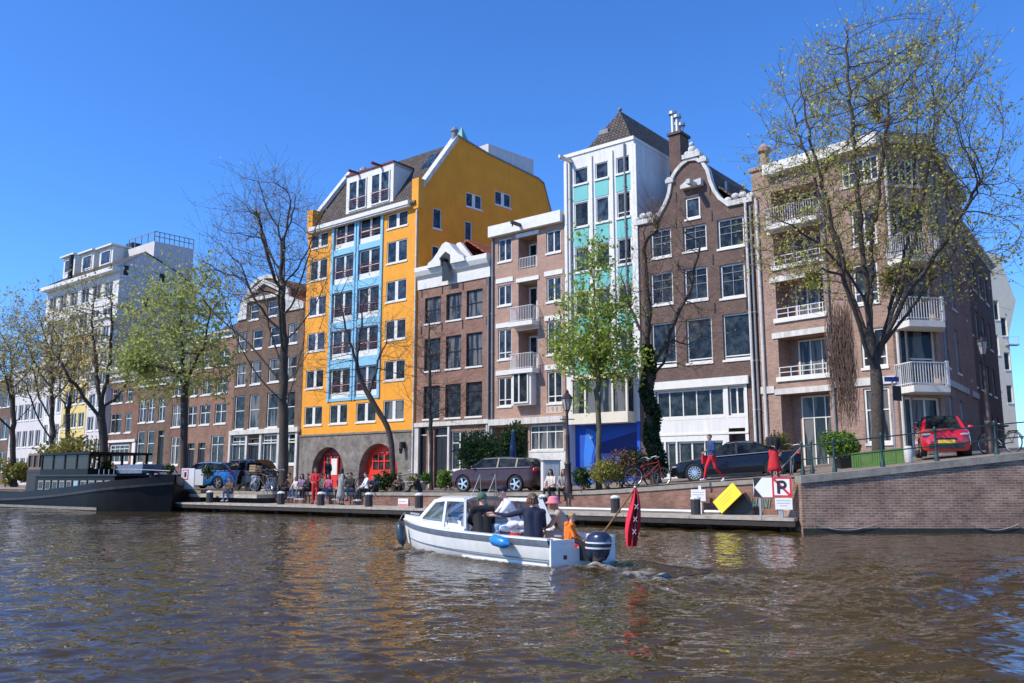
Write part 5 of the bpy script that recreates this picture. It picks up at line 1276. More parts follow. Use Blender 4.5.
# leafy light green tree
tree('quay_tree', 'broad tree with pale fresh green leaves beside the houseboat bow', 185, 48.5, [(184, 440), (184, 400), (185, 375)],
     [(180, 365, 50, 40, 4.0), (178, 318, 40, 42, 3.4), (205, 300, 26, 34, 2.6), (150, 375, 24, 22, 2.4)], 2200, .2, leaf='pale', dens=2.5, lsize=.22, spread=.22, step=.42, infl=2.8, kill=.55, seed=17, ex=2.3, limbs=[[(185, 375, 0), (180, 330, .3), (184, 285, .4)], [(185, 385, 0), (165, 360, .6), (150, 340, 1)], [(185, 380, 0), (205, 345, -.6), (212, 310, -1)]])
tree('quay_tree', 'dark forked tree standing behind the middle of the houseboat', 105, 54.0, [(104, 450), (102, 420), (100, 400)],
     [(102, 335, 42, 58, 4.6), (65, 365, 34, 38, 4.0), (128, 370, 26, 36, 3.6)], 2400, .25, leaf='bud', dens=.6, lsize=.2, spread=.16, step=.42, infl=2.4, kill=.54, seed=19, ex=2.25, up=.16,
     limbs=[[(101, 402, 0), (96, 360, .3), (92, 320, .5), (95, 285, .6)], [(103, 420, 0), (82, 396, -.6), (66, 372, -1), (52, 350, -1.2)], [(101, 405, 0), (110, 360, -.6), (112, 320, -1), (110, 290, -1)], [(104, 408, 0), (118, 398, .5), (127, 380, 1), (133, 360, 1.2)]])
tree('quay_tree', 'twiggy tree with olive buds behind the wheelhouse', 54, 62, [(53, 440), (52, 400), (52, 350)],
     [(50, 350, 40, 52, 5.0), (28, 370, 26, 36, 4)], 2200, .19, leaf='bud', dens=.8, lsize=.22, spread=.18, step=.46, infl=2.6, kill=.58, seed=23, ex=2.25, up=.16, auto=(9, .35, 1, 3.0, 4.0))
tree('quay_tree', 'bare spreading tree nearest the edge of the view', 14, 66, [(13, 430), (12, 400), (12, 350)],
     [(12, 350, 40, 52, 5.5), (-20, 370, 34, 40, 5)], 2400, .20, leaf='bud', dens=.75, lsize=.22, spread=.18, step=.48, infl=2.8, kill=.6, seed=29, ex=2.25, up=.16, auto=(9, .4, 1, 3.4, 4.4))
tree('street_tree', 'thin twiggy tree between the forked tree and the pale leafy tree', 68, 68, [(68, 440), (68, 410)],
     [(74, 370, 24, 46, 4.0)], 420, .18, leaf='bud', dens=.7, lsize=.22, spread=.18, step=.55, infl=3.6, kill=.7, seed=31, ex=2.3)

def shrub(name, label, px, Y, w, h, leaf, n, lsize, seed, stems=6, z=None, group=None, base=None, fill=.45):
    rng = np.random.default_rng(seed); p = base or P(px, Y, gz(P(px, Y, 1.3).x)); 
    if z is not None: p.z = z
    root = empty(name, p, label, 'shrub', group)
    k = 16; cc = rng.normal(size=(k, 3)); cc /= np.linalg.norm(cc, axis=1)[:, None]; cc *= np.array([w/2*.62, w/2*.5, h/2*.62])*rng.uniform(.3, 1, (k, 1)); cc[:, 2] += h*.52
    j = rng.integers(0, k, n); u = rng.normal(size=(n, 3)); u /= np.linalg.norm(u, axis=1)[:, None]; R_ = min(w, h)*.26*rng.uniform(.6, 1.25, k)
    c = cc[j]+u*(R_[j]*rng.uniform(fill, 1.05, n))[:, None]; c = c[c[:, 2] > .04]
    me = leafcards(c, lsize, rng, .8); me.materials.append(M[leaf]); link('foliage', me, root)
    mb = MB()
    for i in range(stems): q = cc[i % k]; mb.tube([(rng.normal(0, w*.06), rng.normal(0, w*.05), -.05), (q[0]*.5, q[1]*.5, q[2]*.5), tuple(q)], [.02, .014, .006], 5)
    mb.build('stems', 'twig', root); return root
shrub('shrub', 'round bright green shrub behind the iron railing at the corner block', 845, 33.0, 2.0, 1.45, 'green', 5200, .11, 1, z=gz(12.2)+.1)
shrub('shrub', 'yellow green bush against the corner block behind the woman in a red skirt', 778, 38.5, 2.2, 1.5, 'olive', 2600, .12, 2, z=gz(11)+.3)
shrub('shrub', 'bright olive bush at the foot of the slender young tree', 607, 32.6, 1.7, 1.1, 'olive', 3200, .09, 3)
shrub('shrub', 'loose reddish green bush in front of the blue ground floor', 622, 33.0, 1.5, 1.5, 'redleaf', 1500, .10, 4)
shrub('shrub', 'dark leaved bush left of the ivy trunk in front of the blue wall', 637, 34.2, 1.6, 1.9, 'ivy', 1800, .12, 5)
shrub('shrub', 'low grey green bush beside the lamp post', 583, 33.2, 1.4, .9, 'deep', 1300, .10, 6)
shrub('shrub', 'tall dark green bush in front of the pink house garage', 486, 46.0, 3.4, 3.6, 'deep', 6500, .17, 7)
shrub('shrub', 'dark green bush reaching up at the wall of the pink house', 512, 49.0, 2.4, 4.2, 'deep', 3500, .18, 8)
shrub('shrub', 'low fresh green bush between the bare thin tree and the brown car', 447, 41.5, 3.4, 1.0, 'green', 3200, .12, 9)
shrub('shrub', 'small dark shrub at the foot of the leaning tree', 386, 41.5, 1.9, 1.0, 'deep', 1500, .12, 10)
shrub('shrub', 'green plants at the doorway left of the rose brick house steps', 420, 43.5, 1.8, .9, 'green', 1300, .12, 15)
shrub('shrub', 'yellow green shrub behind the houseboat wheelhouse', 62, 60, 5.0, 4.0, 'olive', 3400, .26, 12)
shrub('shrub', 'low green shrub on the quay at the far end of the houseboat', 14, 66, 5.0, 2.2, 'olive', 2600, .24, 13)
shrub('shrub', 'small pale green bush right of the brown car', 546, 38.5, 1.4, .9, 'deep', 1000, .10, 14)
# hanging dry creeper on the corner block
rng = np.random.default_rng(9); mb = MB(); b = CB; x0, x1 = b.X(829, 350), b.X(853, 350); zt, zb = b.Z(841, 300), b.Z(841, 412)
for i in range(150):
    x = rng.uniform(x0, x1); z = zt-rng.uniform(0, 2.5); pts = []
    L = rng.uniform(1.5, 4.5)
    for k in range(6): pts.append((x+rng.normal(0, .09), -.08-abs(rng.normal(0, .10)), z-L*k/5))
    pts = [p for p in pts if p[2] > zb-1.2]
    if len(pts) > 1: mb.tube(pts, .012, 3, cap=False)
me = mb.mesh('stems', 'twig_dry' if 'twig_dry' in M else 'twig', fixn=False)
p0 = b.pl.w(x0, 0, 0); cr = empty('climbing_plant', (p0.x, p0.y, gz(p0.x)), 'dry leafless creeper hanging down the front of the corner block', 'climbing plant')
o = link('stems', me, cr, b.pl.w(0, 0, 0)-cr.location, b.pl.ang)
# ---------------------------------------------------------------- vehicles
M['tyre'] = mat('tyre_rubber', (.018, .018, .019), .8)
M['alloy'] = mat('alloy_rim', (.62, .63, .65), .3, metal=.7)
M['head_l'] = mat('clear_lamp_glass', (.30, .33, .36), .1, spec=.8)
M['tail_l'] = mat('red_lamp_glass', (.45, .01, .01), .15, spec=.8)
M['car_glass'] = glass('car_glass', (.012, .016, .02))
M['plate_y'] = mat('yellow_plate', (.75, .52, .03), .5)
def car(label, px, Y, head, paint, L, Wd, Ht, belt, hood, kind, group='cars parked along the canal street', wheel=.33, tilt=0, wb=None, z=None, sp=10, pos=None):
    """head: compass angle of the car's nose in the plan; kind gives the roofline"""
    p = pos or P(px, Y, 1.3); p = Vector((p.x, p.y, gz(p.x) if z is None else z))
    root = empty('parked_car', p, label, 'car', group, rz=head); root.rotation_euler = (0, -tilt, head)
    wb = wb or L*.6; xf, xr = wb/2+L*.01, -wb/2+L*.01; hl = L/2; cl = .17
    if kind == 'sedan': ws = (hl*.42, hl*.10, -hl*.30, -hl*.66); deck = belt+.06
    elif kind == 'suv': ws = (hl*.46, hl*.20, -hl*.72, -hl*.93); deck = belt+.04
    else: ws = (hl*.52, hl*.22, -hl*.62, -hl*.90); deck = belt+.03
    def ztop(x):
        pts = [(-hl, deck*.82 if kind == 'sedan' else deck*.9), (-hl*.97, deck), (ws[3], deck+.01), (ws[0], belt), (hl*.80, hood), (hl*.95, hood-.12), (hl, hood-.30)]
        return float(np.interp(x, [a for a, _ in pts], [c for _, c in pts]))
    def hw(x):
        t = x/hl; return Wd/2*(1-.10*max(0, abs(t)-.55)/.45-.28*max(0, abs(t)-.88)/.12*(1 if t > 0 else .7))
    N = 33; body = MB(); rings = []
    for i in range(N):
        t = -math.cos(math.pi*i/(N-1)); x = hl*(.5*t+.5*(2*i/(N-1)-1)); z1 = ztop(x); w_ = hw(x); zb = cl+(.10 if abs(x) > hl*.9 else 0)
        half = [(w_*.80, zb), (w_*.95, zb+.06), (w_, zb+.22), (w_*1.0, z1*.58), (w_*.985, z1*.70), (w_*.95, z1-.06), (w_*.87, z1-.01), (w_*.5, z1+.025), (0, z1+.03)]
        rings.append([Vector((x, -a, z_)) for a, z_ in half]+[Vector((x, a, z_)) for a, z_ in half[-2::-1]])
    body.loft(rings); me = body.mesh('body', paint, smooth=True)
    bo = bpy.data.objects.new('body', me); COL.objects.link(bo)
    cut = MB()
    for x in (xf, xr):
        for sgn in (-1, 1):
            y0, y1 = sorted((sgn*(Wd/2-.26), sgn*(Wd/2+.2))); rr_ = wheel+.055
            cut.prism([(x+rr_*math.cos(2*math.pi*k/24), wheel+rr_*math.sin(2*math.pi*k/24)) for k in range(24)], y0, y1)
    cme = cut.mesh('cut', 'black'); cobj = bpy.data.objects.new('cut', cme); COL.objects.link(cobj)
    md = bo.modifiers.new('b', 'BOOLEAN'); md.object = cobj; md.operation = 'DIFFERENCE'; md.solver = 'EXACT'
    dg = bpy.context.evaluated_depsgraph_get(); dg.update(); nm = bpy.data.meshes.new_from_object(bo.evaluated_get(dg)); bo.modifiers.clear(); bo.data = nm; nm.name = 'body'
    bpy.data.objects.remove(cobj); bo.parent = root
    for p_ in nm.polygons: p_.use_smooth = True
    nm.set_sharp_from_angle(angle=R(35))
    # greenhouse
    xs_ = [ws[3], (ws[3]+ws[2])/2, ws[2], ws[2]*.6+ws[1]*.4, ws[1]*.7+ws[2]*.3, ws[1], (ws[0]+ws[1])/2, ws[0]]
    zr = [ztop(ws[3])-.01, 0, Ht-.05, Ht-.005, Ht, Ht-.035, 0, ztop(ws[0])-.01]; zr[1] = (zr[0]+zr[2])/2+.05; zr[6] = (zr[5]+zr[7])/2+.03
    parts = {k: MB() for k in ('roof', 'windscreen', 'rear_window', 'side_window', 'side_window2')}
    G_ = []
    for x, z_ in zip(xs_, zr):
        bl = ztop(x)-.01; f = (z_-bl)/(Ht-bl); a = hw(x)*.90; c = a-(a-hw(x)*.70)*f; zc = max(bl, z_-.05*f)
        G_.append([Vector((x, -a, bl)), Vector((x, -c, zc)), Vector((x, -c*.8, z_)), Vector((x, c*.8, z_)), Vector((x, c, zc)), Vector((x, a, bl))])
    for i in range(len(xs_)-1):
        A_, B_ = G_[i], G_[i+1]; top = 'rear_window' if i < 2 else ('windscreen' if i > 4 else 'roof')
        parts['side_window'].add([A_[0], B_[0], B_[1], A_[1]], [(0, 1, 2, 3)]); parts['side_window2'].add([A_[4], B_[4], B_[5], A_[5]], [(0, 1, 2, 3)])
        parts['roof'].add([A_[1], B_[1], B_[2], A_[2]], [(0, 1, 2, 3)]); parts['roof'].add([A_[3], B_[3], B_[4], A_[4]], [(0, 1, 2, 3)])
        parts[top].add([A_[2], B_[2], B_[3], A_[3]], [(0, 1, 2, 3)])
    for k, m_ in parts.items():
        if m_.v: m_.build(k.rstrip('2'), paint if k == 'roof' else 'car_glass', root, smooth='all' if k == 'roof' else False)
    pil = MB()
    for sg in (0, 1):
        def gp(i, u):   # point up the side
            a, c = (G_[i][0], G_[i][1]) if sg == 0 else (G_[i][5], G_[i][4]); return a.lerp(c, u)
        xm = (ws[1]+ws[2])/2; out = Vector((0, -.008 if sg == 0 else .008, 0))
        for x_ in ([xm+.1*hl] if kind != 'sedan' else [xm+.06*hl])+([ws[2]*.8] if kind == 'suv' else []):
            i = max(j for j in range(len(xs_)) if xs_[j] <= x_); f = (x_-xs_[i])/(xs_[i+1]-xs_[i])
            pil.bar(gp(i, 0).lerp(gp(i+1, 0), f)+out, gp(i, 1).lerp(gp(i+1, 1), f)+out, .07, .03)
        for i0, i1 in ((5, 7), (0, 2)):
            j = (i0+i1)//2; pil.bar(gp(i0, 1)+out, gp(j, 1)+out, .05 if i0 == 5 else .1, .04); pil.bar(gp(j, 1)+out, gp(i1, 1)+out, .05 if i0 == 5 else .1, .04)
    pil.build('pillars', 'black', root)
    ch = MB()
    for sg in (-1, 1):
        pts = [Vector((x, sg*(hw(x)*.905+.004), ztop(x)+.004)) for x in np.linspace(ws[3]+.1, ws[0]-.05, 8)]; ch.tube(pts, .016, 4)
        gi = [(0, 1), (1, 1), (2, 1), (3, 1), (4, 1), (5, 1), (7, 0)]; ch.tube([(G_[i][u if sg < 0 else 5-u])+Vector((0, sg*.012, -.012 if u else .0)) for i, u in gi], .014, 4)
    ch.build('window_trim', 'alloy', root)
    # door seams and handles
    sm = MB(); dh = MB()
    for sg in (-1, 1):
        for x in (ws[0]*.8, (ws[1]+ws[2])/2+.08*hl, ws[2]*.9):
            sm.tube([(x, sg*(hw(x)*1.001), cl+.25), (x, sg*(hw(x)*.995), ztop(x)*.68), (x-.02, sg*hw(x)*.95, ztop(x)-.07)], .006, 4)
        for x in ((ws[1]+ws[2])/2+.13*hl+.1, ws[2]*.9+.2): dh.box(x, x+.16, *sorted((sg*(hw(x)*.975), sg*(hw(x)*1.0+.012))), ztop(x)*.74, ztop(x)*.74+.03)
    sm.build('door_seam', 'black', root); dh.build('door_handle', paint, root)
    for sg in (-1, 1):
        sill = MB(); sill.box(xr+wheel+.1, xf-wheel-.1, *sorted((sg*Wd/2*.93, sg*Wd/2*1.0)), cl-.02, cl+.08)
        sill.build('side_skirt', 'black', root)
    # wheels
    ty = MB(); rm = MB(); ty.lathe([(wheel-.10, -.1), (wheel-.02, -.105), (wheel, -.08), (wheel, .08), (wheel-.02, .105), (wheel-.10, .1)], 28, cap=False)
    rm.lathe([(wheel-.09, -.088), (wheel-.115, -.09), (wheel-.13, -.05), (wheel-.13, .05), (wheel-.115, .09), (wheel-.09, .088)], 28, cap=False)
    rm.lathe([(.05, -.095), (.05, .03)], 12)
    for k in range(sp):
        a = 2*math.pi*k/sp; rm.bar((.04*math.cos(a), .04*math.sin(a), -.085), ((wheel-.11)*math.cos(a), (wheel-.11)*math.sin(a), -.078), .034 if sp > 6 else .07, .025)
    br = MB().lathe([(wheel-.135, -.02), (wheel-.135, .0)], 20)
    tm, rmm, bm_ = ty.mesh('tyre', 'tyre', smooth=True), rm.mesh('rim', 'alloy', smooth=True), br.mesh('brake_disc', 'dark')
    for x in (xf, xr):
        for sg in (-1, 1):
            w0 = link('wheel', tm, root, (x, sg*(Wd/2-.125), wheel)); w0.rotation_euler = (math.pi/2*(-1 if sg < 0 else 1), 0, 0)
            if sg < 0: w0.rotation_euler = (-math.pi/2, 0, 0); w0.rotation_euler = (math.pi/2+math.pi, 0, 0)
            # rim's outer face is local -z
            w0.rotation_euler = (-math.pi/2, 0, 0) if sg > 0 else (math.pi/2, 0, 0)
            if sg > 0: w0.rotation_euler = (math.pi/2*1, 0, 0)
            if sg < 0: w0.rotation_euler = (-math.pi/2, 0, 0)
            link('rim', rmm, w0); link('brake_disc', bm_, w0)
    # lamps, plates, mirrors, grille
    for sg in (-1, 1):
        y0 = hw(hl*.9); h = MB(); h.ball((hl*.915, sg*y0*.80, hood-.20), (.15, .19, .055), 14, 8); h.build('headlight', 'head_l', root, smooth='all')
        t = MB(); t.ball((-hl*.95, sg*hw(-hl*.93)*.86, deck-.10), (.10, .12, .075 if kind == 'sedan' else .11), 12, 8); t.build('tail_light', 'tail_l', root, smooth='all')
        mr = MB(); mr.ball((ws[0]*.80, sg*(Wd/2+.06), belt+.08), (.06, .10, .065), 10, 7); mr.bar((ws[0]*.8, sg*Wd/2*.9, belt+.02), (ws[0]*.8, sg*(Wd/2+.05), belt+.05), .03); mr.build('side_mirror', paint, root, smooth=True)
    g = MB(); g.box(hl-.01, hl+.012, -Wd*.33, Wd*.33, .24, .41); g.box(hl-.03, hl+.008, -Wd*.20, Wd*.20, hood-.40, hood-.31); g.build('grille', 'black', root)
    for x0, x1 in ((hl, hl+.022), (-hl-.015, -hl+.0)):
        pz = .43 if x0 > 0 else deck*.62; npb = MB().box(x0, x1, -.26, .26, pz, pz+.11).build('number_plate', 'plate_y', root)
    return root
M['p_black'] = mat('black_car_paint', (.004, .005, .010), .3, spec=.35, coat=.35)
M['p_brown'] = mat('dark_brown_car_paint', (.050, .018, .014), .3, spec=.4, coat=.5)
M['p_blue'] = mat('blue_car_paint', (.03, .16, .42), .25, spec=.6, coat=1, metal=.2)
M['p_red'] = mat('bright_red_car_paint', (.62, .012, .018), .22, spec=.6, coat=1)
M['p_dark'] = mat('dark_grey_car_paint', (.012, .012, .013), .35, spec=.4, coat=.3)
M['p_silver'] = mat('silver_car_paint', (.5, .51, .53), .25, spec=.6, coat=1, metal=.5)
qh = math.atan2(.593, -.805)   # towards the far end of the quay
CR = gz(9)-gz(6.5)
car('black saloon car with silver spoked wheels parked on the slope behind the walking man', 738, 33.4, math.atan2(.30, -.954), 'p_black', 4.85, 1.86, 1.45, .88, .80, 'sedan', wheel=.345, sp=14, tilt=-math.atan(.060), z=1.56)
car('dark brown estate car parked in front of the pink brick house', 500, 37.6, math.atan2(.50, -.866), 'p_brown', 4.3, 1.82, 1.48, .98, .94, 'suv', wheel=.35, sp=5, tilt=0, z=1.04)
car('blue hatchback parked beside the pale info sign by the houseboat bow', 211, 49.0, math.atan2(.40, -.916), 'p_blue', 4.2, 1.78, 1.48, .94, .88, 'hatch', wheel=.33, sp=5, z=1.07)
car('bright red small hatchback facing the canal at the top of the ramp', 945, 30.9, math.atan2(-.93, -.36), 'p_red', 3.5, 1.62, 1.47, .94, .92, 'hatch', wheel=.30, sp=5, z=gz(15.2)+.02)
car('dark van partly hidden behind the parked scooters', 243, 53.5, math.atan2(.5, -.866), 'p_dark', 4.4, 1.8, 1.75, 1.05, .98, 'suv', z=1.05)
car('silver car seen through the gap left of the houseboat wheelhouse stern', 150, 58.0, math.atan2(.6, -.8), 'p_silver', 4.3, 1.78, 1.48, .94, .86, 'hatch', z=1.05)

# bicycles
def bicycle(label, p, rz, col, crate=False, lean=.08, group='bicycles parked on the quay'):
    root = empty('bicycle', p, label, 'bicycle', group, rz=rz); root.rotation_euler = (lean, 0, rz)
    key = col
    wm = MB(); r = .34; n = 28
    wm.tube([(r*math.cos(2*math.pi*k/n), 0, r*math.sin(2*math.pi*k/n)) for k in range(n+1)], .019, 6, cap=False)
    wm.mi(1).tube([((r-.03)*math.cos(2*math.pi*k/n), 0, (r-.03)*math.sin(2*math.pi*k/n)) for k in range(n+1)], .010, 4, cap=False)
    for k in range(14): a = 2*math.pi*k/14; wm.bar((0, 0, 0), ((r-.03)*math.cos(a), 0, (r-.03)*math.sin(a)), .004)
    me = wm.mesh('wheel', ['tyre', 'alloy'], fixn=False)
    link('wheel', me, root, (.54, 0, .34)); link('wheel', me, root, (-.54, 0, .34))
    f = MB()
    for a, c in (((-.1, 0, .3), (.38, 0, .78)), ((-.1, 0, .3), (-.22, 0, .82)), ((-.22, 0, .74), (.36, 0, .86)), ((-.1, 0, .3), (-.54, .04, .34)), ((-.22, 0, .74), (-.54, .04, .34)), ((.38, 0, .95), (.54, 0, .34))): f.tube([a, c], .017, 6)
    f.build('frame', col, root)
    MB().tube([(.2, -.28, 1.02), (.38, -.2, 1.08), (.40, 0, 1.03), (.38, .2, 1.08), (.2, .28, 1.02)], .014, 6).build('handlebar', 'steel', root)
    s = MB(); s.ball((-.25, 0, .90), (.14, .08, .035), 10, 6); s.build('saddle', 'black', root, smooth=True)
    rk = MB(); rk.box(-.72, -.34, -.06, .06, .72, .735); rk.bar((-.7, .05, .72), (-.56, .05, .36), .012)
    rk.build('rack', 'black', root)
    fd = MB(); fd.tube([(-.54+.39*math.cos(a), 0, .34+.39*math.sin(a)) for a in np.linspace(.5, 2.9, 9)], .02, 5); fd.build('mudguard', 'black', root)
    if crate:
        c = MB(); 
        for z in (.96, 1.04, 1.12, 1.2): c.box(.38, .80, -.22, -.2, z, z+.05); c.box(.38, .80, .2, .22, z, z+.05); c.box(.38, .4, -.2, .2, z, z+.05); c.box(.78, .8, -.2, .2, z, z+.05)
        c.box(.38, .8, -.22, .22, .93, .955); c.build('front_crate', 'crate', root)
    return root
M['crate'] = mat('brown_plastic_crate', (.38, .24, .12), .6)
M['b_red'] = mat('red_bike_paint', (.4, .02, .015), .4); M['b_blk'] = mat('black_bike_paint', (.02, .02, .022), .4); M['b_blue'] = mat('blue_bike_paint', (.03, .08, .2), .4)
for lab, px, Y, rz, c, cr_ in [('red bicycle leaning by the ivy covered trunk', 648, 32.3, .12, 'b_red', False), ('black bicycle parked behind the red one at the ivy trunk', 640, 33.3, .5, 'b_blk', False),
    ('black bicycle standing against the iron railing posts', 792, 30.2, 1.2, 'b_blk', False), ('dark bicycle on the ramp beside the tall street lantern', 1003, 29.3, 1.9, 'b_blk', False),
    ('black bicycle with a brown front crate beside the big bare tree', 262, 43.0, 2.6, 'b_blk', True), ('dark bicycle next to the crate bicycle, wheels towards the canal', 270, 43.6, 2.1, 'b_blue', False),
    ('black bicycle close to the thick trunk left of the orange block', 276, 43.2, 1.8, 'b_blk', False), ('dark bicycle resting on the plaster pier between the red doors', 352, 52.0, .3, 'b_blk', False),
    ('black bicycle leaning beside the right red door', 404, 50.0, .2, 'b_blk', False)]:
    p = P(px, Y, 1.2); p = Vector((p.x, p.y, gz(p.x))); bicycle(lab, p, rz, c, cr_)
# scooters under covers
def scooter(label, px, Y, rz, col):
    p = P(px, Y, 1.1); p = Vector((p.x, p.y, gz(p.x))); root = empty('motor_scooter', p, label, 'scooter', 'motor scooters parked on the quay', rz=rz)
    wl = MB().lathe([(.12, -.06), (.24, -.06), (.25, 0), (.24, .06), (.12, .06)], 20); me = wl.mesh('wheel', 'tyre', smooth=True); hub = MB().lathe([(.12, -.055), (.12, .055)], 12).mesh('hub', 'alloy')
    for x in (.62, -.55): w0 = link('wheel', me, root, (x, 0, .25)); w0.rotation_euler = (math.pi/2, 0, 0); link('hub', hub, w0)
    bd = MB(); bd.loft([[(-.85, -.1, .55), (-.85, .1, .55), (-.85, .08, .72), (-.85, -.08, .72)], [(-.5, -.2, .32), (-.5, .2, .32), (-.5, .17, .78), (-.5, -.17, .78)], [(-.05, -.18, .25), (-.05, .18, .25), (-.05, .15, .72), (-.05, -.15, .72)], [(.12, -.16, .2), (.12, .16, .2), (.12, .14, .3), (.12, -.14, .3)], [(.38, -.2, .2), (.38, .2, .2), (.42, .18, .34), (.42, -.18, .34)]])
    bd.loft([[(.40, -.2, .25), (.40, .2, .25), (.46, .2, .25), (.46, -.2, .25)], [(.30, -.22, .7), (.30, .22, .7), (.40, .2, .7), (.40, -.2, .7)], [(.26, -.12, 1.0), (.26, .12, 1.0), (.36, .1, 1.0), (.36, -.1, 1.0)]]); bd.build('body', col, root, smooth=True)
    s = MB(); s.ball((-.4, 0, .82), (.38, .15, .08), 12, 6); s.build('seat', 'black', root, smooth=True)
    MB().tube([(.22, -.32, 1.05), (.3, 0, 1.02), (.22, .32, 1.05)], .018, 6).build('handlebar', 'black', root)
    MB().bar((.36, 0, .95), (.62, 0, .27), .05).build('fork', 'black', root)
    h = MB(); h.ball((.40, 0, .93), (.05, .08, .07)); h.build('headlight', 'head_l', root, smooth=True)
    w1 = MB(); w1.loft([[(.36, -.22, 1.02), (.36, .22, 1.02), (.372, .22, 1.02), (.372, -.22, 1.02)], [(.26, -.18, 1.42), (.26, .18, 1.42), (.272, .18, 1.42), (.272, -.18, 1.42)]]); w1.build('windshield', 'car_glass', root)
    return root
scooter('dark motor scooter nearest the blue hatchback', 244, 45.3, 2.4, 'p_dark'); scooter('silver grey motor scooter in the middle of the row by the big bare tree', 252, 45.0, 2.2, 'p_silver'); scooter('brown motor scooter with tall windshield beside the crate bicycle', 258, 46.0, 2.0, 'p_brown')
# ---------------------------------------------------------------- people
def clothm(name, c, var=.15): return mat(name, c, .85, var=var, vscale=9, bump=.15, bscale=40)
for k, c in dict(c_black=(.014, .014, .016), c_navy=(.012, .018, .045), c_white=(.75, .76, .8), c_red=(.55, .02, .03), c_grey=(.32, .30, .28), c_pink=(.5, .12, .2), c_denim=(.10, .16, .28), c_blue=(.02, .06, .16), c_orange=(.95, .22, .02), c_beige=(.50, .38, .28), c_green=(.08, .15, .10), c_brown=(.16, .09, .06), c_mauve=(.30, .2, .3), c_cream=(.66, .58, .5), c_hat=(.78, .22, .26), c_ltdenim=(.28, .42, .6)).items():
    M[k] = clothm('cloth_'+k[2:], c)
M['hair_dk'] = mat('dark_hair', (.02, .014, .01), .6, bump=.5, bscale=60); M['hair_br'] = mat('brown_hair', (.12, .06, .03), .6, bump=.5, bscale=60); M['hair_bl'] = mat('blond_hair', (.38, .24, .11), .6, bump=.5, bscale=60)
M['shoe_w'] = mat('white_shoe', (.75, .75, .75), .6); M['shoe_d'] = mat('dark_shoe', (.02, .02, .02), .6)
M['skin_t'] = mat('tanned_skin', (.42, .22, .14), .6)
V = Vector
def J(**k): return {a: V(c) for a, c in k.items()}
POSES = {
 'stand': J(pel=(0, 0, .95), chest=(0, -.01, 1.25), neck=(0, 0, 1.46), head=(0, -.03, 1.62), hl=(-.09, 0, .92), hr=(.09, 0, .92), kl=(-.10, -.03, .50), kr=(.11, -.02, .50), al=(-.10, .01, .09), ar=(.12, .02, .09), tl=(-.12, -.15, .04), tr=(.15, -.14, .04), sl=(-.18, 0, 1.40), sr=(.18, 0, 1.40), el=(-.24, .02, 1.13), er=(.24, .02, 1.13), wl=(-.20, -.12, .90), wr=(.20, -.10, .90)),
 'walk': J(pel=(0, 0, .93), chest=(0, -.03, 1.24), neck=(0, -.05, 1.45), head=(0, -.09, 1.60), hl=(-.09, 0, .90), hr=(.09, 0, .90), kl=(-.10, -.20, .52), kr=(.10, .06, .50), al=(-.10, -.30, .10), ar=(.10, .38, .17), tl=(-.11, -.45, .07), tr=(.11, .30, .04), sl=(-.18, -.03, 1.39), sr=(.18, -.03, 1.39), el=(-.23, .08, 1.12), er=(.23, -.05, 1.12), wl=(-.20, -.16, 1.08), wr=(.18, -.28, 1.12)),
 'sit': J(pel=(0, 0, .10), chest=(0, -.06, .42), neck=(0, -.08, .63), head=(0, -.13, .79), hl=(-.09, -.02, .09), hr=(.09, -.02, .09), kl=(-.11, -.43, .10), kr=(.12, -.42, .12), al=(-.11, -.46, -.33), ar=(.13, -.40, -.33), tl=(-.12, -.61, -.37), tr=(.15, -.55, -.37), sl=(-.18, -.08, .56), sr=(.18, -.08, .56), el=(-.24, -.20, .32), er=(.24, -.20, .32), wl=(-.10, -.38, .22), wr=(.10, -.38, .22)),
 'ground': J(pel=(0, 0, .11), chest=(0, -.10, .40), neck=(0, -.17, .60), head=(0, -.24, .75), hl=(-.09, -.02, .10), hr=(.09, -.02, .10), kl=(-.16, -.34, .42), kr=(.16, -.34, .40), al=(-.12, -.52, .09), ar=(.13, -.54, .09), tl=(-.12, -.67, .05), tr=(.14, -.68, .05), sl=(-.18, -.15, .54), sr=(.18, -.15, .54), el=(-.25, -.30, .38), er=(.25, -.30, .38), wl=(-.08, -.44, .36), wr=(.08, -.46, .34)),
}
def capsule(mb, a, b, ra, rb, n=10):
    a = V(a); b = V(b); d = b-a; L = d.length; d = d.normalized() if L > 1e-5 else V((0, 0, 1))
    pts = []; rad = []
    for k in range(4): t = math.pi/2*(1-k/4.0); pts.append(a-d*ra*math.sin(t)); rad.append(max(.002, ra*math.cos(t)))
    pts.append(a); rad.append(ra); pts.append(b if L > 1e-5 else a+d*.001); rad.append(rb)
    for k in range(1, 5): t = math.pi/2*k/4.0; pts.append(b+d*rb*math.sin(t)); rad.append(max(.002, rb*math.cos(t)))
    mb.tube(pts, rad, n)
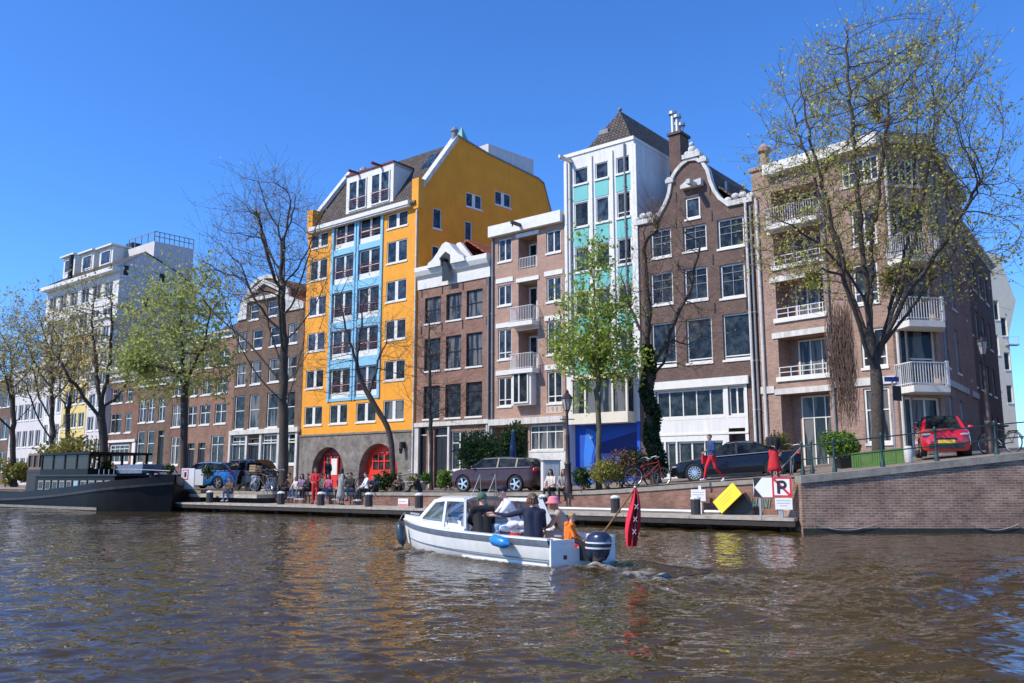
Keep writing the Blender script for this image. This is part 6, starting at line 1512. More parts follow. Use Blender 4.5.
def hand(mb, w, e, flip):
    w = V(w); d = (w-V(e)).normalized(); up = V((0, 0, 1)) if abs(d.z) < .9 else V((0, -1, 0)); s = d.cross(up).normalized(); n = s.cross(d)
    for k in range(5): mb.T = None
    r0 = [w-s*.03-n*.012, w+s*.03-n*.012, w+s*.03+n*.012, w-s*.03+n*.012]; r1 = [w+d*.08-s*.042-n*.011, w+d*.08+s*.042-n*.011, w+d*.08+s*.042+n*.011, w+d*.08-s*.042+n*.011]
    mb.loft([r0, r1])
    for i, L in enumerate((.066, .076, .07, .055)):
        b0 = w+d*.078+s*(-.032+i*.0215)*flip; c = -n*(.012+.006*i)
        mb.tube([b0, b0+d*L*.5+c*.3, b0+d*L*.85+c*1.6, b0+d*L*.95+c*3], [.0088, .0085, .0078, .006], 6)
    b0 = w+d*.02-s*.034*flip; mb.tube([b0, b0+d*.03-s*.022*flip, b0+d*.065-s*.026*flip-n*.012], [.011, .010, .008], 6)
def person(label, pos, rz, pose='stand', top='c_black', bot='c_denim', shoe='shoe_d', skin='skin', hair='hair_dk', hairlen=0, sc_=1.0, mod=None, sleeves='long', extra=None, group=None, hat=None, bulk=1.0, vox=.02, coat=None, skirt=None, face=0):
    j = dict(POSES[pose]); 
    if mod:
        for k, c in mod.items(): j[k] = V(c)
    segs = []
    def S_(a, b, ra, rb, m_): segs.append((j[a] if isinstance(a, str) else V(a), j[b] if isinstance(b, str) else V(b), ra, rb, m_))
    up = (j['neck']-j['pel']).normalized(); sd = (j['sr']-j['sl']).normalized(); hs_ = (j['hr']-j['hl']).normalized()
    B_ = bulk
    for sg in (-1, 1):
        S_(j['pel']+hs_*.055*sg, j['chest']+sd*.06*sg-up*.08, .115*B_, .112*B_, top if pose != 'x' else bot); S_(j['chest']+sd*.06*sg-up*.08, j['chest']+sd*.075*sg+up*.08, .112*B_, .105*B_, top)
    S_(j['sl'], j['sr'], .068*B_, .068*B_, top); S_(j['chest']+up*.05, j['neck'], .10, .056, top)
    for s_ in 'lr':
        S_(j['neck']-up*.01, j['s'+s_]*.75+j['neck']*.25-up*.01, .055, .064, top)
        S_('s'+s_, 'e'+s_, .058*B_, .044*B_, top if sleeves != 'none' else skin); S_('e'+s_, 'w'+s_, .042*B_, .028, top if sleeves == 'long' else skin)
        S_('h'+s_, 'k'+s_, .098, .064, bot); S_('k'+s_, 'a'+s_, .060, .040, bot)
        hd = j['a'+s_]+(j['a'+s_]-j['t'+s_])*.25; hd.z = min(hd.z, j['t'+s_].z+.02); S_(hd, 't'+s_, .040, .036, shoe)
        S_(j['a'+s_], hd, .04, .042, shoe)
    S_(j['pel']-hs_*.06, j['pel']+hs_*.06, .118*B_, .118*B_, bot)
    nd = (j['head']-j['neck']).normalized(); S_('neck', j['neck']+nd*.09, .054, .05, skin)
    fd = V((math.sin(face), -math.cos(face), 0)); fs_ = V((math.cos(face), math.sin(face), 0)); h = j['head']
    S_(h+V((0, 0, .025))+fd*.0, h+V((0, 0, .028))-fd*.025, .082, .084, skin); S_(h+fd*.02-V((0, 0, .055)), h+fd*.03-V((0, 0, .075)), .058, .046, skin)
    mb = MB()
    for a, b, ra, rb, m_ in segs: capsule(mb, a, b, ra, rb)
    me = mb.mesh('b', 'skin'); ob = bpy.data.objects.new('b', me); COL.objects.link(ob)
    md = ob.modifiers.new('r', 'REMESH'); md.mode = 'VOXEL'; md.voxel_size = vox; md.use_smooth_shade = True
    ms = ob.modifiers.new('s', 'SMOOTH'); ms.factor = .5; ms.iterations = 3
    dg = bpy.context.evaluated_depsgraph_get(); dg.update(); nm = bpy.data.meshes.new_from_object(ob.evaluated_get(dg)); bpy.data.objects.remove(ob)
    # colour every face by the nearest limb
    nf = len(nm.polygons); cen = np.zeros(nf*3); nm.polygons.foreach_get('center', cen); cen = cen.reshape(-1, 3); best = np.full(nf, 1e9); which = np.zeros(nf, int)
    mats = sorted({s[4] for s in segs}|{skin, 'eye'}); 
    for a, b, ra, rb, m_ in segs:
        a_ = np.array(a); ab = np.array(b)-a_; t = np.clip(((cen-a_)@ab)/max(1e-9, ab@ab), 0, 1); d = np.linalg.norm(cen-(a_+t[:, None]*ab), axis=1)-(ra+(rb-ra)*t)
        c = d < best; best[c] = d[c]; which[c] = mats.index(m_)
    # join hands, nose, ears and eyes into the same figure
    vs = [v.co.copy() for v in nm.vertices]; fs = [tuple(p.vertices) for p in nm.polygons]; fb = MB(); fb.v = vs; fb.f = fs; fb.m = list(which)
    fb.k = mats.index(skin); hand(fb, j['wl'], j['el'], -1); hand(fb, j['wr'], j['er'], 1); fb.T = None
    capsule(fb, h+fd*.088+V((0, 0, .02)), h+fd*.102-V((0, 0, .012)), .009, .014, 6)
    for sg in (-1, 1): fb.ball(h+fs_*.083*sg+V((0, 0, .0))-fd*.005, (.014, .02, .03), 8, 5)
    fb.k = mats.index('eye')
    for sg in (-1, 1): fb.ball(h+fs_*.030*sg+fd*.080+V((0, 0, .018)), (.011, .011, .008), 8, 5)
    lip = h+fd*.084-V((0, 0, .052)); fb.box(lip.x-.02, lip.x+.02, lip.y-.004, lip.y+.004, lip.z-.005, lip.z+.003)
    me2 = fb.mesh('body', mats, fixn=False); me2.polygons.foreach_set('use_smooth', [True]*len(me2.polygons)); bpy.data.meshes.remove(nm)
    o = link('person', me2, None, pos, rz); o.scale = (sc_,)*3; tag(o, label, 'person', group)
    # hair as a shell over the skull
    hb = MB()
    if hair and hat != 'cap_full':
        rings = []; n = 16
        for i, ph in enumerate(np.linspace(-.25, math.pi/2-.02, 7)):
            ring = []
            for k in range(n):
                a = 2*math.pi*k/n; dr = fs_*math.cos(a)+(-fd)*math.sin(a); front = max(0, -math.sin(a)); z = .098*math.sin(ph) if ph > 0 else .10*ph
                z = z+.028+(.065*front*max(0, 1-max(ph, 0)/.9)); rr_ = .0935*math.cos(max(ph, 0)*.98)+.0; q = h+dr*rr_-fd*.012; q.z = h.z+z; ring.append(q)
            rings.append(ring)
        hb.loft(rings)
        if hairlen:
            for a in np.linspace(-.9, math.pi+.9, 11):
                dr = fs_*math.cos(a)+(-fd)*math.sin(a); 
                if -math.sin(a) > .5: continue
                p0 = h+dr*.082; capsule(hb, p0+V((0, 0, .0)), p0-V((0, 0, hairlen))+dr*.02, .028, .022, 6)
        hb.build('hair', hair, o, smooth='all', fixn=False)
    if hat == 'cap':
        c = MB(); c.ball(h+V((0, 0, .055))-fd*.01, (.104, .104, .075), 14, 8); q = h+V((0, 0, .05)); c.loft([[q+fs_*.07+fd*.06, q-fs_*.07+fd*.06, q-fs_*.07+fd*.06+V((0, 0, .012)), q+fs_*.07+fd*.06+V((0, 0, .012))], [q+fs_*.05+fd*.17-V((0, 0, .012)), q-fs_*.05+fd*.17-V((0, 0, .012)), q-fs_*.05+fd*.17, q+fs_*.05+fd*.17]]); c.build('cap', 'c_navy' if top == 'c_white' else 'c_green', o, smooth='all')
    if hat == 'beanie':
        c = MB(); c.ball(h+V((0, 0, .05))-fd*.012, (.105, .105, .095), 14, 8); c.build('cap', 'c_green', o, smooth='all')
    if hat == 'bucket':
        c = MB(); c.lathe([(.165, .005), (.168, .012), (.112, .052), (.105, .10), (.088, .135), (.03, .148)], 20, h-fd*.01); c.build('hat', 'c_hat', o, smooth='all')
    if skirt:
        c = MB(); z0, z1, col, w0 = skirt; n = 20
        c.loft([[V((j['pel'].x+math.cos(2*math.pi*k/n)*(.125+(w0-.125)*t)*(1+.07*math.sin(k*2.5)*t), j['pel'].y+math.sin(2*math.pi*k/n)*(.115+(w0*.85-.115)*t)*(1+.07*math.sin(k*2.5)*t), z1+(z0-z1)*t)) for k in range(n)] for t in np.linspace(0, 1, 6)]); c.build('skirt', col, o, smooth='all')
    if extra: extra(o, j)
    return o
M['eye'] = mat('dark_eye', (.02, .012, .01), .3)
def Pz(px, Y, z=None):
    p = P(px, Y, 1.2); return Vector((p.x, p.y, gz(p.x) if z is None else z))
# heading helper: rz = 0 faces the camera side (-Y)
toC = 0.0
# on the street, right-hand half
def handbag(o, j): MB().box(j['wl'].x-.11, j['wl'].x-.02, j['wl'].y-.1, j['wl'].y+.1, j['wl'].z-.42, j['wl'].z-.12).build('sleeve_bag', 'c_red', o)
person('man in a navy jacket and red trousers walking past the black saloon', P(713, 29.9, 1.49), -math.pi/2+.35, 'walk', 'c_blue', 'c_red', 'shoe_w', hair='hair_br', sc_=.94, extra=handbag)
person('woman in a black jacket and long bright red skirt standing beside the black saloon', P(775, 28.6, 1.635), -.2, 'stand', 'c_black', 'c_red', 'shoe_d', hair='hair_bl', hairlen=.10, sc_=.90, skirt=(.22, 1.0, 'c_red', .26), mod=dict(wl=(-.08, -.22, 1.12), el=(-.24, -.06, 1.14)))
# two women sitting on the low wall
def seat_on_wall(px, dq=.15, z=None):
    # point on the canal side edge of the low wall at this picture column
    best = None
    for s in np.linspace(-26, 6, 400):
        p = Q(s, 2.0+dq, 0); x = 512+F*p.x/(p.y*CT)
        if best is None or abs(x-px) < best[0]: best = (abs(x-px), p)
    p = best[1]; p.z = gz(p.x)-.03 if z is None else z; return p
def onto_deck(px, q, z=.42):
    best = None
    for s in np.linspace(-27, 6, 500):
        p = Q(s, q, z); x = 512+F*p.x/(p.y*CT)
        if best is None or abs(x-px) < best[0]: best = (abs(x-px), p)
    return best[1]
fq = math.atan2(.593, .805)*-1+0.0   # facing the water across the quay edge
fq = -math.atan2(.593, .805)
G_W = 'people sitting along the quay wall'
person('dark haired woman in a cream blouse and black trousers sitting on the quay wall', seat_on_wall(552.5), fq, 'sit', 'c_cream', 'c_black', 'shoe_d', hair='hair_dk', hairlen=.14, sc_=.95, sleeves='short', group=G_W)
person('brown haired woman in a grey cardigan sitting on the wall next to the lamp post', seat_on_wall(564.5), fq+.3, 'sit', 'c_grey', 'c_black', 'shoe_d', hair='hair_br', hairlen=.16, sc_=.93, group=G_W)
person('person in a black top lounging on the wall edge above a bollard', seat_on_wall(421, .5), fq-.9, 'ground', 'c_black', 'c_black', 'shoe_d', hair='hair_br', sc_=.95, sleeves='short', group=G_W)
person('person in a brown jacket sitting low beside the shrub under the leaning tree', seat_on_wall(399, 1.6), fq+.5, 'ground', 'c_brown', 'c_black', 'shoe_d', hair='hair_br', sc_=.9, group=G_W)
person('man in a white shirt and dark trousers sitting on the quay wall', seat_on_wall(368), fq-.5, 'sit', 'c_white', 'c_black', 'shoe_w', hair='hair_dk', sc_=1.0, group=G_W)
person('man in a black jacket and jeans sitting left of the white shirted man', seat_on_wall(352), fq, 'sit', 'c_black', 'c_denim', 'shoe_d', hair='hair_dk', sc_=1.0, group=G_W, hat=None)
person('woman in a mauve jacket sitting left of the one in red', seat_on_wall(303), fq+.4, 'sit', 'c_mauve', 'c_denim', 'shoe_w', hair='hair_dk', hairlen=.12, sc_=.95, group=G_W)
person('man in a brown coat sitting at the end of the row near the thick trunk', seat_on_wall(291), fq, 'sit', 'c_brown', 'c_black', 'shoe_d', hair='hair_dk', sc_=1.0, group=G_W)
person('person in a pink and white top partly behind the long grey coat', seat_on_wall(330), fq+.2, 'sit', 'c_pink', 'c_denim', 'shoe_w', hair='hair_dk', hairlen=.12, sc_=.95, group=G_W)
person('woman in a red jumpsuit standing on the deck', onto_deck(316, 1.35), fq+.5, 'stand', 'c_red', 'c_red', 'shoe_d', hair='hair_br', hairlen=.08, sc_=.98, mod=dict(wl=(-.08, -.26, 1.05), wr=(.08, -.26, 1.08), el=(-.24, -.05, 1.12), er=(.24, -.05, 1.12)))
person('woman with long dark hair in a long grey coat standing on the deck', onto_deck(341, 1.3), fq+2.8, 'stand', 'c_grey', 'c_grey', 'shoe_d', hair='hair_dk', hairlen=.30, sc_=.96, skirt=(.35, 1.02, 'c_grey', .24))
person('person in a brown top sitting at the far end of the deck by the scooters', onto_deck(231, 1.15, .86), fq+.3, 'sit', 'c_brown', 'c_denim', 'shoe_w', hair='hair_dk', sc_=.92, mod=None)
person('pedestrian in dark clothes on the pavement beside the left red door', Pz(328, 52), fq, 'stand', 'c_black', 'c_black', 'shoe_d', hair='hair_br', sc_=1.0)

person('person in a denim jacket crouched on the wall left of the big dark bicycles', seat_on_wall(275, .4), fq-.3, 'ground', 'c_blue', 'c_denim', 'shoe_w', hair='hair_dk', sc_=.95, group=G_W)
person('person in a pale green top sitting just right of the long grey coat', seat_on_wall(345, .2), fq-.2, 'sit', 'c_green', 'c_black', 'shoe_w', hair='hair_br', hairlen=.1, sc_=.93, group=G_W)
person('child in a cream top sitting left of the woman in mauve', seat_on_wall(297, .1), fq, 'sit', 'c_cream', 'c_denim', 'shoe_w', hair='hair_bl', sc_=.78, group=G_W)

person('man in a dark green jacket sitting between the woman in red and the pink top', seat_on_wall(323, .2), fq+.1, 'sit', 'c_green', 'c_black', 'shoe_d', hair='hair_dk', sc_=.98, group=G_W)
person('person in a black coat sitting just left of the woman in red', seat_on_wall(309.5, .15), fq-.2, 'sit', 'c_black', 'c_black', 'shoe_w', hair='hair_br', sc_=.96, group=G_W)
person('person in a navy jacket sitting on the wall right of the white shirted man', seat_on_wall(376, .3), fq+.3, 'ground', 'c_navy', 'c_black', 'shoe_d', hair='hair_dk', sc_=.9, group=G_W)
# ---------------------------------------------------------------- boats
M['gel'] = mat('white_gelcoat', (.80, .80, .78), .25, var=.06, spec=.5, coat=.3)
M['gel_grey'] = mat('grey_rubbing_band', (.16, .19, .23), .5, var=.3, vscale=5)
M['gel_side'] = mat('off_white_hull_paint', (.82, .81, .77), .4, var=.08, vscale=3, streak=.08)
M['ob_blue'] = mat('dark_outboard_cowl', (.015, .022, .045), .25, coat=1)
M['fender'] = mat('blue_fender_vinyl', (.02, .22, .55), .35); M['fender_dk'] = mat('dark_fender_vinyl', (.02, .04, .06), .4)
M['flagpole'] = mat('varnished_pole', (.35, .18, .06), .5)
bh = math.atan2(BH[1], BH[0])
boat = empty('motorboat', (BS[0], BS[1], 0), 'small white motorboat with a cabin, six people aboard and an outboard motor', 'boat', rz=bh)
# local: +x to the bow, +y to port (towards the camera side), z from the waterline
LB = 5.55; BW_ = .86
def sec(t):
    x = LB*t; w_ = BW_*(1-max(0, (t-.45)/.55)**2.3); zk = -.22+.42*max(0, (t-.72)/.28)**2; zg = .50+.15*t**2
    return x+.18*max(0, (t-.6)/.4)**2, max(w_, .03), zk, zg
ts = list(np.linspace(0, 1, 22)); st = MB(); ub = MB(); rb = MB(); ins_ = MB()
def ring(t, pts): 
    x, w_, zk, zg = sec(t); return [V((x+(zg-z_ if False else 0), s*w_, z_)) for s, z_ in pts(w_, zk, zg)]
def hull_r(t):
    x, w_, zk, zg = sec(t); o = []
    for f, z_ in ((0, zk), (.62, zk+.10), (.84, .10+zk*.2), (.92, zg-.32), (.965, zg-.13)): 
        o.append((f, z_))
    sl = lambda z_: x-(zg-z_)*.35*max(0, (t-.8)/.2)
    R_ = [V((sl(z_), f*w_, z_)) for f, z_ in o]; return R_
rings = []
for t in ts:
    r_ = hull_r(t); rings.append(r_[::-1]+[V((p.x, -p.y, p.z)) for p in r_[1:]])
st.loft(rings, close=False, cap=False)
hull = st.build('hull', 'gel_side', boat, smooth=True, fixn=False)
# lapstrake lines
ln = MB()
for lvl in (1, 2):
    for sg in (1, -1):
        pts = [hull_r(t)[lvl+1] for t in ts[:-1]]; pts = [V((p.x, sg*(p.y+.008), p.z-.03)) for p in pts]; ln.tube(pts, .009, 4)
link('strake', ln.mesh('strake', 'gel_grey'), hull)
bd = MB(); rg = []
for t in ts:
    x, w_, zk, zg = sec(t); sl = lambda z_: x-(zg-z_)*.35*max(0, (t-.8)/.2)
    rg.append([V((sl(zg-.13), .965*w_, zg-.13)), V((x, w_+.012, zg-.02)), V((x, w_+.012, zg)), V((x, w_-.12 if w_ > .2 else w_*.3, zg+.005))])
bd.loft(rg, close=False, cap=False); rg2 = [[V((p.x, -p.y, p.z)) for p in r_] for r_ in rg]; bd.loft(rg2, close=False, cap=False)
bd.build('rubbing_band', 'gel_grey', boat, smooth=True, fixn=False)
gw = MB()
for sg in (1, -1):
    gw.loft([[V((sec(t)[0], sg*(sec(t)[1]+.02), sec(t)[3]-.005)), V((sec(t)[0], sg*(sec(t)[1]+.02), sec(t)[3]+.03)), V((sec(t)[0], sg*max(.0, sec(t)[1]-.13), sec(t)[3]+.03)), V((sec(t)[0], sg*max(.0, sec(t)[1]-.13), sec(t)[3]-.005))] for t in ts])
gw.build('gunwale', 'gel', boat)
# transom with motor well
tr = MB(); x, w_, zk, zg = sec(0)
tr.box(-.04, .0, .24, w_*.96, zk+.12, zg); tr.box(-.04, 0, -w_*.96, -.24, zk+.12, zg); tr.box(-.04, 0, -.24, .24, zk+.05, zg-.16)
tr.box(-.045, 0, -w_*.8, w_*.8, zk+.02, .05)
t_o = tr.build('transom', 'gel', boat)
link('drain_cap', MB().box(-.055, -.04, .45, .52, .16, .23).mesh('drain_cap', 'maroon'), t_o); link('stern_drive_plate', MB().box(-.052, -.04, .40, .5, -.02, .06).mesh('stern_drive_plate', 'black'), t_o)
# floor and inner lining
fl = MB(); fl.loft([[V((sec(t)[0], sec(t)[1]*.84, .04)), V((sec(t)[0], -sec(t)[1]*.84, .04))] for t in ts[:14]], close=False, cap=False); fl.build('cockpit_floor', 'gel', boat, fixn=False)
il = MB()
for sg in (1, -1): il.loft([[V((sec(t)[0], sg*sec(t)[1]*.84, .04)), V((sec(t)[0], sg*(sec(t)[1]-.13), sec(t)[3]))] for t in ts[:16]], close=False, cap=False)
il.build('lining', 'gel', boat, fixn=False)
# foredeck
dk = MB(); dk.loft([[V((sec(t)[0], sec(t)[1]-.1 if sec(t)[1] > .15 else sec(t)[1]*.5, sec(t)[3]+.02)), V((sec(t)[0], sec(t)[1]*.55, sec(t)[3]+.09+.02)), V((sec(t)[0], 0, sec(t)[3]+.12)), V((sec(t)[0], -sec(t)[1]*.55, sec(t)[3]+.09+.02)), V((sec(t)[0], -(sec(t)[1]-.1 if sec(t)[1] > .15 else sec(t)[1]*.5), sec(t)[3]+.02))] for t in ts[12:]], close=False, cap=False); dk.build('foredeck', 'gel', boat, smooth=True, fixn=False)
# cabin: side and front windows between white frames
XA, XB, XC = 2.75, 3.95, 4.75      # aft edge, windscreen top, windscreen foot
def cs(x, z): # cabin side half-width
    b_ = sec(min(1, x/LB))[1]-.14; return b_-(z-.6)*.28
zt_, zb_ = 1.15, .62
A0, A1 = (XA, zb_), (XA, zt_); B0, B1 = (XB+.0, zb_), (XB, zt_-.05); C0 = (XC, .72)
cab = MB(); gl = MB()
for sg in (1, -1):
    q = lambda x, z, o=0: V((x, sg*(cs(x, z)+o), z))
    XAs = XA if sg > 0 else 1.75
    loop = [q(XAs-.2, .58), q(XB+.35, .62), q(XC, .70), q(XB, zt_-.04), q(XB-.5, zt_), q(XAs, zt_)]
    # frame members
    for a, c, w1 in ((loop[0], loop[1], .10), (loop[1], loop[2], .10), (loop[2], loop[3], .085), (loop[3], loop[4], .07), (loop[4], loop[5], .07), (loop[5], loop[0], .12), (q(3.35, .62), q(3.45, zt_), .06))+(((q(2.35, .6), q(2.4, zt_), .06),) if sg < 0 else ()): cab.bar(a, c, .05, w1)
    cab.add([q(XAs-.15, .5), q(XC, .6), q(XC, .74), q(XAs, .74)], [(0, 1, 2, 3)])
    gl.add([q(XAs+.02, .66, -.015), q(XC-.05, .70, -.015), q(XB, zt_-.05, -.015), q(XAs+.05, zt_-.02, -.015)], [(0, 1, 2, 3)])
wf = cs(XC, .72); wt = cs(XB, zt_)
cab.bar((XC, -wf, .71), (XC, wf, .71), .06); cab.bar((XB, -wt, zt_-.04), (XB, wt, zt_-.04), .07); cab.bar((XC, 0, .71), (XB, 0, zt_-.04), .05)
# roof: narrow hardtop around a big sunroof of glass
rw = MB(); xs_r = [XA, XA+.3, XB-.5, XB]
rw.loft([[V((x, -cs(x, zt_)-.02, zt_-.01)), V((x, -cs(x, zt_)*.6, zt_+.055)), V((x, 0, zt_+.07)), V((x, cs(x, zt_)*.6, zt_+.055)), V((x, cs(x, zt_)+.02, zt_-.01))] for x in xs_r], close=False, cap=False)
cb = cab.build('cabin', 'gel', boat)
link('roof', rw.mesh('roof', 'gel', smooth=True, fixn=False), cb)
mg = bpy.data.materials.new('tinted_clear_glass'); mg.use_nodes = True; nn_ = mg.node_tree
for x in list(nn_.nodes): nn_.nodes.remove(x)
o_ = nn_.nodes.new('ShaderNodeOutputMaterial'); t1 = nn_.nodes.new('ShaderNodeBsdfTransparent'); t1.inputs[0].default_value = (.40, .44, .52, 1); g1 = nn_.nodes.new('ShaderNodeBsdfGlossy'); g1.inputs['Roughness'].default_value = .02; fr_ = nn_.nodes.new('ShaderNodeFresnel'); fr_.inputs[0].default_value = 1.35; m1_ = nn_.nodes.new('ShaderNodeMixShader')
m1_.inputs[0].default_value = .14; nn_.links.new(t1.outputs[0], m1_.inputs[1]); nn_.links.new(g1.outputs[0], m1_.inputs[2]); nn_.links.new(m1_.outputs[0], o_.inputs[0]); M['clear'] = mg
link('side_window', gl.mesh('side_window', 'clear', fixn=False), cb)
ws_ = MB(); ws_.add([V((XC-.01, -wf, .73)), V((XC-.01, wf, .73)), V((XB, wt, zt_-.05)), V((XB, -wt, zt_-.05))], [(0, 1, 2, 3)]); link('windscreen', ws_.mesh('windscreen', 'clear', fixn=False), cb)
# seats: benches either side, helm box, red cushion, gear
def boatbox(name, m_, b_, par=boat): mb = MB(); mb.box(*b_); return mb.build(name, m_, par)
boatbox('side_bench', 'gel', (.15, 2.6, .42, .74, .04, .36)); boatbox('side_bench', 'gel', (.15, 2.6, -.74, -.42, .04, .36)); boatbox('aft_bench', 'gel', (.02, .38, -.41, .41, .04, .30))
hb_ = boatbox('helm_box', 'gel', (1.25, 1.75, -.2, .25, .04, .47)); 
# outboard
ob = MB(); n = 14
def el(x, z, rx, ry): return [V((x+rx*math.cos(2*math.pi*k/n), ry*math.sin(2*math.pi*k/n), z)) for k in range(n)]
ob.loft([el(-.36, .14, .17, .14), el(-.37, .24, .23, .19), el(-.40, .42, .26, .21), el(-.42, .56, .24, .19), el(-.43, .64, .15, .12)])
mo = ob.build('outboard_motor', 'ob_blue', boat, smooth='all')
lg = MB(); lg.loft([el(-.34, -.45, .10, .04), el(-.34, .16, .13, .09)]); lg.box(-.30, -.02, -.12, .12, .12, .42); lg.bar((-.1, 0, .40), (.35, .05, .52), .05); link('motor_leg', lg.mesh('motor_leg', 'black', smooth=True), mo)
sp_ = MB(); sp_.loft([el(-.385, .345, .255, .208), el(-.39, .375, .262, .214)]); sp_.loft([el(-.40, .44, .268, .217), el(-.405, .465, .266, .216)]); link('cowl_stripe', sp_.mesh('cowl_stripe', 'gel', smooth=True), mo)
cl_ = MB(); cl_.bar((.02, .5, zg+.06), (.2, .5, zg+.06), .03); cl_.bar((LB*.93, 0, .78), (LB*.99, 0, .80), .04); cl_.build('cleat', 'steel', boat)
def bl(x, y, z): return boat.matrix_basis @ V((x, y, z)) if False else Matrix.Translation(boat.location) @ Matrix.Rotation(bh, 4, 'Z') @ V((x, y, z))
def fender(label, x, y, z, m_, tilt, L=.48, r=.105):
    p = bl(x, y, z); o = empty('fender', p, label, 'fender', 'fenders hung on the motorboat', rz=bh)
    mb = MB(); T_ = Matrix.Rotation(tilt, 4, 'Y'); prof = [(.015, -L/2-.05), (.03, -L/2-.02), (r*.7, -L/2+.03), (r, -L/2+.10), (r, L/2-.10), (r*.7, L/2-.03), (.03, L/2+.02), (.015, L/2+.05)]
    mb.lathe(prof, 14, T=T_); mb.build('fender_body', m_, o, smooth='all'); 
    e = T_ @ V((0, 0, L/2+.04)); MB().tube([e, (e.x*.6, -.04, e.z+.12), (0.05, -.14, max(.18, e.z+.2))], .008, 5).build('rope', 'steel', o)
fender('bright blue fender lying against the white hull amidships', 1.15, 1.00, .43, 'fender', R(82)); fender('dark blue fender hanging at the bow', 5.35, .36, .36, 'fender_dk', R(18))
# flag
fp = bl(-.02, -.45, .50); fr = empty('flag', fp, 'red and black flag with white crosses on a slanted pole at the stern', 'flag', rz=0)
top_ = P(635, 14.9, 1.41)-fp; base_ = V((0, 0, 0))
MB().tube([base_, top_], [.018, .013], 8).build('pole', 'flagpole', fr)
MB().ball(top_+V((0, 0, .02)), .022).build('finial', 'gel', fr)
n1, n2 = 15, 18; fv = []; ff = []; fm = []; fc_ = MB()
for i in range(n1):
    for k in range(n2):
        u = i/(n1-1); w2 = k/(n2-1)          # u down the hanging cloth, w2 across the folds
        wid = .03+.22*math.sin(min(1, u*1.3)*math.pi*.62)*(1-.35*max(0, u-.75)/.25)
        x = top_.x+(.0+(w2-.42)*wid-.10*u+.01*math.sin(u*6)); y = top_.y-.04+.06*math.sin(w2*13+u*3.5)*min(1, u*2.5); z = top_.z-.02-u*.94+.10*abs(w2-.4)*(1-u)
        fc_.v.append(V((x, y, z)))
for i in range(n1-1):
    for k in range(n2-1):
        w2 = (k+.5)/(n2-1); u = (i+.5)/(n1-1); m_ = 0
        if .52 < w2 < .78: m_ = 1
        fc_.f.append((i*n2+k, i*n2+k+1, (i+1)*n2+k+1, (i+1)*n2+k)); fc_.m.append(m_)
cl_ = fc_.build('cloth', ['flag_red', 'c_black'] if 'flag_red' in M else [mat('red_flag_cloth', (.80, .02, .045), .8), M['c_black']], fr, smooth='all', fixn=False)
xb = MB()
for zc in (.30, .52, .74):
    for sg in (-1, 1):
        z_ = top_.z-.02-zc*.94; x_ = top_.x+.03-.10*zc; y_ = top_.y-.108; xb.bar((x_-.03, y_, z_-.04*sg), (x_+.03, y_, z_+.04*sg), .02, .008)
link('white_cross', xb.mesh('white_cross', 'gel'), cl_)
# ---- people aboard; rz measured so that 0 faces -Y of the world
def aboard(x, y, z): return bl(x, y, z)
fwd = bh+math.pi/2      # facing the bow
person('man in a black jacket and green cap seated in the motorboat', aboard(2.35, .42, .40), fwd-.5, 'sit', 'c_black', 'c_black', hair='hair_dk', hat='beanie', bulk=1.14, vox=.018, sc_=1.02, mod=dict(chest=(0, -.10, .40), neck=(0, -.13, .59), head=(0, -.17, .75)))
person('child with light brown hair sitting under the edge of the cabin roof', aboard(2.95, .32, .36), fwd-.3, 'sit', 'c_white', 'c_denim', hair='hair_bl', sc_=.80, vox=.018)
person('man in a white shirt and dark cap sitting at the helm of the motorboat', aboard(2.15, -.30, .50), -math.pi/2+.25, 'sit', 'c_white', 'c_ltdenim', 'shoe_w', hair='hair_dk', hat='cap', sleeves='short', vox=.018, sc_=1.08, mod=dict(chest=(0, -.14, .40), neck=(0, -.22, .60), head=(0, -.29, .75), sl=(-.18, -.2, .53), sr=(.18, -.2, .53), el=(-.22, -.36, .33), er=(.22, -.38, .34), wl=(-.14, -.60, .30), wr=(.10, -.62, .32)))
person('person with brown hair in a navy sweater stretching one arm towards the helmsman', aboard(.85, .42, .38), fwd-.55, 'sit', 'c_navy', 'c_black', hair='hair_br', hairlen=.06, bulk=1.06, vox=.018, sc_=1.02, mod=dict(er=(.45, -.20, .50), wr=(.68, -.36, .54), sr=(.19, -.12, .57)))
person('woman in a pink bucket hat and sleeveless top bending over the child in orange', aboard(.75, -.40, .42), -math.pi/2-.1, 'sit', 'c_beige', 'c_beige', hair='hair_dk', hat='bucket', skin='skin_t', sleeves='none', vox=.018, sc_=1.0, mod=dict(chest=(0, -.14, .38), neck=(0, -.22, .55), head=(0, -.30, .68), sl=(-.18, -.2, .50), sr=(.18, -.2, .50), el=(-.22, -.34, .28), er=(.22, -.34, .28), wl=(-.06, -.50, .20), wr=(.10, -.52, .20)))
def vest(o, j):
    mb = MB()
    for sg in (-1, 1): capsule(mb, j['chest']+V((sg*.075, -.06, -.14)), j['chest']+V((sg*.085, -.05, .17)), .085, .08, 10); capsule(mb, j['chest']+V((sg*.08, .07, -.1)), j['chest']+V((sg*.09, .06, .15)), .08, .075, 10)
    capsule(mb, j['chest']+V((-.1, .07, .2)), j['chest']+V((.1, .07, .2)), .07, .07); mb.build('life_jacket', 'c_orange', o, smooth='all')
person('small blond child in an orange life jacket at the motorboat stern', aboard(.36, .02, .30), fwd-2.5, 'sit', 'c_orange', 'c_red', hair='hair_bl', sc_=.72, vox=.02, extra=vest)
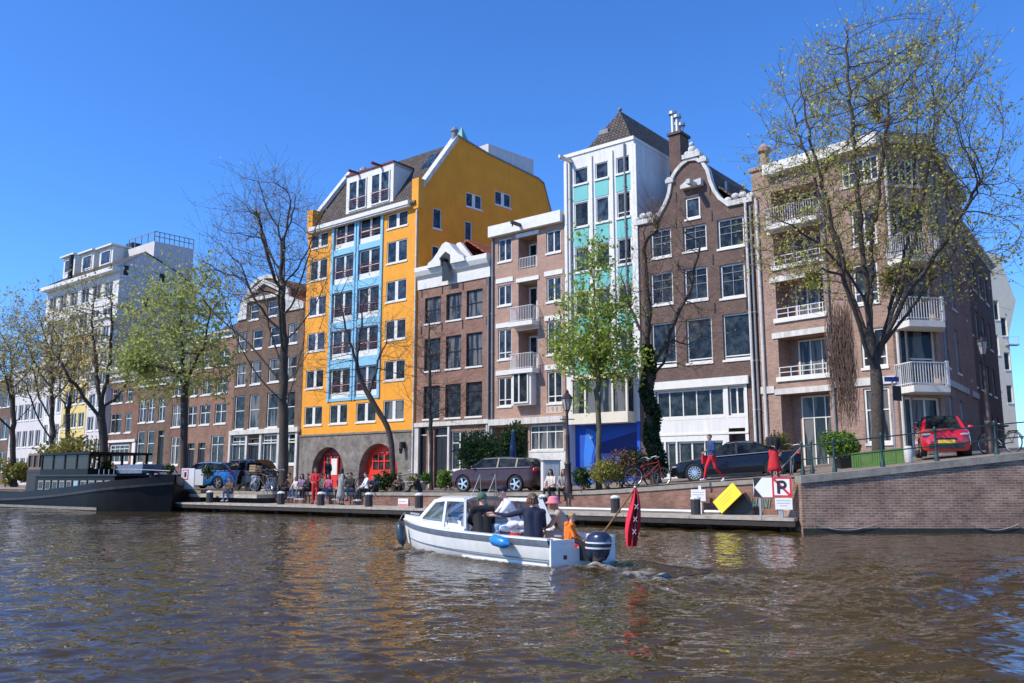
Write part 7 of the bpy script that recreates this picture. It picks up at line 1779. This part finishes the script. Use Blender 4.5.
cu = MB(); cu.loft([[V((-.28, -.2, 0)), V((.28, -.2, 0)), V((.30, .2, 0)), V((-.3, .2, 0))], [V((-.27, -.18, .09)), V((.27, -.18, .09)), V((.29, .19, .09)), V((-.29, .19, .09))]]); c_ = cu.build('seat_cushion', 'c_red', None); c_.location = aboard(1.5, 0, .472); c_.rotation_euler = (0, 0, bh); tag(c_, 'red cushion on the white box in the middle of the motorboat', 'cushion')
tw = MB(); tw.T = None
for k in range(9): tw.ball((rng.normal(0, .11), rng.normal(0, .10), .08+.06*(k % 3)), (.15, .12, .07), 10, 6)
t_ = tw.build('bundled_jacket', 'c_white', None, smooth='all'); t_.location = aboard(1.55, .12, .50); tag(t_, 'bundled white jacket heaped in the middle of the motorboat', 'jacket')
t_ = MB(); 
for k in range(6): t_.ball((rng.normal(0, .12), rng.normal(0, .08), .05+.04*(k % 3)), (.12, .1, .06), 10, 6)
t_ = t_.build('canvas_bag', 'c_cream', None, smooth='all'); t_.location = aboard(.12, -.25, .30); tag(t_, 'pale canvas bag lying in the stern beside the outboard', 'bag')

# ---- houseboat: long dark barge with low deckhouse, bow towards the deck
M['hb_hull'] = mat('dark_blue_grey_barge_steel', (.011, .010, .010), .5, col2=(.005, .005, .005), vscale=2, streak=.3, spec=.25)
M['hb_band'] = mat('grey_barge_band', (.055, .05, .048), .5, var=.2, streak=.2, spec=.25); M['hb_house'] = mat('dark_deckhouse_paint', (.014, .013, .013), .5, var=.2, spec=.2); M['hb_rust'] = mat('pale_waterline', (.28, .25, .2), .8, var=.4, vscale=4)
M['smoked'] = mat('smoked_glass', (.035, .028, .022), .25, spec=.25); M['varnish'] = mat('varnished_wood', (.22, .10, .04), .4, var=.2)
bow = Q(-25.6, -.35, 0); stern = bow-V((QD.x, QD.y, 0))*44; hd = (bow-stern); LH = hd.length; ha = math.atan2(hd.y, hd.x)
hb = empty('houseboat', (stern.x, stern.y, 0), 'long dark steel houseboat with low row of windows and a glazed wheelhouse', 'houseboat', rz=ha)
# local +x to the bow; -y is the side facing the camera
BWH = 2.3
def hs_(t):
    x = LH*t; w_ = BWH*(1-max(0, (t-.91)/.09)**2.2)*(1-.5*max(0, (.08-t)/.08)**2); zg = .78+1.0*max(0, (t-.6)/.4)**2.0+.25*max(0, (.15-t)/.15); return x, max(w_, .05), zg
tt = np.linspace(0, 1, 40); r1 = []; r2 = []; r3 = []
for t in tt:
    x, w_, zg = hs_(t); rk = .0
    X_ = lambda z_: x-(zg-z_)*.10*max(0, (t-.8)/.2)
    pr = [(w_*.90, -.5), (w_*.97, .1), (w_*1.0, zg-.45)]; r1.append([V((X_(z_), -a, z_)) for a, z_ in pr]+[V((X_(z_), a, z_)) for a, z_ in pr[::-1]])
    pr = [(w_+.05, zg-.45), (w_+.05, zg-.32)]; r2.append([V((x, -(w_+.06), zg-.45)), V((x, -(w_+.06), zg-.33)), V((x, -w_+.1, zg-.33)), V((x, -w_+.1, zg-.45))])
    r3.append([V((x, -w_-.01, zg-.33)), V((x, -w_+.02, zg)), V((x, -w_+.10, zg)), V((x, -w_+.10, zg-.33))])
mb = MB(); mb.loft(r1); mb.loft(r3); mb.loft([[V((p.x, -p.y, p.z)) for p in q] for q in r3]); mb.build('hull', 'hb_hull', hb, smooth=True)
mb = MB(); mb.loft(r2); mb.loft([[V((p.x, -p.y, p.z)) for p in q] for q in r2]); mb.build('rubbing_strake', 'hb_band', hb)
mb = MB(); mb.loft([[V((hs_(t)[0], -(hs_(t)[1]*.97+.012), .02)), V((hs_(t)[0], -(hs_(t)[1]*.975+.014), .16)), V((hs_(t)[0], -(hs_(t)[1]*.96), .16)), V((hs_(t)[0], -(hs_(t)[1]*.96), .02))] for t in tt[2:-3]]); mb.build('waterline_stripe', 'hb_rust', hb)
mb = MB(); mb.loft([[V((hs_(t)[0], -hs_(t)[1]+.1, hs_(t)[2]-.36)), V((hs_(t)[0], hs_(t)[1]-.1, hs_(t)[2]-.36))] for t in tt], close=False, cap=False); mb.build('deck', 'hb_house', hb, fixn=False)
hpl = Plane(bl(0, 0, 0).xy, (1, 0)); hpl = Plane((Matrix.Translation((stern.x, stern.y, 0)) @ Matrix.Rotation(ha, 4, 'Z') @ V((0, -BWH*.86, 0))).xy, (math.cos(ha), math.sin(ha)))
def hX(px, py=478): return hpl.X(px, py)
x0, x1 = hX(33), hX(112)
dh_ = MB(); dh_.box(x0, x1, -BWH*.80, BWH*.80, .6, 1.75); dhs = dh_.build('deckhouse', 'hb_house', hb)
rf_ = MB(); rf_.box(x0-.2, x1+.3, -BWH*.84, BWH*.84, 1.751, 1.84); link('roof', rf_.mesh('roof', 'hb_band'), dhs)
wx = [36, 43, 50, 57, 64, 71, 78, 86, 94, 102, 110]
for i, (a, c) in enumerate(zip(wx, wx[1:])):
    xa_, xb_ = hX(a)+.12, hX(c)-.12; f = MB(); f.box(0, xb_-xa_, -.05, 0, 0, .50); f_ = link('window', f.mesh('window', 'concrete'), dhs, (xa_, -BWH*.80-.001, 1.02))
    link('pane', MB().box(.06, xb_-xa_-.06, -.062, -.051, .06, .44).mesh('pane', 'ltblue' if i == 5 else random.choice(['glass', 'glass', 'glass_b'])), f_)
# wheelhouse: brown shelter and open glazed part
xw0, xw1, xw2 = hX(18), hX(34), hX(82)
mb = MB(); mb.box(xw0, xw1, -1.5, 1.5, .9, 2.0); mb.box(xw0-.0, xw1, -1.52, 1.52, 2.0, 2.15); wh = mb.build('wheelhouse', 'hb_band', hb)
z2 = 2.95
mb = MB(); mb.box(xw0, xw1, -1.45, 1.45, 2.15, 2.3)
for x in np.linspace(xw0, xw1, 4): mb.box(x-.06, x+.06, -1.5, -1.38, 2.3, z2); mb.box(x-.06, x+.06, 1.38, 1.5, 2.3, z2)
mb.box(xw0, xw1, -1.5, 1.5, z2, z2+.12); link('cabin_frame', mb.mesh('cabin_frame', 'varnish'), wh); link('pane', MB().box(xw0+.05, xw1-.05, -1.44, -1.42, 2.3, z2).mesh('pane', 'smoked'), wh)
mb = MB(); mb.box(xw1+.05, xw2, -1.7, 1.7, 1.85, 2.15); mb.box(xw1+.05, xw2+.3, -1.8, 1.8, z2-.02, z2+.1)
for x in np.linspace(xw1+.15, xw2, 5): mb.box(x-.06, x+.06, -1.7, -1.6, 2.15, z2); mb.box(x-.06, x+.06, 1.6, 1.7, 2.15, z2)
mb.build('sun_shelter', 'hb_house', hb); MB().box(xw1+.1, xw2-.1, -1.66, -1.64, 2.15, z2-.05).build('shelter_glass', 'smoked', hb)
mb = MB(); ra = [(hX(96), 2.1), (hX(111), 2.1), (hX(150), 2.0), (hX(178), 2.6)]
mb.tube([V((x, -BWH*.8*(1 if x < LH*.8 else .5), z)) for x, z in ra[:3]], .02, 5)
for x in np.linspace(hX(96), hX(111), 4): mb.tube([(x, -BWH*.8, 1.75), (x, -BWH*.8, 2.1)], .02, 5)
mb.build('handrail', 'steel', hb)
mb = MB(); mb.lathe([(.18, 0), (.14, .35), (.18, .5)], 12, (LH*.95, 0, 1.55)); mb.build('bollard', 'black', hb)
for lab, px, col, w_ in (('dark green plant tub on the houseboat roof', 64, 'green', 1.4), ('small leafy plant pot on the foredeck of the houseboat', 166, 'deep', .7), ('low grey green plants on the roof end of the houseboat', 128, 'deep', .9)):
    t = hX(px); q = Matrix.Translation((stern.x, stern.y, 0)) @ Matrix.Rotation(ha, 4, 'Z') @ V((t, .3, 1.85 if px < 150 else 1.65)); s__ = shrub('potted_plant', lab, 0, 0, w_, .6 if px > 100 else .9, col, 500, .1, 40+px, base=q)
    mp_ = MB(); mp_.lathe([(.13, 0), (.18, .22)], 12); mp_.build('pot', 'varnish', s__)
dg_ = MB(); dg_.loft([[V((-1.2, -.5, 0)), V((1.2, -.5, 0)), V((1.2, .5, 0)), V((-1.2, .5, 0))], [V((-1.35, -.6, .42)), V((1.45, -.6, .48)), V((1.45, .6, .48)), V((-1.35, .6, .42))]]); dg_ = dg_.build('covered_dinghy', 'hb_cover' if 'hb_cover' in M else mat('blue_grey_cover', (.2, .26, .36), .8, var=.3, vscale=4), None, smooth=True)
q = Matrix.Translation((stern.x, stern.y, 0)) @ Matrix.Rotation(ha, 4, 'Z') @ V((hX(100), .1, 1.9)); dg_.location = q; dg_.rotation_euler = (0, 0, ha); tag(dg_, 'blue grey covered dinghy stowed on the front of the houseboat roof', 'dinghy')
# ---------------------------------------------------------------- street furniture, signs, small things
def wall_sign_pos(px, off=-.02):
    p = onto_deck(px, 2.0+off, 1.0); return p
qr = QANG
# bollards on the deck
bm_ = MB(); bm_.lathe([(.17, 0), (.17, .50)], 8); bcap = MB(); bcap.lathe([(.175, .50), (.18, .54), (.10, .60), (.02, .61)], 8)
me1, me2 = bm_.mesh('post', mat('grey_bollard', (.035, .036, .04), .75, var=.4, vscale=6, bump=.4)), bcap.mesh('cap', 'white')
BL = [(211, 'dark mooring bollard with a pale cap at the far end of the deck'), (282, 'mooring bollard in front of the row of seated people'), (322, 'mooring bollard at the feet of the woman in red'), (369, 'mooring bollard in front of the white shirted man'), (419, 'mooring bollard beside the small red and white sign'), (543, 'mooring bollard behind the navy sweatered boat passenger'), (615, 'mooring bollard left of the flag above the stern'), (695, 'dark mooring bollard below the white notice board')]
for px, lab in BL:
    p = onto_deck(px, .55 if px != 695 else .9, .421); r_ = empty('mooring_bollard', p, lab, 'bollard', 'mooring bollards on the landing deck', rz=.3); link('post', me1, r_); link('cap', me2, r_)
# pipe and planks lying on the deck
a = onto_deck(556, 1.75, .49); c = onto_deck(752, 1.75, .49); mb = MB(); mb.tube([(0, 0, 0), c-a], .07, 10); o = mb.build('drain_pipe', 'steel', None); o.location = a; tag(o, 'long grey pipe lying on the deck at the foot of the wall', 'pipe')
def sign_board(name, label, px0, px1, z0, z1, m_, q=1.9, face=None, cat='sign'):
    a = onto_deck(px0, q, 0); c = onto_deck(px1, q, 0); w_ = (c-a).length; r_ = empty(name, V((a.x, a.y, z0)), label, cat, rz=qr); MB().box(0, w_, -.03, 0, 0, z1-z0).build('board', m_, r_)
    if face: face(r_, w_, z1-z0)
    return r_
def zat(px, py, q):
    p = onto_deck(px, q, 0); return at(px, py, p.y).z
M['sgn_w'] = mat('white_sign_face', (.76, .77, .80), .5, var=.06); M['sgn_k'] = mat('black_sign_paint', (.012, .012, .013), .5); M['sgn_r'] = mat('red_sign_paint', (.62, .015, .03), .5); M['yellow_p'] = mat('yellow_board', (.85, .68, .03), .6, var=.08, vscale=4); M['plaque'] = mat('plaque_white', (.72, .72, .70), .6, var=.1, vscale=12); M['txt'] = mat('faint_grey_print', (.35, .36, .38), .7)
q_ = .12
def arrow(r_, w_, h):
    mb = MB(); mb.prism([(0, 0), (w_*.46, 0), (.03, h/2)], -.036, -.0305); mb.prism([(0, h), (.03, h/2), (w_*.46, h)], -.036, -.0305); mb.build('arrow_shape', 'sgn_k', r_)
def nopark(r_, w_, h):
    f = MB(); t = .055; f.box(0, w_, -.037, -.0305, 0, t); f.box(0, w_, -.037, -.0305, h-t, h); f.box(0, t, -.037, -.0305, t, h-t); f.box(w_-t, w_, -.037, -.0305, t, h-t); f.prism([(t, h-t), (t, h-t-.05), (w_-t-.05, t), (w_-t, t), (w_-t, t+.05), (t+.05, h-t)], -.042, -.0375); f.build('border', 'sgn_r', r_)
    mb = MB(); 
    mb.box(w_*.26, w_*.40, -.048, -.043, h*.18, h*.82)
    ring_ = []
    for k in range(13): a_ = math.pi/2-math.pi*k/12; ring_.append((a_,))
    cx_, cz_, ro, ri = w_*.54, h*.62, h*.21, h*.085
    pts = [(w_*.40, cz_+ro)]+[(cx_+ro*math.cos(a_), cz_+ro*math.sin(a_)) for (a_,) in ring_]+[(w_*.40, cz_-ro), (w_*.40, cz_-ri)]+[(cx_+ri*math.cos(a_), cz_+ri*math.sin(a_)) for (a_,) in ring_[::-1]]+[(w_*.40, cz_+ri)]
    mb.prism(pts, -.048, -.043); mb.build('letter', 'sgn_k', r_)
def lines(r_, w_, h):
    mb = MB()
    for k, (l, m2) in enumerate(((.08, .92), (.10, .86), (.3, .7))): z_ = h*(.74-.22*k); mb.box(w_*l, w_*m2, -.034, -.0305, z_, z_+h*.06)
    mb.build('faded_lines', 'txt', r_)
sA = sign_board('arrow_sign', 'black and white arrow sign pointing along the deck', 753.5, 771.7, zat(762, 497, q_), zat(762, 477.7, q_), 'sgn_w', q_, arrow)
sB = sign_board('mooring_sign', 'white square sign with a black P crossed by a red bar in a red border', 772.2, 791.5, zat(782, 497, q_), zat(782, 477, q_), 'sgn_w', q_, nopark)
sC = sign_board('notice_board', 'small white notice plate under the red bordered sign', 774, 792.5, zat(783, 509.5, q_), zat(783, 498, q_), 'plaque', q_, lines)
for s_, h0 in ((sA, .2), (sB, .2), (sC, .0)):
    z_ = s_.location.z; MB().box(.15, .21, .001, .05, .42-z_+.0, .1).build('post', 'steel', s_)
sD = sign_board('notice_board', 'white notice board on a short post behind the dark bollard', 690.5, 706, zat(698, 501, 1.6), zat(698, 489.5, 1.6), 'plaque', 1.6, lines); MB().box(.26, .36, .0, .03, .42-sD.location.z, zat(698, 485.5, 1.6)-sD.location.z).build('post', 'plaque', sD)
def redtop(r_, w_, h): MB().box(.02, w_-.02, -.034, -.0305, h*.1, h*.38).build('red_print', mat('faded_red_print', (.6, .2, .18), .7), r_); MB().box(.04, w_*.8, -.034, -.0305, h*.6, h*.7).build('faded_lines', 'txt', r_)
sign_board('notice_board', 'small white sign with faded red print on the low brick wall', 399, 408.5, zat(403.5, 507, 1.97), zat(403.5, 498.5, 1.97), 'plaque', 1.97, redtop)
# tilted yellow board with a dark back board
p = onto_deck(726, 1.2, 0); zc = zat(726, 498, 1.2); r_ = empty('yellow_board', V((p.x, p.y, zc)), 'yellow rectangular board tipped on one corner against the wall', 'board', rz=qr); T_ = Matrix.Rotation(R(-42), 4, 'Y') @ Matrix.Rotation(R(-8), 4, 'X'); mb = MB(); mb.T = T_; mb.box(-.48, .48, -.02, .02, -.245, .245); mb.build('board', 'yellow_p', r_)
mb = MB(); mb.T = T_
for k in range(3): mb.box(-.3, .34-.1*k, -.0235, -.021, .1-.09*k, .125-.09*k)
mb.build('printed_lines', mat('dull_yellow_print', (.62, .48, .05), .7), r_)
p = onto_deck(739, 1.55, .45); mb = MB(); mb.prism([(-.75, 0), (.45, 0), (.42, .42), (.22, .72), (-.05, .60)], .0, .05); o = mb.build('black_panel', 'black', None); o.location = p+V((0, 0, -.02)); o.rotation_euler = (0, 0, qr); tag(o, 'black triangular panel leaning on the wall behind the yellow board', 'panel')
# graffiti scrawl on the wall
mb = MB(); a = onto_deck(748, 1.985, 0); c = onto_deck(771, 1.985, 0); zz = zat(760, 503, 1.985); d_ = (c-a)
for k in range(7):
    u = k/7; q0 = a+d_*u; pts = [V((q0.x-a.x+d_.x*.12*t, q0.y-a.y+d_.y*.12*t-.004, .16*math.sin(t*5+k*1.7))) for t in np.linspace(0, 1, 6)]; mb.tube(pts, .018, 4)
o = mb.build('graffiti', mat('faded_green_spray', (.16, .33, .27), .9), None); o.location = V((a.x, a.y, zz)); tag(o, 'faded green spray scrawl on the low wall beside the arrow sign', 'graffiti')
# white and red information sign by the blue car
p = Pz(187.5, 46.8); r_ = empty('information_sign', p, 'white information panel with a red framed picture standing by the houseboat bow', 'sign', rz=-.35)
MB().box(-.42, .42, -.03, .03, .05, 1.15).build('panel', 'sgn_w', r_); f = MB(); f.box(-.34, .04, -.038, -.031, .55, 1.08); f.build('red_frame', 'sgn_r', r_); MB().box(-.29, -.01, -.044, -.039, .60, 1.03).build('picture_ground', 'sgn_w', r_); MB().box(-.22, -.08, -.05, -.045, .68, .95).build('pictogram', 'sgn_k', r_)
MB().box(-.38, -.32, -.02, .02, -.05, .05).box(.32, .38, -.02, .02, -.05, .05).build('feet', 'steel', r_)
p = Pz(196, 47.6); r_ = empty('information_sign', p, 'blank pale panel next to the red framed information panel', 'sign', rz=-.2); MB().box(-.4, .4, -.02, .02, .25, 1.1).build('panel', 'sgn_w', r_); MB().box(-.03, .03, .021, .05, -.05, 1.0).build('post', 'steel', r_)
# lanterns
def lantern(label, px, Y, h):
    p = Pz(px, Y); r_ = empty('street_lantern', p, label, 'street lamp', 'old style street lanterns')
    MB().lathe([(.17, -.1), (.17, .25), (.13, .32), (.12, .95), (.15, 1.0), (.085, 1.1), (.07, 2.0), (.085, 2.05), (.055, 2.15), (.04, h-.62), (.07, h-.58), (.05, h-.5)], 12).build('post', 'lamp_iron', r_, smooth=True)
    MB().bar((-.28, 0, h-.85), (.28, 0, h-.85), .035).build('ladder_bar', 'lamp_iron', r_)
    n = 6; f = MB()
    for k in range(n):
        a = 2*math.pi*k/n; f.bar((.10*math.cos(a), .10*math.sin(a), h-.50), (.20*math.cos(a), .20*math.sin(a), h-.05), .018)
    f.lathe([(.06, h-.55), (.11, h-.5)], 6); f.lathe([(.23, h-.05), (.21, h+.0), (.10, h+.14), (.07, h+.16), (.075, h+.22), (.02, h+.30)], 6); hd_ = f.build('lantern_head', 'lamp_iron', r_)
    link('pane', MB().lathe([(.095, h-.495), (.19, h-.06)], 6, cap=False).mesh('pane', 'lamp_glass'), hd_); return r_
M['lamp_iron'] = mat('brown_black_lamp_iron', (.05, .03, .028), .5, var=.2); M['lamp_glass'] = mat('milky_lamp_glass', (.42, .36, .32), .25)
lantern('old street lantern beside the blue ground floor', 568, 33.4, 3.55); lantern('tall street lantern on the ramp at the side street corner', 995, 29.6, 3.9)
# iron railing on the ramp wall
pxs = [(803, 28.3), (812.5, 28.9), (832, 27.0), (883, 26.75), (937, 26.75), (997, 26.75)]
pts = [P(px, Y, gz(P(px, Y, 1.8).x)) for px, Y in pxs]; pts += [V((19.6, 26.75, gz(19.6))), V((23.5, 26.75, gz(23.5)))]
pts[2] = V((pts[2].x, 26.75, pts[2].z))
o0 = pts[0]; rl_ = empty('iron_railing', o0, 'dark green iron railing with round knobs along the top of the rising canal wall', 'railing')
for i, q in enumerate(pts):
    h_ = 1.02; d_ = q-o0; MB().lathe([(.075, -.06), (.075, .16), (.05, .22), (.032, .5), (.045, .54), (.032, .58), (.03, h_-.08), (.048, h_-.04), (.045, h_+.03), (.015, h_+.07)], 10, d_).build('post', 'green_iron', rl_, smooth=True)
for hh in (.50, .94):
    MB().tube([q-o0+V((0, 0, hh)) for q in [pts[0], pts[2]]+pts[3:]], .02, 8).build('rail', 'green_iron', rl_, smooth=True)
MB().tube([pts[1]-o0+V((0, 0, .9)), pts[0]-o0+V((0, 0, .9)), pts[0]-o0+V((-.55, .9, .1))], .024, 8).build('end_brace', 'steel', rl_, smooth=True)
# handrails of the steps
for lab, px in (('pale metal stair handrail behind the motorboat helmsman', 480), ('second pale metal stair handrail nearer the lamp post', 495)):
    p = onto_deck(px, 1.9, .42); o = MB().tube([(-.45, -.3, .0), (0, 0, 1.35), (.02, .02, .35)], .02, 6).build('stair_handrail', 'steel', None); o.location = p; o.rotation_euler = (0, 0, qr); tag(o, lab, 'handrail', 'stair handrails at the quay steps')
# street name plate and the back of a traffic sign on one post
p = Pz(897.5, 30.6); r_ = empty('sign_post', p, 'slanted sign post with a blue street name plate beside the big tree', 'sign post')
ht = at(893, 377, 30.6).z-p.z; tp_ = V((at(892, 375, 30.6).x-p.x, 0, ht))
MB().tube([(0, 0, -.1), tp_], .03, 8).build('post', 'steel', r_)
npl = MB().box(-.30, .22, -.045, -.03, ht-.17, ht+.0).build('name_plate', mat('blue_plate', (.03, .04, .22), .4), r_); npl.location = (tp_.x, 0, 0)
o = MB().box(-.22, .22, -.05, -.032, ht-.85, ht-.32).build('sign_back', 'black', r_); o.location = (tp_.x+.10, 0, 0); o.rotation_euler = (0, 0, .5)
# low green picket fence
x0, x1 = P(853, 29.6, 2), P(905, 29.6, 2); r_ = empty('picket_fence', V((x0.x, x0.y, gz(x0.x))), 'low bright green picket fence around the big tree', 'fence'); n = 22; mb = MB(); rl = MB()
for i in range(n+1):
    x = x0.x+(x1.x-x0.x)*i/n; z = gz(x)-gz(x0.x); dx_ = x-x0.x; mb.box(dx_-.03, dx_+.03, -.012, .012, z, z+.52)
for h_ in (.12, .40): rl.bar((0, .03, h_), (x1.x-x0.x, .03, h_+gz(x1.x)-gz(x0.x)), .035)
gm_ = mat('bright_green_paint', (.16, .32, .06), .6, var=.25); mb.build('pickets', gm_, r_); rl.build('rail', gm_, r_)
# planters, litter bin, utility box, parasol, bench
for lab, px, Y, z in (('black square planter left of the big tree trunk', 846, 31.0, None), ('second black planter at the foot of the round green shrub', 855, 31.3, None)):
    p = Pz(px, Y); o = MB().loft([[V((-.2, -.2, 0)), V((.2, -.2, 0)), V((.2, .2, 0)), V((-.2, .2, 0))], [V((-.25, -.25, .36)), V((.25, -.25, .36)), V((.25, .25, .36)), V((-.25, .25, .36))], [V((-.21, -.21, .36)), V((.21, -.21, .36)), V((.21, .21, .36)), V((-.21, .21, .36))], [V((-.2, -.2, .28)), V((.2, -.2, .28)), V((.2, .2, .28)), V((-.2, .2, .28))]]).build('planter', 'black', None); o.location = p; tag(o, lab, 'planter', 'planters by the railing')
p = Pz(911, 29.0); o = MB().lathe([(.10, 0), (.13, .04), (.14, .50), (.10, .56)], 12).build('kerb_post', 'white_dirty', None, smooth=True); o.location = p; tag(o, 'short pale kerb post beside the red hatchback', 'post')
p = Pz(552, 33.6); r_ = empty('utility_box', V((p.x, p.y+1.2, p.z)), 'pale grey utility cabinet behind the seated women by the lamp post', 'cabinet', rz=.2); MB().box(-.35, .35, -.2, .2, 0, 1.15).build('body', 'grey_stucco', r_); MB().box(-.38, .38, -.24, .23, 1.15, 1.2).build('lid', 'lead', r_); MB().box(-.31, .31, -.215, -.202, .08, 1.08).build('door', 'white_dirty', r_)
p = P(513, 47.5, 1.2); p = V((p.x, p.y, gz(p.x))); r_ = empty('closed_parasol', p, 'folded blue parasol in front of the pink house garage', 'parasol'); MB().tube([(0, 0, 0), (0, 0, 3.2)], .03, 8).build('pole', 'steel', r_); MB().lathe([(.10, 1.5), (.20, 1.7), (.14, 2.5), (.05, 3.1)], 8).build('canopy', 'c_blue', r_, smooth='all'); MB().lathe([(.3, 0), (.3, .08)], 12).build('base', 'concrete', r_)
p = P(412, 43.4, 1.1); p = V((p.x, p.y, gz(p.x))); r_ = empty('bench', p, 'low grey bench on the street behind the small red and white sign', 'bench', rz=qr); MB().box(-.9, .9, -.2, .2, .40, .46).build('seat', 'deck', r_)
for x in (-.7, .7): MB().box(x-.05, x+.05, -.17, .17, 0, .40).build('leg', 'concrete', r_)
# boat wash glitter objects end here
